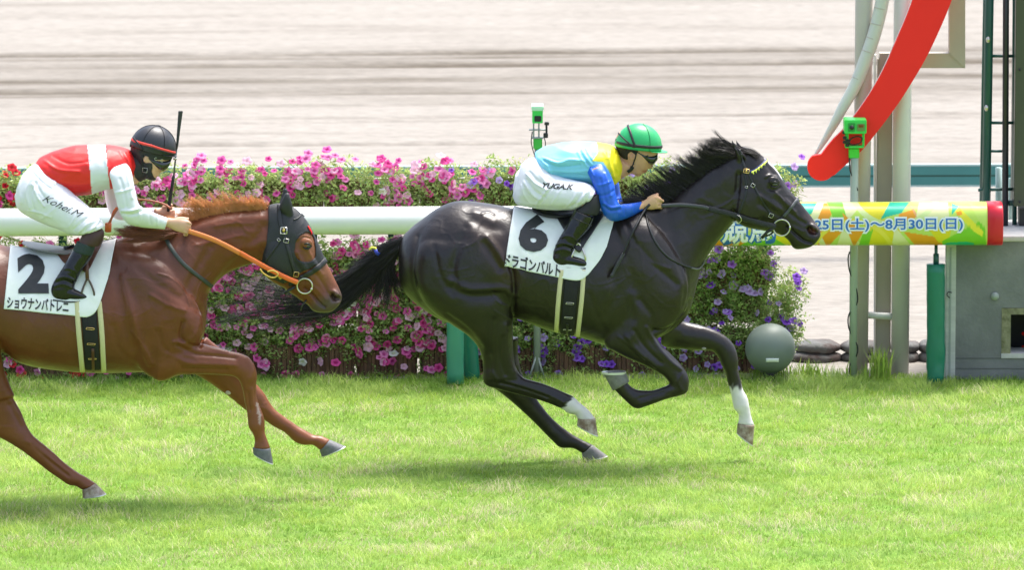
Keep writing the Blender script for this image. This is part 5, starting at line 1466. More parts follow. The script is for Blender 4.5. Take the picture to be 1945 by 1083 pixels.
def cloth(tree, top, bottom, Y0, parent, name='saddle_cloth', off=.010, nu=70, nv=60, m=M_cloth):
    G, N = drape(tree, top, bottom, nu, nv, Y0, off)
    G = smooth_grid(G, 4)
    P = G.reshape(-1, 3)
    t = np.repeat(np.linspace(0, 1, nv), nu)
    P = P + N.reshape(-1, 3) * (np.maximum(0, (.0045 * vnoise(P, 11, 3) + .002 * vnoise(P, 30, 8)) + .002) * (.3 + t))[:, None]
    G = P.reshape(nv, nu, 3)
    V, Fc = grid_sheet(G, N, .004)
    V2, F2 = mirror((V, Fc), Y0)
    # bridge the two halves over the spine
    mb = MB(); mb.add(V, Fc); mb.add(V2, F2)
    top_n = G[0]; top_f = top_n.copy(); top_f[:, 1] = 2 * Y0 - top_f[:, 1]
    c = (top_n + top_f) / 2 + [0, 0, .004]
    B = np.concatenate([top_n, c, top_f]); n = nu
    mb.add(B, [(i, i + 1, n + i + 1, n + i) for i in range(n - 1)] + [(n + i, n + i + 1, 2 * n + i + 1, 2 * n + i) for i in range(n - 1)])
    mk(name, mb.V(), mb.f, m, parent)
    return bvh(V, Fc), G

def quadpatch(name, tree, top, bottom, Y0, m, parent, off=.004, nu=16, nv=16, thick=.004, mir=False):
    G, N = drape(tree, top, bottom, nu, nv, Y0, off)
    G = smooth_grid(G, 2)
    V, Fc = grid_sheet(G, N, thick)
    o = mk(name, V, Fc, m, parent)
    if mir:
        V2, F2 = mirror((V, Fc), Y0); mk(name, V2, F2, m, parent)
    return o

def straps(name, tree, pts, Y0, w, m, parent, thick=.003, off=.003, mir=False):
    V, Fc = strap(tree, pts, Y0, w, thick, off)
    o = mk(name, V, Fc, m, parent)
    if mir:
        V2, F2 = mirror((V, Fc), Y0); mk(name, V2, F2, m, parent)
    return o

def buckle(tree, x, y, Y0, w, h, ang, m, parent, name='buckle', r=.0016, off=.009):
    p, n = cast(tree, x, y, Y0, off)
    ca, sa = math.cos(ang), math.sin(ang); Q = []
    ux = np.array([ca, 0, -sa]); uz = np.array([sa, 0, ca])
    ux -= n * ux.dot(n); uz -= n * uz.dot(n)
    for a, b in ((-1, -1), (1, -1), (1, 1), (-1, 1), (-1, -1)): Q.append(p + ux * a * w / 2 + uz * b * h / 2)
    P = [];
    for a, b in zip(Q[:-1], Q[1:]):
        for t in (0.02, .5, .98): P.append(a * (1 - t) + b * t)
    P.append(P[0]); V, Fc = tube(P, r, 6); return mk(name, V, Fc, m, parent)

def ring(tree, x, y, Y0, R, r, m, parent, name='bit_ring', off=.012, tilt=(0, -1, 0)):
    p, n = cast(tree, x, y, Y0, off)
    n = np.array(tilt, float); n /= np.linalg.norm(n); a = np.cross(n, [0, 0, 1.0]); a /= np.linalg.norm(a); b = np.cross(n, a)
    P = [p + R * (a * math.cos(t) + b * math.sin(t)) for t in np.linspace(0, 2 * math.pi, 30)]
    V, Fc = tube(P, r, 8, caps=False); mk(name, V, Fc, m, parent); return p

# ---- saddle of horse number 6 -------------------------------------------------------
S6 = thing('saddle', at(1070, 395, 0), 'small black racing saddle with white number 6 cloth, on the black horse', 'saddle')
tc, G6 = cloth(TB_, [(976, 392), (1020, 394), (1080, 396), (1130, 392), (1176, 386)], [(958, 504), (985, 511), (1015, 518), (1045, 524), (1068, 529), (1090, 533), (1106, 531), (1124, 513), (1140, 492), (1152, 470)], YB, S6)
quadpatch('saddle_cloth_flap', tc, [(1121, 420), (1150, 402), (1177, 392)], [(1096, 530), (1102, 536), (1107, 533)], YB, M_cloth, S6, off=.004, nu=20, nv=30) if 0 else None
lettering('number', '6', tc, [(985, 408), (1041, 408), (985, 479)], YB, M_num, S6, offset=.055, off=.0035)
lettering('lettering', 'ドラゴンバルト', tc, [(960, 480), (1066, 502), (958, 505)], YB, M_num, S6, offset=.028, off=.0035)
mir = True
quadpatch('saddle_flap', tc, [(1050, 402), (1090, 398), (1140, 400)], [(1082, 455), (1104, 458), (1122, 442)], YB, M_blk, S6, off=.010, thick=.008, mir=True)
quadpatch('saddle_flap', tc, [(1098, 398), (1125, 400), (1150, 408)], [(1088, 470), (1100, 482), (1108, 470)], YB, M_blk, S6, off=.018, thick=.006, mir=True)
V, Fc = loft([(1010, 393, 1014, 404, .05), (1030, 396, 1034, 410, .12), (1060, 398, 1064, 414, .13), (1095, 396, 1096, 414, .10), (1122, 390, 1126, 410, .07), (1138, 388, 1140, 404, .04)], YB, n=24)
mk('saddle_seat', V, Fc, M_blk, S6)
def girth(tree, tcx, cx, xw, ytop, ybot, Y0, parent, buckles, steel, padw, tilt=0.0):
    """centre line cx(y); black elastic between two cream sleeves"""
    n = 14; ys = np.linspace(ytop, ybot, n)
    straps('girth', tree, [(cx(y), y) for y in ys[::3]] + [(cx(ybot), ybot)], Y0, xw[1], M_elastic, parent, thick=.005, off=.006, mir=True)
    for s in (-1, 1):
        pts = [(cx(y) + s * (xw[0] + 1.5 + .8 * math.sin((y - ytop) / 30)), y) for y in np.linspace(ytop - 2, ybot + 4, 6)]
        V, Fc = strap(tree, pts, Y0, padw, .008, .005); mk('girth_sleeve', V, Fc, M_foam, parent); V, Fc = mirror((V, Fc), Y0); mk('girth_sleeve', V, Fc, M_foam, parent)
    for y in buckles:
        buckle(tree, cx(y), y, Y0, .040, .010, .1, steel, parent, off=.014)
        for s in (-7, 7):
            p, n_ = cast(tree, cx(y) + s, y, Y0, .013); V, Fc = ellipsoid(p, (.0035, .0025, .0035), nu=10, nv=6); mk('rivet', V, Fc, steel, parent)
girth(TB_, tc, lambda y: 1086 - (y - 530) * .085, (19.5, .080), 515, 633, YB, S6, (575, 601, 623), M_steel, .026)
straps('girth_tab', TB_, [(1078, 612), (1077.5, 632)], YB, .014, M_blk, S6, off=.014)
# ---- saddle of horse number 2 -------------------------------------------------------
S2 = thing('saddle', at(100, 470, YC), 'brown and grey racing saddle with white number 2 cloth, on the chestnut horse', 'saddle')
tc2, G2 = cloth(TC_, [(19, 470), (60, 474), (120, 474), (170, 466), (222, 452)], [(8, 587), (50, 591), (95, 596), (140, 600), (166, 603), (184, 589), (197, 555), (208, 520)], YC, S2)
lettering('number', '2', tc2, [(31, 483), (89, 483), (35, 558)], YC, M_num, S2, offset=.055, off=.0035)
lettering('lettering', 'ショウナンバトレニ', tc2, [(14, 563), (131, 572), (13, 586)], YC, M_num, S2, offset=.028, off=.0035, bend=-1)
quadpatch('saddle_flap', tc2, [(104, 478), (130, 474), (150, 474)], [(118, 497), (132, 510), (146, 520)], YC, M_brown, S2, off=.010, thick=.006, mir=True)
quadpatch('saddle_flap', tc2, [(150, 472), (176, 466), (196, 462)], [(150, 510), (163, 519), (172, 510)], YC, M_brown, S2, off=.016, thick=.008, mir=True)
quadpatch('saddle_flap', tc2, [(176, 464), (190, 458), (199, 466)], [(164, 516), (176, 505), (188, 492)], YC, M_brown, S2, off=.014, thick=.006, mir=True) if 0 else None
V, Fc = loft([(43, 459, 43, 461.5, .05), (60, 463, 60, 468, .12), (85, 467, 85, 474, .135), (110, 470, 110, 480, .12), (135, 470, 136, 486, .10), (165, 462, 168, 480, .07), (185, 452, 188, 468, .04)], YC, n=24)
mk('saddle_seat', V, Fc, M_grey, S2)
quadpatch('knee_pad', tc2, [(118, 464), (136, 458), (150, 452)], [(124, 480), (136, 474), (150, 468)], YC, mat('navy_cloth', (.015, .018, .03), rough=.7), S2, off=.024, thick=.006)
straps('cloth_binding', tc2, [(222, 456), (213, 508), (199, 552), (186, 587)], YC, .007, M_strap, S2, off=.002)
girth(TC_, tc2, lambda y: 168 + (y - 585) * .075, (19.5, .082), 575, 700, YC, S2, (624, 652, 679), M_brass, .028)
straps('girth_tab', TC_, [(176, 660), (177, 702)], YC, .016, M_brown, S2, off=.015)

# ---- bridle of the black horse --------------------------------------------------------
B6 = thing('bridle', at(1440, 380, 0), 'black leather bridle with yellow and blue browband and ring bit on the black horse', 'bridle')
hb = TB_
straps('cheekpiece', hb, [(1408, 292), (1412, 310), (1420, 326), (1430, 348), (1444, 376), (1458, 398), (1466, 412)], YB, .012, M_strap, B6, mir=True)
straps('throat_latch', hb, [(1412, 322), (1418, 350), (1416, 372), (1408, 395), (1402, 408), (1396, 420)], YB, .012, M_strap, B6, mir=True)
straps('cheekpiece', hb, [(1404, 284), (1409, 300), (1414, 316), (1417, 328)], YB, .016, M_strap, B6, mir=True, off=.004)
straps('browband', hb, [(1420, 326), (1430, 326), (1442, 318), (1450, 311), (1456, 305)], YB, .020, mat('navy_band', (.02, .03, .14), rough=.5), B6, mir=True, off=.003)
_yb = mat('yellow_band', (.75, .78, .12), rough=.5)
straps('browband_trim', hb, [(1427, 327.5), (1436, 323), (1448, 314), (1456, 306)], YB, .008, _yb, B6, mir=True, off=.008)
for x, y in ((1431, 329), (1436, 326), (1441, 322), (1446, 318), (1451, 313)):
    p, n = cast(hb, x, y, YB, .008); V, Fc = tube([p + [-.006, 0, .008], p + [0, -.001, -.001], p + [.001, -.001, -.008]], [.005, .004, .001], 6); mk('browband_tooth', V, Fc, _yb, B6)
straps('noseband', hb, [(1518, 376), (1510, 384), (1502, 394), (1495, 403), (1489, 410)], YB, .018, mat('grey_strap', (.06, .065, .075), rough=.5), B6, mir=True, off=.004)
straps('noseband', hb, [(1489, 410), (1480, 418), (1470, 424)], YB, .014, M_strap, B6, mir=True)
buckle(hb, 1418, 325, YB, .030, .022, .15, M_brass, B6, 'rosette', r=.003); p, n = cast(hb, 1418, 325, YB, .010); V, Fc = ellipsoid(p, (.007, .004, .007)); mk('rosette', V, Fc, M_brass, B6)
buckle(hb, 1430, 352, YB, .020, .018, .5, M_steel, B6); buckle(hb, 1464, 409, YB, .024, .022, .4, M_steel, B6); buckle(hb, 1418, 356, YB, .014, .010, .1, M_steel, B6)
pr = ring(hb, 1484, 430, YB, .046, .0042, M_steel, B6, off=.018)
pf = pr.copy(); pf[1] = -pr[1]
V, Fc = tube([pr + [.046, 0, -.01], pr + [.046, 0, .01]], .006, 8); mk('bit_cheek', V, Fc, M_steel, B6)
V, Fc = tube([at(1469, 434, -.07), at(1458, 440, -.075), at(1447, 452, -.07)], .009, 8); mk('lead_strap', V, Fc, M_strap, B6)
V, Fc = tube([at(1470, 440, -.06), at(1462, 446, -.06), at(1450, 450, -.06)], .005, 8); mk('lead_strap', V, Fc, M_strap, B6)
p = at(1443, 453, -.07); V, Fc = tube([p + .011 * np.array([math.cos(t), 0, math.sin(t)]) for t in np.linspace(0, 6.28, 14)], .0028, 6); mk('lead_ring', V, Fc, M_steel, B6)
# reins: from the bit back to the rider's hand at the withers
def rein(name, tree, pts, Y0, w, m, parent, yo, off=.012, thick=.003):
    L = catmull(pts, 6); P = []; N = []
    for x, y in L:
        q, n = cast(tree, x, y, Y0, off)
        f = at(x, y, Y0 + yo)
        if q[1] > f[1]: q = f; n = np.array([0, -1.0, .1])
        P.append(q); N.append(n)
    P = np.array(P); N = np.array(N)
    for _ in range(10): P[1:-1] = (P[:-2] + 2 * P[1:-1] + P[2:]) / 4; N[1:-1] = (N[:-2] + 2 * N[1:-1] + N[2:]) / 4
    N /= np.linalg.norm(N, axis=1)[:, None]
    V, Fc = ribbon(P, N, w, thick); return mk(name, V, Fc, m, parent)
M_reinb = mat('black_rubber_rein', (.018, .019, .021), rough=.7, bump=.4, bscale=150)
rein('rein', hb, [(1474, 430), (1452, 426), (1430, 419), (1405, 411), (1375, 403), (1345, 396)], YB, .030, M_reinb, B6, -.10)
rein('rein', hb, [(1346, 396), (1336, 393), (1310, 390), (1285, 389), (1256, 391)], YB, .020, mat('grey_rein', (.045, .048, .055), rough=.5), B6, -.12)
V, Fc = ribbon([at(1474, 430, .09), at(1400, 412, .12), at(1340, 396, .12), at(1262, 388, .05)], [(0, 1, 0)] * 4, .022, .003); mk('rein', V, Fc, M_reinb, B6)
V, Fc = tube([at(1399, 408, -.10), at(1406, 412, -.115), at(1408, 419, -.11), at(1403, 424, -.10)], .0028, 8, sub=4); mk('rein_ring', V, Fc, M_steel, B6)
V, Fc = tube([at(1403, 424, -.10), at(1398, 421, -.11), at(1390, 422, -.10)], .0025, 8, sub=4); mk('rein_ring', V, Fc, M_steel, B6)
straps('breast_strap', hb, [(1226, 404), (1232, 430), (1246, 462), (1268, 488), (1295, 503), (1318, 510), (1330, 511)], YB, .013, M_strap, B6, off=.004, mir=True)
straps('breast_strap', hb, [(1312, 509), (1324, 511), (1334, 502), (1338, 494)], YB, .009, mat('grey_cord', (.12, .12, .12), rough=.6), B6, off=.006)
# ---- hood and bridle of the chestnut horse ---------------------------------------------
HD = thing('racing_hood', at(560, 450, YC), 'black cloth blinker hood with ear covers and a red edge on the chestnut horse', 'horse hood')
_pv = proj(VC); _Vm = VC.copy(); _Vm[:, 1] = 2 * YC - _Vm[:, 1]; _pm = proj(_Vm)
_pp = np.where((VC[:, 1] > YC)[:, None], _pm, _pv)
hpoly = [(509, 340), (560, 350), (560, 385), (590, 410), (603, 440), (612, 470), (616, 494), (606, 502), (596, 508), (582, 514), (562, 522), (552, 530), (540, 540), (520, 530), (496, 520), (498, 490), (506, 460), (509, 420)]
eyeh = [(563, 460), (570, 450), (580, 443), (590, 444), (595, 454), (598, 472), (598, 488), (590, 495), (576, 496), (566, 492), (560, 478)]
mask = inpoly(_pp, hpoly) & ~inpoly(_pp, eyeh)
V, Fc = extract(VC, QC, mask, .006, .004); hood = mk('hood_cloth', V, Fc, M_hood, HD)
TH = bvh(V, Fc)
straps('red_piping', TH, [(584, 430), (588, 437), (592, 444)], YC, .008, M_red, HD, off=.004)
straps('hood_seam', TH, [(557, 418), (566, 414), (575, 405), (580, 410)], YC, .006, M_strap, HD, off=.003)
B2 = thing('bridle', at(575, 500, YC), 'black bridle with ring bit and orange reins on the chestnut horse', 'bridle')
straps('headpiece', TH, [(530, 390), (531, 405), (533, 425), (537, 438)], YC, .024, M_strap, B2, off=.005)
straps('cheekpiece', TH, [(538, 440), (543, 458), (549, 480), (555, 502), (561, 520)], YC, .020, M_strap, B2, off=.005, mir=True)
straps('cheekpiece', TH, [(534, 455), (522, 472), (510, 488), (502, 502)], YC, .012, M_strap, B2, off=.004)
straps('noseband', TC_, [(618, 494), (606, 506), (592, 516), (578, 524), (570, 528)], YC, .030, M_strap, B2, off=.008, mir=True)
straps('noseband', TC_, [(570, 528), (560, 535), (550, 541)], YC, .018, M_strap, B2, off=.006, mir=True)
buckle(TH, 539, 438.5, YC, .034, .034, 0, M_steel, B2, 'rosette', r=.003, off=.012); p, n = cast(TH, 539, 438, YC, .012); V, Fc = ellipsoid(p, (.008, .004, .010)); mk('rosette', V, Fc, M_brass, B2)
buckle(TH, 544, 457, YC, .026, .020, .2, M_steel, B2, off=.013); buckle(TH, 562, 520, YC, .026, .026, .2, M_brass, B2, off=.014); buckle(TH, 530, 456, YC, .016, .012, .8, M_steel, B2, off=.013)
pr2 = ring(TC_, 577, 541, YC, .041, .0042, M_steel, B2, off=.020)
V, Fc = ellipsoid(pr2 + [.036, 0, -.016], (.008, .008, .008)); mk('bit_knob', V, Fc, M_steel, B2)
ring(TC_, 537, 562, YC, .013, .003, M_steel, B2, 'lead_ring', off=.01)
V, Fc = tube([at(560, 545, YC - .07), at(548, 552, YC - .075), at(540, 558, YC - .07)], .008, 8); mk('lead_strap', V, Fc, M_strap, B2)
V, Fc = tube([at(582, 570, YC - .03), at(574, 580, YC - .035), at(571, 590, YC - .03)], .004, 8); mk('chin_strap', V, Fc, M_strap, B2)
rein('rein', TC_, [(566, 537), (548, 530), (528, 520), (505, 508), (480, 494), (455, 480)], YC, .026, M_orange, B2, -.13)
rein('rein', TC_, [(456, 481), (430, 467), (405, 455), (380, 446), (358, 439)], YC, .026, mat('light_orange_rein', (.68, .20, .045), rough=.5), B2, -.16)
for a, b in (((531, 519), (536, 525)), ((541, 526), (546, 530)), ((553, 531), (558, 536))):
    straps('rein_band', TC_, [a, b], YC, .030, M_strap if a[0] > 535 else M_brass, B2, off=.020)
V, Fc = tube([at(x, y, YC - .16) for x, y in ((494, 511), (500, 519), (512, 526), (522, 527), (528, 520), (518, 514), (508, 516))], .004, 8, sub=4); mk('rein_ring', V, Fc, mat('yellow_plastic', (.65, .42, .08), rough=.4), B2)
straps('breast_strap', TC_, [(308, 440), (324, 470), (345, 498), (370, 520), (402, 544)], YC, .022, mat('grey_green_strap', (.035, .042, .038), rough=.6), B2, off=.005, mir=True)
V, Fc = ribbon([at(x, y, YC - .02) for x, y in ((205, 438), (210, 420), (216, 402), (222, 394))], [(0, -1, 0)] * 4, .012, .004); mk('rein', V, Fc, M_orange, B2)
V, Fc = tube([at(x, y, YC + o) for x, y, o in ((205, 437, -.03), (206, 426, -.03), (222, 398, -.02), (236, 383, 0), (262, 379, .02), (290, 382, .03), (312, 388, .03), (324, 396, .02))], .006, 8, sub=4); mk('rein_end', V, Fc, mat('dull_orange_rein', (.42, .13, .06), rough=.5), B2)
V, Fc = tube([at(205, 440, YC - .03), at(206, 424, YC - .035)], .018, 10); mk('rein_knot', V, Fc, M_orange, B2)

# ================================================================== JOCKEYS
M_skin = mat('skin', (.52, .27, .17), rough=.5, sss=.08, var=.06, vscale=30)
M_skin2 = mat('light_skin', (.62, .37, .25), rough=.5, sss=.08, var=.06, vscale=30)
M_silk_w = mat('white_breeches', (.71, .72, .78), rough=.7, var=.02, bump=.12, bscale=40)
M_boot = mat('black_boot', (.006, .006, .007), rough=.2, spec=.45)
M_bhair = mat('short_black_hair', (.018, .013, .011), rough=.7, bump=.8, bscale=150)
M_gog = mat('goggle_glass', (.010, .012, .015), rough=.08, spec=.8)

def hand(P, wrist, knuck, Y0, yo, s=1.0, inward=1, thumb=True):
    """closed hand seen from its back: knuckle line below and in front of the wrist; wrist/knuck = (x,y) px"""
    w = np.array(wrist, float); k = np.array(knuck, float); d = k - w; L = np.linalg.norm(d); d /= L; nrm = np.array([-d[1], d[0]])   # nrm points down in the picture
    h = 12.5 * s
    P.append(loft([(*(w - nrm * h * .72 - d * 6), *(w + nrm * h * .72 - d * 6), .022, yo), (*(w - nrm * h * .7), *(w + nrm * h * .7), .020, yo), (*(w + d * L * .5 - nrm * h * .95), *(w + d * L * .5 + nrm * h * .95), .017, yo), (*(k - nrm * h * .95), *(k + nrm * h * .95), .014, yo - inward * .004)], Y0, n=18, sub=4))
    for i in range(4):
        t = (-.72 + .48 * i) * h; ln = (1.0, 1.1, 1.02, .82)[i]
        b = k + nrm * t - d * 3
        pts = [at(*b, Y0 + yo - inward * .002), at(*(k + nrm * t + d * 3.2 * ln), Y0 + yo - inward * .004), at(*(k + nrm * (t + 2) + d * 7.5 * ln), Y0 + yo + inward * .012), at(*(k + nrm * (t + 5) + d * 6.5 * ln), Y0 + yo + inward * .034), at(*(k + nrm * (t + 6) + d * 0), Y0 + yo + inward * .038)]
        P.append(tube(pts, [.0095, .0098, .009, .0085, .0075], 10, sub=4))
    tb = w + d * L * .35 - nrm * h * .8
    if thumb: P.append(tube([at(*tb, Y0 + yo + inward * .006), at(*(tb + d * 9 * s - nrm * 3), Y0 + yo + inward * .008), at(*(tb + d * 17 * s - nrm * 4.5), Y0 + yo + inward * .012), at(*(tb + d * 22 * s - nrm * 6), Y0 + yo + inward * .016)], [.011, .0105, .0095, .0075], 10, sub=4))

def wrinkle(V, Q, Y0, S, amp=.0035, sc=(1, 1, 1), seed=1, f=9):
    n = vnormals(V, Q)
    W = V * np.array(sc)
    r1 = 1 - np.abs(vnoise(W + .1 * np.stack([vnoise(V, 6, k) for k in range(3)], 1), f, seed)) * 2.4
    r2 = 1 - np.abs(vnoise(W, f * 2.3, seed + 3)) * 2.4
    S = [(l, w, a * 1.8, *r) for l, w, a, *r in S]; amp *= 1.5
    d = amp * (np.clip(r1, -1, 1) * .7 + np.clip(r2, -1, 1) * .3)
    return sculpt(V + n * d[:, None], Q, Y0, S)

def helmet(name, c, ax, ay, az, tilt, Y0, m, parent, peakpts, cut=102):
    """dome: centre px, half length/height in px, half width m; tilt in degrees (nose down positive)"""
    s = (Y0 - CAM[1]) / F
    C = at(*c, Y0); rx, rz = ax * s, ay * s
    V = [];
    nu, nv = 44, 22; t = math.radians(tilt)
    R = np.array([[math.cos(t), 0, math.sin(t)], [0, 1, 0], [-math.sin(t), 0, math.cos(t)]])
    for i in range(nv + 1):
        th = math.radians(cut) * i / nv
        for k in range(nu):
            a = 2 * math.pi * k / nu
            x = math.sin(th) * math.cos(a); yy = math.sin(th) * math.sin(a); z = math.cos(th)
            V.append((rx * x * (1 + .04 * (x < 0) * (1 - z)), az * yy, rz * z))
    V = np.array(V) @ R.T
    N = V / np.linalg.norm(V, axis=1)[:, None]
    Vo = V + C; Vi = Vo - N * .010
    Fc = []; n = nu * (nv + 1)
    for i in range(nv):
        for k in range(nu):
            a, b = i * nu + k, i * nu + (k + 1) % nu
            Fc += [(a, a + nu, b + nu, b), (n + a, n + b, n + b + nu, n + a + nu)]
    for k in range(nu): a, b = nv * nu + k, nv * nu + (k + 1) % nu; Fc.append((a, n + a, n + b, b))
    o = mk(name, np.vstack([Vo, Vi]), Fc, m, parent)
    return o, bvh(Vo, [f for f in Fc if max(f) < n]), C, R, (rx, az, rz)

def peak(C, R, r, m, parent, ext=.035, drop=.0, th0=98):
    V = []; na = 17; nr = 5; th = math.radians(th0)
    for i in range(nr):
        for k in range(na):
            a = math.radians(-58 + 116 * k / (na - 1)); e = ext * i / (nr - 1) * math.cos(math.radians(-80 + 160 * k / (na - 1))) ** .6
            V.append(((r[0] * math.sin(th) - .003 + e) * math.cos(a), (r[1] * math.sin(th) + e * .6) * math.sin(a), r[2] * math.cos(th) - drop * i / (nr - 1)))
    V = np.array(V); n = len(V); V = np.vstack([V, V - [0, 0, .003]]) @ R.T + C
    Fc = []
    for i in range(nr - 1):
        for k in range(na - 1):
            a = i * na + k; Fc += [(a, a + 1, a + na + 1, a + na), (n + a, n + a + na, n + a + na + 1, n + a + 1)]
    for k in range(na - 1): a = (nr - 1) * na + k; Fc.append((a, a + 1, n + a + 1, n + a))
    return mk('peak', V, Fc, m, parent)

def band(name, C, R, r, th_a, th_b, a0, a1, m, parent, off=.003, w=.010):
    """strap round the helmet between polar angles"""
    P = []; N = []
    for t in np.linspace(0, 1, 30):
        th = math.radians(th_a + (th_b - th_a) * t); a = math.radians(a0 + (a1 - a0) * t)
        d = np.array([math.sin(th) * math.cos(a), math.sin(th) * math.sin(a), math.cos(th)])
        nn = d / np.array(r); nn /= np.linalg.norm(nn); P.append((d * np.array(r) + nn * off) @ R.T + C); N.append(nn @ R.T)
    V, Fc = ribbon(P, N, w, .002); return mk(name, V, Fc, m, parent)

# ------------------------------------------------------------------ leading jockey
def jockey_blue():
    J = thing('person', at(1070, 396, 0), 'jockey in green helmet and light blue, yellow and royal blue silks, crouched on black horse', 'person')
    # body: one skin from head to hands and feet (mostly under the clothes)
    P = []
    head = [(1176, 250, 1238, 258, .060), (1170, 262, 1248, 272, .072), (1170, 276, 1250, 286, .075), (1174, 289, 1249, 296, .075), (1180, 298, 1243, 305, .070), (1184, 306, 1236, 312, .064), (1187, 314, 1231, 319, .056), (1191, 321, 1227, 324, .046), (1197, 327, 1221, 330, .036), (1203, 331, 1214, 334, .02)]
    P.append(loft(head, YB, n=32))
    P.append(loft([(1240, 303, 1246, 302, .006), (1240, 308, 1243.5, 307, .010), (1236, 314, 1239.5, 313, .014), (1231, 319, 1235.5, 318, .017), (1228, 321, 1232, 320.5, .008)], YB, n=12)) if 0 else None
    P.append(tube([at(1240, 300, 0), at(1239, 308, 0), at(1235.5, 315.5, 0), at(1231, 318.5, 0)], [.007, .010, .0135, .009], 10, sub=3))
    P.append(ellipsoid(at(1226.5, 323.2, 0), (.011, .020, .006))); P.append(ellipsoid(at(1224.5, 327.2, 0), (.010, .017, .005))); P.append(ellipsoid(at(1212, 329, 0), (.022, .026, .018)))
    for s in (-1, 1):
        P.append(ellipsoid(at(1202, 297, s * .072), (.016, .009, .025), Matrix.Rotation(.25, 3, 'Y')))
    P.append(loft([(1176, 296, 1206, 326, .055), (1168, 302, 1194, 332, .052), (1158, 300, 1180, 340, .065), (1140, 292, 1164, 345, .10)], YB, n=22))
    P.append(loft([(1150, 288, 1158, 338, .13), (1120, 280, 1132, 340, .14), (1080, 280, 1090, 334, .13), (1040, 288, 1052, 336, .13), (1010, 312, 1030, 372, .14), (990, 330, 1010, 384, .12)], YB, n=24))
    arm = [(1131, 322), (1147, 360), (1163, 402), (1190, 400), (1218, 391)]
    for s, pts in ((-1, arm), (1, [(1138, 318), (1156, 356), (1172, 392), (1196, 392), (1226, 388)])):
        yo = [s * .15, s * .19, s * .20, s * .14, s * .085]
        P.append(tube([at(x, y, o) for (x, y), o in zip(pts, yo)], [.045, .036, .030, .028, .023], 14, sub=4))
    hand(P, (1224, 389), (1247, 385), YB, -.075); hand(P, (1230, 388), (1252, 384), YB, .07, inward=-1)
    # pointing forefinger
    P.append(tube([at(1240, 378, -.078), at(1252, 378, -.08), at(1261, 383, -.075)], [.0095, .009, .0075], 10, sub=4))
    for s in (-1, 1):
        P.append(tube([at(1005, 350, s * .08), at(1045, 366, s * .12), at(1085, 371, s * .155), at(1114, 378, s * .205), at(1108, 415, s * .222), at(1088, 450, s * .238), at(1069, 484, s * .25), at(1078, 494, s * .25), at(1096, 497, s * .25)], [.06, .05, .045, .03, .03, .028, .024, .022, .018], 14, sub=4))
    V, Q = remesh(P, .0042, 3, .5)
    V = sculpt(V, Q, YB, [([(1222, 325.5), (1230, 325)], 1.6, -.003, True), ([(1184, 318), (1200, 330)], 4, .002, True), ([(1199, 291), (1203, 298), (1201, 304)], 1.8, -.005, True), ([(1212, 318), (1218, 326)], 3, -.002, True)])
    C = paint(V, YB, (.56, .30, .19), [lambda V, P, R, f: (np.exp(-(seg_dist(P, [(1222, 325.5), (1230, 324)]) / 2.2) ** 2), (.42, .13, .10)), lambda V, P, R, f: (.4 * np.exp(-(seg_dist(P, [(1200, 292), (1203, 302)]) / 3) ** 2), (.40, .15, .09)), lambda V, P, R, f: (.9 * (P[:, 0] > 1216) * (P[:, 1] > 370), (.62, .37, .20))])
    mk('body', V, Q, mat('jockey_skin', attr=True, rough=.5, sss=.06, var=.05, vscale=30), J, colors=C)
    T = bvh(V, Q)
    # hair at the nape
    _p = proj(V); Vm = V.copy(); Vm[:, 1] *= -1; _q = proj(Vm); pp = np.where((V[:, 1] > 0)[:, None], _q, _p)
    m_ = inpoly(pp, [(1160, 262), (1214, 268), (1212, 290), (1208, 296), (1198, 288), (1192, 294), (1194, 304), (1186, 302), (1178, 296), (1170, 284)])
    hv, hf = extract(V, Q, m_, .003, .003); mk('hair', hv, hf, M_bhair, J)
    # breeches
    P = []
    for s in (-1, 1):
        P.append(loft([(990, 312, 974, 372, .05, s * .05), (1010, 300, 982, 388, .105, s * .075), (1030, 312, 1006, 394, .115, s * .09), (1052, 330, 1040, 398, .11, s * .11), (1085, 341, 1070, 399, .095, s * .145), (1110, 347, 1094, 397, .078, s * .175), (1124, 353, 1106, 390, .068, s * .195), (1132, 362, 1116, 386, .06, s * .205)], YB, n=32, sub=5))
    P.append(loft([(980, 330, 974, 362, .06), (1000, 306, 990, 380, .12), (1020, 298, 1015, 372, .13), (1045, 300, 1046, 346, .13)], YB, n=28))
    V, Q = remesh(P, .0052, 4, .5)
    S = [([(996, 346), (1008, 366), (1022, 378)], 3, .004, True), ([(1000, 342), (1015, 362), (1032, 374)], 3, -.004, True), ([(1020, 386), (1032, 370), (1046, 352)], 2, .004, True), ([(1026, 388), (1040, 368), (1054, 350)], 2, -.003, True), ([(1060, 352), (1080, 358)], 3, .002, True),
         ([(1095, 392), (1108, 374), (1120, 360)], 2.5, .003, True), ([(1086, 394), (1100, 376), (1112, 358)], 2.5, -.003, True), ([(1036, 310), (1040, 330), (1050, 342)], 3, .004, True), ([(1015, 308), (1026, 330), (1036, 345)], 3, .003, True), ([(1022, 305), (1032, 325)], 2.5, -.003, True), ([(1010, 392), (1060, 396), (1100, 388)], 3, -.003, True), ([(990, 352), (996, 372), (1008, 386)], 2, .003, True), ([(1000, 330), (1016, 348), (1040, 362)], 2, .0035, True), ([(1006, 326), (1022, 343), (1046, 356)], 2, -.003, True), ([(1048, 388), (1058, 372), (1066, 358)], 2, .002, True), ([(1076, 394), (1090, 376), (1098, 362)], 2, .0025, True), ([(1120, 356), (1112, 372), (1108, 386)], 2, .003, True), ([(1126, 360), (1118, 374), (1113, 386)], 1.8, -.003, True), ([(985, 384), (1020, 390)], 3, .003, True)]
    V = wrinkle(V, Q, YB, S, .0016, (1.2, .6, 1.2), 3, 10)
    mk('breeches', V, Q, M_silk_w, J); TBR = bvh(V, Q)
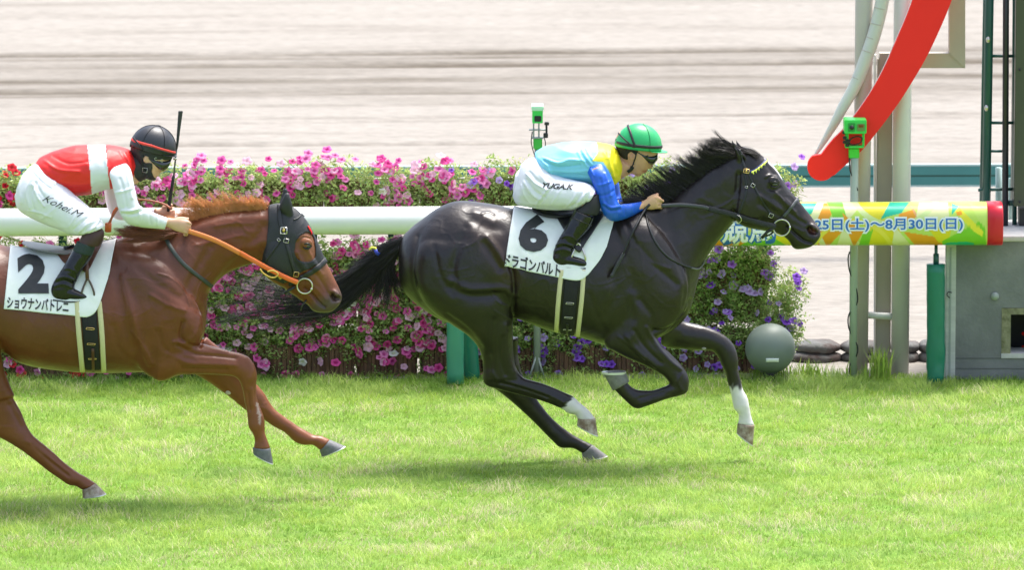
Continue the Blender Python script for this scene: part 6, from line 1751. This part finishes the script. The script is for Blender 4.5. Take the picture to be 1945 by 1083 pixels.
    lettering('lettering', 'YUGA.K', TBR, [(1031, 346), (1091, 350), (1029, 356.5)], YB, M_num, J, offset=.035, off=.002, shear=.25, bend=1.0)
    # silks: torso
    P = [loft([(1016, 291, 1026, 318, .10), (1022, 286, 1040, 338, .14), (1043, 277, 1052, 342, .155), (1073, 271, 1082, 345, .16), (1108, 270, 1110, 350, .165), (1135, 271, 1134, 356, .165), (1154, 274, 1154, 354, .15), (1164, 277, 1170, 350, .12), (1169, 281, 1180, 334, .085), (1173, 286, 1184, 322, .06)], YB, n=48, sub=6)]
    V, Q = remesh(P, .0052, 4, .5)
    S = [([(1022, 300), (1040, 316), (1050, 336)], 3, .006, True), ([(1030, 300), (1060, 310), (1080, 304), (1110, 306)], 3, .005, True), ([(1034, 306), (1062, 317), (1100, 313)], 2.5, -.005, True), ([(1040, 322), (1080, 326), (1118, 324)], 2.5, .004, True), ([(1046, 332), (1086, 332), (1120, 334)], 2.5, -.003, True),
         ([(1098, 290), (1106, 304), (1118, 318)], 2, .004, True), ([(1106, 286), (1114, 300), (1124, 312)], 2, .004, True), ([(1102, 288), (1110, 302), (1121, 315)], 1.8, -.004, True), ([(1114, 284), (1120, 296), (1128, 306)], 2, .003, True), ([(1160, 285), (1158, 310), (1166, 336)], 2.5, .005, True), ([(1170, 290), (1166, 312), (1172, 330)], 2.5, -.004, True), ([(1148, 290), (1154, 300)], 3, .003, True)]
    V = wrinkle(V, Q, YB, S, .0030, (.8, .8, 1.6), 5, 8)
    lb = (.20, .58, .76)
    yoke = [(1132, 260), (1200, 260), (1200, 370), (1166, 356), (1160, 330), (1146, 308), (1124, 306), (1136, 290)]
    C = paint(V, YB, lb, [lambda V, P, R, f: (inpoly(P, yoke).astype(float), (.80, .68, .02))])
    mk('jersey', V, Q, mat('jockey_silk', attr=True, rough=.5, sheen=.0, bump=.08, bscale=90), J, colors=C)
    _bl = mat('royal_blue_silk', (.012, .105, .62), rough=.42, bump=.08, bscale=90)
    for s in (-1, 1):
        dx, dy = (0, 0) if s < 0 else (8, -4)
        P = [loft([(1113 + dx, 318 + dy, 1142 + dx, 306 + dy, .03, s * .13), (1116 + dx, 328 + dy, 1150 + dx, 318 + dy, .05, s * .155), (1124 + dx, 345 + dy, 1160 + dx, 334 + dy, .056, s * .175), (1131 + dx, 364 + dy, 1167 + dx, 352 + dy, .054, s * .19), (1136 + dx, 382 + dy, 1170 + dx, 370 + dy, .05, s * .2), (1142 + dx, 398 + dy, 1174 + dx, 384 + dy, .048, s * .2),
                   (1150 + dx, 412 + dy, 1178 + dx, 389 + dy, .046, s * .195), (1163 + dx, 420 + dy, 1184 + dx, 388 + dy, .043, s * .18), (1180 + dx, 418 + dy, 1194 + dx, 387 + dy, .040, s * .155), (1198 + dx, 412 + dy, 1206 + dx, 385 + dy, .036, s * .125), (1214 + dx, 404 + dy, 1216 + dx, 383 + dy, .030, s * .09), (1222 + dx, 400 + dy, 1219 + dx, 382 + dy, .027, s * .078)], YB, n=28, sub=6)]
        V, Q = remesh(P, .0048, 4, .5)
        S = [([(1150, 330), (1156, 350), (1160, 372)], 3, .004, True), ([(1140, 340), (1146, 366), (1152, 390)], 3, -.003, True), ([(1120, 316), (1128, 334)], 2, .004, True), ([(1148, 386), (1160, 394), (1176, 392)], 2.5, .005, True), ([(1146, 392), (1160, 401), (1178, 398)], 2.5, -.004, True), ([(1170, 388), (1174, 404), (1170, 416)], 3, .003, True), ([(1186, 392), (1188, 408)], 2.5, -.003, True), ([(1200, 388), (1202, 404)], 2.5, .002, True), ([(1134, 352), (1148, 350), (1160, 344)], 2.5, .003, True), ([(1138, 372), (1152, 370), (1166, 362)], 2.5, -.003, True)]
        V = wrinkle(V, Q, YB, S, .0009, (1.4, 1, .8), 7 + s, 7); mk('sleeve', V, Q, _bl, J)
    # boots
    for s in (-1, 1):
        P = [loft([(1108, 384, 1138, 366, .05, s * .205), (1104, 392, 1140, 380, .056, s * .21), (1096, 398, 1141, 394, .056, s * .215), (1092, 404, 1136, 408, .055, s * .22)], YB, n=22),
             ]
        V, Q = remesh(P, .006, 3); mk('boot_liner', V, Q, mat('black_knee_cloth', (.014, .014, .016), rough=.7) if s < 0 else bpy.data.materials['black_knee_cloth'], J)
        P = [loft([(1092, 398, 1128, 412, .056, s * .222), (1084, 412, 1124, 424, .058, s * .225), (1076, 428, 1116, 438, .056, s * .23), (1067, 444, 1104, 452, .050, s * .24), (1059, 458, 1095, 464, .042, s * .245), (1054, 470, 1088, 475, .037, s * .25), (1050, 480, 1088, 484, .036, s * .25), (1047, 490, 1089, 492, .037, s * .25), (1047, 499, 1088, 501, .035, s * .25), (1052, 504, 1084, 505, .028, s * .25)], YB, n=26, sub=5),
             loft([(1060, 478, 1058, 503, .034, s * .25), (1074, 482, 1072, 505, .036, s * .25), (1088, 485, 1087, 506, .038, s * .25), (1100, 488, 1100, 508, .039, s * .25), (1110, 492, 1110, 508, .034, s * .25), (1115, 497, 1115, 506, .022, s * .25)], YB, n=24, sub=5)]
        V, Q = remesh(P, .0048, 3)
        S = [([(1056, 466), (1070, 462), (1090, 468)], 2.2, .004, True), ([(1054, 472), (1070, 468), (1090, 474)], 2, -.004, True), ([(1054, 478), (1070, 474), (1088, 480)], 2, .003, True), ([(1064, 452), (1080, 448), (1094, 456)], 2.2, .003, True), ([(1095, 430), (1086, 450)], 3, .002, True)]
        V = wrinkle(V, Q, YB, S, .0007, (1, 1, 1.5), 9, 9); bt = mk('boot', V, Q, M_boot, J)
        T_ = bvh(V, Q)
        if s < 0:
            straps('boot_band', T_, [(1086, 413), (1098, 418), (1112, 424), (1122, 428)], YB, .006, M_blk, J, off=.002)
            V, Fc = tube([at(x, y, -.25) for x, y in ((1112, 478), (1113, 490), (1115, 500))], .006, 8, sub=3)
        V2, F2 = loft([(1050, 502, 1050, 507, .034, s * .25), (1085, 505, 1085, 509, .038, s * .25), (1113, 504, 1113, 509, .030, s * .25)], YB, n=16); mk('boot_sole', V2, F2, M_dark, J)
    # helmet, goggles, chin strap
    hel, TH_, C_, R_, r_ = helmet('helmet', (1213, 277), 44.5, 43.5, .105, 7, YB, mat('green_helmet_silk', (.015, .36, .115), rough=.38, bump=.05, bscale=60), J, None, cut=96)
    peak(C_, R_, r_, bpy.data.materials['green_helmet_silk'], hel, ext=.038, th0=96)
    _bk = mat('black_elastic', (.012, .013, .015), rough=.5)
    band('goggle_strap', C_, R_, r_, 84, 86, 0, -180, _bk, hel, w=.017, off=.002); band('goggle_strap', C_, R_, r_, 84, 86, 0, 180, _bk, hel, w=.017, off=.002)
    band('silk_seam', C_, R_, r_, 8, 95, -62, -62, mat('dark_green_seam', (.01, .20, .07), rough=.5), hel, w=.003, off=.001)
    def arcband(ax, n0, w_):
        P_ = []; N_ = []
        for (x, y) in catmull(ax, 8):
            p, n = cast(TH_, x, y, YB, .004); P_.append(p); N_.append(n)
        V, Fc = ribbon(P_, N_, w_, .002); mk(n0, V, Fc, _bk, hel)
    arcband([(1192, 236), (1197, 250), (1202, 266), (1207, 280)], 'helmet_strap', .013)
    arcband([(1175, 253), (1185, 263), (1196, 273), (1204, 280)], 'helmet_strap', .008)
    def hstrap(nm, pts, w_, m, off=.002, th_=.003):
        V, Fc = strap(T, pts, YB, w_, th_, off); return mk(nm, V, Fc, m, J)
    V, Fc = loft([(1207, 281, 1206, 288, .076), (1216, 283, 1214, 294, .077), (1226, 286, 1224, 304, .074), (1236, 288, 1233, 312, .066), (1243, 290, 1242, 311, .055), (1249, 291, 1249, 303, .035)], YB, n=26); mk('goggles', V, Fc, M_gog, J)
    V, Fc = ellipsoid(at(1230, 297, -.078), (.006, .003, .008)); mk('goggle_vent', V, Fc, M_strap, J)
    hstrap('goggle_strap', [(1196, 281), (1204, 283), (1212, 286)], .022, _bk, off=.006)
    hstrap('chin_strap', [(1209, 290), (1205, 304), (1201, 316), (1196, 324)], .007, _bk, off=.002)
    hstrap('chin_cup', [(1192, 326), (1198, 322), (1202, 316)], .022, _bk, off=.003)
    V, Fc = ellipsoid(at(1203, 311.5, -.066), (.005, .004, .005)); mk('strap_button', V, Fc, _bk, J)
    return J
jockey_blue()
# whip held by the leading jockey, pointing back down along the shoulder
W1 = thing('whip', at(1222, 402, -.25), 'thin black whip held low by the leading jockey, along the black horse shoulder', 'whip')
def wp(L, off=.02):
    return [cast(TB_, x, y, YB, off)[0] for x, y in L]
pts = wp([(1228, 396), (1222, 404), (1208, 432), (1194, 460), (1182, 485)]); pts[0] = at(1234, 388, -.09)
V, Fc = tube(pts, [.008, .0075, .006, .005, .0045], 10, sub=4); mk('shaft', V, Fc, M_strap, W1)
V, Fc = strap(TB_, [(1184, 482), (1172, 502), (1157, 527)], YB, .020, .006, .018); mk('flap', V, Fc, mat('charcoal_padding', (.03, .032, .035), rough=.6, bump=.3), W1)

# ------------------------------------------------------------------ stirrups (hang from the saddles)
def stirrup(cx, cy, Y0, yo, parent, strap_top, m=M_steel, wd=30, hh=42, leather=M_blk):
    P = [at(cx - wd * .5, cy + hh * .48, Y0 + yo), at(cx - wd * .42, cy, Y0 + yo - .02), at(cx - wd * .15, cy - hh * .42, Y0 + yo), at(cx, cy - hh * .55, Y0 + yo), at(cx + wd * .2, cy - hh * .42, Y0 + yo), at(cx + wd * .48, cy, Y0 + yo - .02), at(cx + wd * .5, cy + hh * .48, Y0 + yo)]
    V, Fc = tube(P, .0055, 8, sub=4); mk('stirrup_iron', V, Fc, m, parent)
    a, b = at(cx - wd * .55, cy + hh * .5, Y0 + yo), at(cx + wd * .55, cy + hh * .5, Y0 + yo)
    V, Fc = box((a + b) / 2, (abs(b[0] - a[0]), .07, .012), bev=.003); mk('stirrup_tread', V, Fc, M_dark, parent, smooth=False)
    V, Fc = ribbon([at(*strap_top, Y0 + yo * .9), at(cx, cy - hh * .5, Y0 + yo)], [(0, -1, 0)] * 2, .020, .004); mk('stirrup_leather', V, Fc, leather, parent)
stirrup(1098, 487, YB, -.25, S6, (1106, 425), wd=28, hh=44)
stirrup(1098, 487, YB, .25, S6, (1106, 425), wd=28, hh=44)
stirrup(166, 556, YC, -.26, S2, (164, 490), m=mat('dark_bronze', (.10, .075, .06), rough=.4, metal=.5), wd=26, hh=46, leather=M_brown)
stirrup(166, 556, YC, .26, S2, (164, 490), wd=26, hh=46, leather=M_brown)

# ------------------------------------------------------------------ second jockey
def jockey_red():
    J = thing('person', at(130, 470, YC), 'jockey in black helmet, face mask and red and white silks, crouched on chestnut horse', 'person')
    P = []
    head = [(252, 262, 322, 268, .060), (250, 276, 328, 286, .073), (250, 290, 326, 299, .076), (256, 303, 319, 311, .074), (262, 314, 312, 319, .068), (266, 322, 306, 326, .058), (270, 330, 300, 334, .046), (277, 337, 294, 341, .03)]
    P.append(loft(head, YC, n=32))
    P.append(tube([at(317, 308, YC), at(316, 315, YC), at(311, 322, YC), at(306, 324, YC)], [.007, .010, .013, .008], 10, sub=3))
    P.append(ellipsoid(at(301, 328, YC), (.012, .020, .006))); P.append(ellipsoid(at(299, 332.5, YC), (.010, .017, .005))); P.append(ellipsoid(at(288, 336, YC), (.020, .024, .014)))
    for s in (-1, 1): P.append(ellipsoid(at(277, 302, YC + s * .073), (.014, .010, .022), Matrix.Rotation(.2, 3, 'Y')))
    P.append(loft([(254, 290, 284, 336, .056), (248, 292, 270, 342, .056), (240, 288, 256, 350, .08), (226, 284, 240, 350, .11)], YC, n=22))
    P.append(loft([(225, 286, 230, 345, .13), (190, 284, 196, 350, .14), (150, 286, 160, 356, .13), (110, 300, 125, 360, .13), (75, 330, 100, 380, .14), (50, 350, 80, 395, .12)], YC, n=24))
    for s, pts in ((-1, [(230, 328), (240, 368), (248, 404), (280, 414), (314, 424)]), (1, [(216, 345), (220, 370), (226, 398), (262, 404), (300, 402)])):
        yo = [s * .15, s * .20, s * .21, s * .18, s * (.14 if s < 0 else .10)]
        P.append(tube([at(x, y, YC + o) for (x, y), o in zip(pts, yo)], [.045, .036, .030, .028, .023], 14, sub=4))
    hand(P, (322, 423), (352, 431), YC, -.13, s=1.05); hand(P, (302, 403), (322, 403), YC, .09, s=.85, inward=-1)
    for s in (-1, 1):
        P.append(tube([at(58, 360, YC + s * .08), at(92, 385, YC + s * .12), at(132, 410, YC + s * .155), at(172, 432, YC + s * .2), at(172, 460, YC + s * .226), at(150, 495, YC + s * .245), at(122, 542, YC + s * .26), at(132, 558, YC + s * .26), at(150, 562, YC + s * .26)], [.06, .055, .045, .03, .03, .028, .024, .022, .016], 14, sub=4))
    V, Q = remesh(P, .0042, 3, .5)
    V = sculpt(V, Q, YC, [([(274, 296), (278, 303), (276, 309)], 1.8, -.005, True)])
    mk('body', V, Q, M_skin2, J); T = bvh(V, Q)
    _p = proj(V); Vm = V.copy(); Vm[:, 1] = 2 * YC - Vm[:, 1]; pp = np.where((V[:, 1] > YC)[:, None], proj(Vm), _p)
    bal = [(244, 250), (336, 250), (336, 304), (290, 304), (283, 304), (282, 298), (275, 297), (272, 302), (276, 309), (284, 309), (290, 309), (290, 318), (289, 326), (292, 334), (296, 339), (296, 350), (270, 350), (256, 338), (250, 316), (244, 290)]
    hv, hf = extract(V, Q, inpoly(pp, bal), .005, .004); mk('face_mask', hv, hf, M_hood, J)
    # breeches
    P = []
    for s in (-1, 1):
        P.append(loft([(52, 322, 28, 372, .06, s * .05), (72, 312, 33, 395, .10, s * .075), (96, 332, 52, 410, .115, s * .095), (122, 352, 82, 424, .108, s * .12), (150, 378, 112, 436, .094, s * .155), (172, 397, 138, 446, .08, s * .185), (190, 416, 158, 446, .068, s * .205), (199, 430, 168, 442, .058, s * .215)], YC, n=32, sub=5))
    P.append(loft([(44, 330, 30, 362, .06), (66, 312, 42, 390, .12), (90, 320, 76, 392, .13), (112, 335, 108, 372, .13)], YC, n=28))
    V, Q = remesh(P, .0052, 4, .5)
    S = [([(60, 340), (50, 365), (56, 395)], 3, .004, True), ([(72, 345), (58, 370), (64, 398)], 3, -.003, True), ([(70, 318), (86, 336), (104, 348)], 3, .005, True), ([(60, 326), (78, 344), (96, 358)], 2.5, -.004, True), ([(150, 440), (168, 425), (186, 418)], 2.5, .003, True), ([(140, 436), (158, 420), (176, 408)], 2.5, -.003, True), ([(158, 444), (176, 434), (194, 428)], 2, .003, True), ([(46, 340), (38, 360), (40, 385)], 3, .003, True),
         ([(80, 415), (100, 400), (118, 380)], 3, .002, True), ([(104, 350), (104, 336)], 2.5, .004, True), ([(62, 350), (70, 372), (84, 392)], 2, .0035, True), ([(68, 346), (78, 366), (92, 384)], 2, -.003, True), ([(54, 400), (74, 404), (96, 412)], 2, .003, True), ([(180, 440), (186, 428), (194, 420)], 1.8, -.003, True), ([(168, 444), (180, 430), (190, 416)], 1.8, .003, True), ([(130, 432), (142, 414), (150, 396)], 2, .002, True)]
    V = wrinkle(V, Q, YC, S, .0017, (1.2, .6, 1.2), 23, 10)
    mk('breeches', V, Q, M_silk_w, J); TBR = bvh(V, Q)
    lettering('lettering', 'Kohei.M', TBR, [(86, 369), (160, 404), (80, 381)], YC, M_num, J, offset=-.004, off=.002, shear=.5)
    # torso
    P = [loft([(68, 309, 84, 328, .10), (78, 299, 104, 350, .14), (94, 291, 118, 364, .15), (118, 283, 132, 371, .158), (140, 278, 150, 371, .162), (166, 276, 177, 367, .165), (190, 276, 196, 361, .165), (211, 277, 218, 356, .16), (230, 280, 240, 350, .14), (243, 284, 254, 342, .105), (250, 289, 258, 334, .075), (254, 294, 260, 326, .06)], YC, n=48, sub=6)]
    V, Q = remesh(P, .0052, 4, .5)
    S = [([(84, 305), (110, 322), (150, 326)], 3, .004, True), ([(100, 296), (130, 310), (170, 306)], 3, -.003, True), ([(110, 345), (140, 350), (176, 348)], 3, .003, True), ([(120, 358), (150, 360)], 3, -.003, True), ([(236, 290), (246, 310), (252, 330)], 2.5, .004, True), ([(228, 288), (240, 306), (248, 326)], 2.5, -.004, True), ([(205, 318), (200, 300), (205, 285)], 3, .003, True)]
    V = wrinkle(V, Q, YC, S, .0028, (.8, .8, 1.6), 25, 8)
    C = paint(V, YC, (.74, .016, .014), [lambda V, P, R, f: (inpoly(P, [(165, 260), (198, 260), (211, 380), (176, 380)]).astype(float), (.68, .71, .76)), ])
    mk('jersey', V, Q, mat('red_white_silk', attr=True, rough=.5, bump=.08, bscale=90), J, colors=C)
    _wh = mat('white_silk', (.68, .70, .75), rough=.5, bump=.08, bscale=90); _pk = mat('pinkish_white_silk', (.78, .70, .76), rough=.6)
    for s in (-1, 1):
        if s < 0:
            sec = [(212, 318, 240, 310, .025, -.135), (208, 330, 248, 322, .05, -.16), (212, 346, 252, 338, .058, -.18), (216, 362, 255, 354, .056, -.195), (220, 378, 259, 370, .053, -.205), (224, 394, 262, 384, .05, -.21), (230, 410, 268, 393, .048, -.208), (242, 424, 278, 398, .045, -.2), (260, 430, 290, 403, .041, -.185), (280, 433, 302, 408, .037, -.165), (300, 435, 314, 412, .032, -.148), (313, 436, 319, 414, .029, -.14)]
        else:
            sec = [(198, 350, 226, 346, .04, .14), (198, 362, 238, 358, .05, .17), (200, 378, 240, 372, .052, .185), (204, 394, 240, 386, .05, .195), (210, 408, 244, 394, .046, .195), (226, 418, 256, 396, .042, .18), (256, 416, 276, 396, .036, .14), (290, 412, 294, 394, .028, .10)]
        P = [loft(sec, YC, n=28, sub=6)]
        V, Q = remesh(P, .0048, 4, .5)
        S = [([(240, 326), (246, 350), (250, 376)], 3, .004, True), ([(228, 340), (236, 366), (240, 392)], 3, -.003, True), ([(232, 400), (250, 400), (268, 394)], 2.5, .005, True), ([(232, 406), (252, 408), (272, 400)], 2.5, -.004, True), ([(262, 398), (266, 412), (262, 426)], 3, .003, True), ([(284, 406), (286, 424)], 2.5, -.002, True), ([(220, 366), (238, 362), (254, 356)], 2.5, .003, True), ([(298, 410), (300, 428)], 2, .002, True)]
        V = wrinkle(V, Q, YC, S, .0009, (1.4, 1, .8), 27 + s, 7); mk('sleeve', V, Q, _wh if s < 0 else _pk, J)
    M_bl = mat('brown_boot_top', (.050, .020, .016), rough=.6); M_gb = mat('green_elastic_band', (.014, .030, .026), rough=.75, bump=.4, bscale=120)
    for s in (-1, 1):
        V, Q = remesh([loft([(158, 444, 192, 432, .05, s * .215), (154, 450, 198, 440, .056, s * .22), (150, 458, 197, 452, .057, s * .225), (146, 464, 190, 468, .054, s * .23)], YC, n=22)], .006, 3); mk('boot_top', V, Q, M_bl, J)
        V, Q = remesh([loft([(146, 458, 182, 466, .056, s * .23), (142, 466, 179, 476, .058, s * .233), (137, 476, 175, 486, .057, s * .238)], YC, n=22)], .006, 3); mk('boot_band', V, Q, M_gb, J)
        P = [loft([(140, 470, 176, 484, .053, s * .236), (133, 484, 170, 494, .053, s * .24), (126, 497, 162, 506, .050, s * .247), (117, 512, 153, 518, .044, s * .254), (108, 526, 146, 532, .038, s * .26), (101, 538, 142, 543, .036, s * .26), (97, 550, 141, 552, .038, s * .26), (98, 562, 140, 564, .036, s * .26), (104, 568, 136, 570, .028, s * .26)], YC, n=26, sub=5),
             loft([(112, 540, 110, 567, .034, s * .26), (128, 544, 126, 569, .036, s * .26), (143, 549, 142, 570, .037, s * .26), (156, 555, 155, 569, .035, s * .26), (166, 561, 165, 567, .024, s * .26), (170, 564, 170, 566, .012, s * .26)], YC, n=24, sub=5)]
        V, Q = remesh(P, .0048, 3)
        S = [([(108, 530), (124, 526), (144, 534)], 2.2, .004, True), ([(105, 537), (122, 533), (142, 541)], 2, -.004, True), ([(104, 544), (120, 540), (138, 548)], 2, .003, True), ([(116, 514), (132, 510), (148, 520)], 2.4, .003, True), ([(150, 490), (136, 520)], 3, .002, True)]
        V = wrinkle(V, Q, YC, S, .0007, (1, 1, 1.5), 29, 9); mk('boot', V, Q, M_boot, J)
        V2, F2 = loft([(101, 566, 101, 572, .034, s * .26), (135, 570, 135, 575, .037, s * .26), (160, 567, 160, 572, .028, s * .26)], YC, n=16); mk('boot_sole', V2, F2, M_dark, J)
    hel, TH_, C_, R_, r_ = helmet('helmet', (291, 280), 43.5, 43, .106, 14, YC, mat('black_helmet_silk', (.020, .022, .028), rough=.42, bump=.05, bscale=60), J, None, cut=98)
    peak(C_, R_, r_, bpy.data.materials['black_helmet_silk'], hel, ext=.016, th0=97)
    for a in (0, -60, -120, 60, 120, 180): band('silk_seam', C_, R_, r_, 6, 96, a, a, mat('seam_black', (.008, .008, .009), rough=.5) if a == 0 else bpy.data.materials['seam_black'], hel, w=.003, off=.0008)
    V, Fc = ellipsoid(C_ + R_ @ np.array([0, 0, r_[2] + .002]), (.010, .010, .004)); mk('helmet_button', V, Fc, M_strap, hel)
    _rb = mat('red_elastic', (.70, .05, .035), rough=.5)
    band('goggle_strap', C_, R_, r_, 88, 80, -12, -92, _rb, hel, w=.012, off=.003); band('goggle_strap', C_, R_, r_, 80, 82, -92, -180, _rb, hel, w=.014, off=.003); band('goggle_strap', C_, R_, r_, 88, 82, 12, 180, _rb, hel, w=.012, off=.003)
    band('helmet_strap', C_, R_, r_, 92, 84, -8, -110, M_strap, hel, w=.012, off=.003)
    def arcb(ax, w_):
        P_ = []; N_ = []
        for (x, y) in catmull(ax, 8):
            p, n = cast(TH_, x, y, YC, .004); P_.append(p); N_.append(n)
        V, Fc = ribbon(P_, N_, w_, .002); mk('helmet_strap', V, Fc, M_strap, hel)
    arcb([(254, 262), (262, 272), (270, 284), (276, 294)], .012)
    V, Fc = loft([(282, 292, 284, 302, .078), (291, 293, 291, 312, .081), (302, 295, 300, 321, .078), (312, 298, 308, 325, .070), (321, 301, 315, 322, .056), (326, 303, 321, 316, .036)], YC, n=26); mk('goggles', V, Fc, M_gog, J)
    _ge = mat('pale_goggle_mark', (.5, .55, .45), rough=.5)
    for x, y in ((296, 302), (307.5, 305)):
        V, Fc = tube([at(x + 2.2 * math.cos(t), y + 2.8 * math.sin(t), YC - .081) for t in np.linspace(.6, 5.6, 10)], .0012, 6); mk('goggle_vent', V, Fc, _ge, J)
    V, Fc = loft([(322, 306, 320, 312, .035), (316, 318, 312, 322, .05), (308, 330, 304, 333, .045), (301, 341, 299, 342, .03)], YC, n=20)
    gm = mat('clear_visor', (.85, .88, .88), rough=.1); nt = gm.node_tree; b_ = nt.nodes['Principled BSDF']; b_.inputs['Alpha'].default_value = .12
    mk('visor', V, Fc, gm, J)
    def hstrap(nm, pts, w_, m, off=.008):
        V, Fc = strap(T, pts, YC, w_, .003, off); return mk(nm, V, Fc, m, J)
    hstrap('chin_strap', [(272, 296), (271, 310), (276, 324), (284, 336)], .008, M_strap)
    p, n = cast(T, 277, 321, YC, .013); ux = np.array([1, 0, -.1]); uz = np.array([.1, 0, 1])
    Q_ = [p + ux * a * .012 + uz * b * .012 for a, b in ((-1, -1), (1, -1), (1, 1), (-1, 1), (-1, -1))]; V, Fc = tube(Q_, .0015, 6); mk('strap_buckle', V, Fc, M_steel, J)
    return J
jockey_red()
W2 = thing('whip', at(322, 395, YC + .05), 'long black whip held upright in the second jockey\'s far hand', 'whip')
V, Fc = tube([at(320, 402, YC + .07), at(323, 376, YC + .07), at(330, 334, YC + .07)], [.009, .0095, .008], 10, sub=4); mk('grip', V, Fc, mat('black_rubber_grip', (.016, .016, .018), rough=.7, bump=.8, bscale=120), W2)
V, Fc = tube([at(330, 334, YC + .07), at(333, 305, YC + .07), at(335.5, 282, YC + .07)], [.005, .0045, .0045], 8); mk('shaft', V, Fc, mat('grey_shaft', (.10, .10, .11), rough=.4), W2)
V, Fc = loft([(335, 284, 337, 284, .006, .07), (334.5, 274, 339, 274, .010, .07), (336, 250, 342, 250, .012, .07), (338.5, 214, 347, 214, .013, .07), (339, 212.5, 347, 212.5, .012, .07)], YC, n=12); mk('flap', V, Fc, bpy.data.materials['charcoal_padding'], W2)
V, Fc = tube([at(329, 301.5, YC + .07), at(336, 301.5, YC + .07)], .006, 8); mk('collar', V, Fc, M_steel, W2)
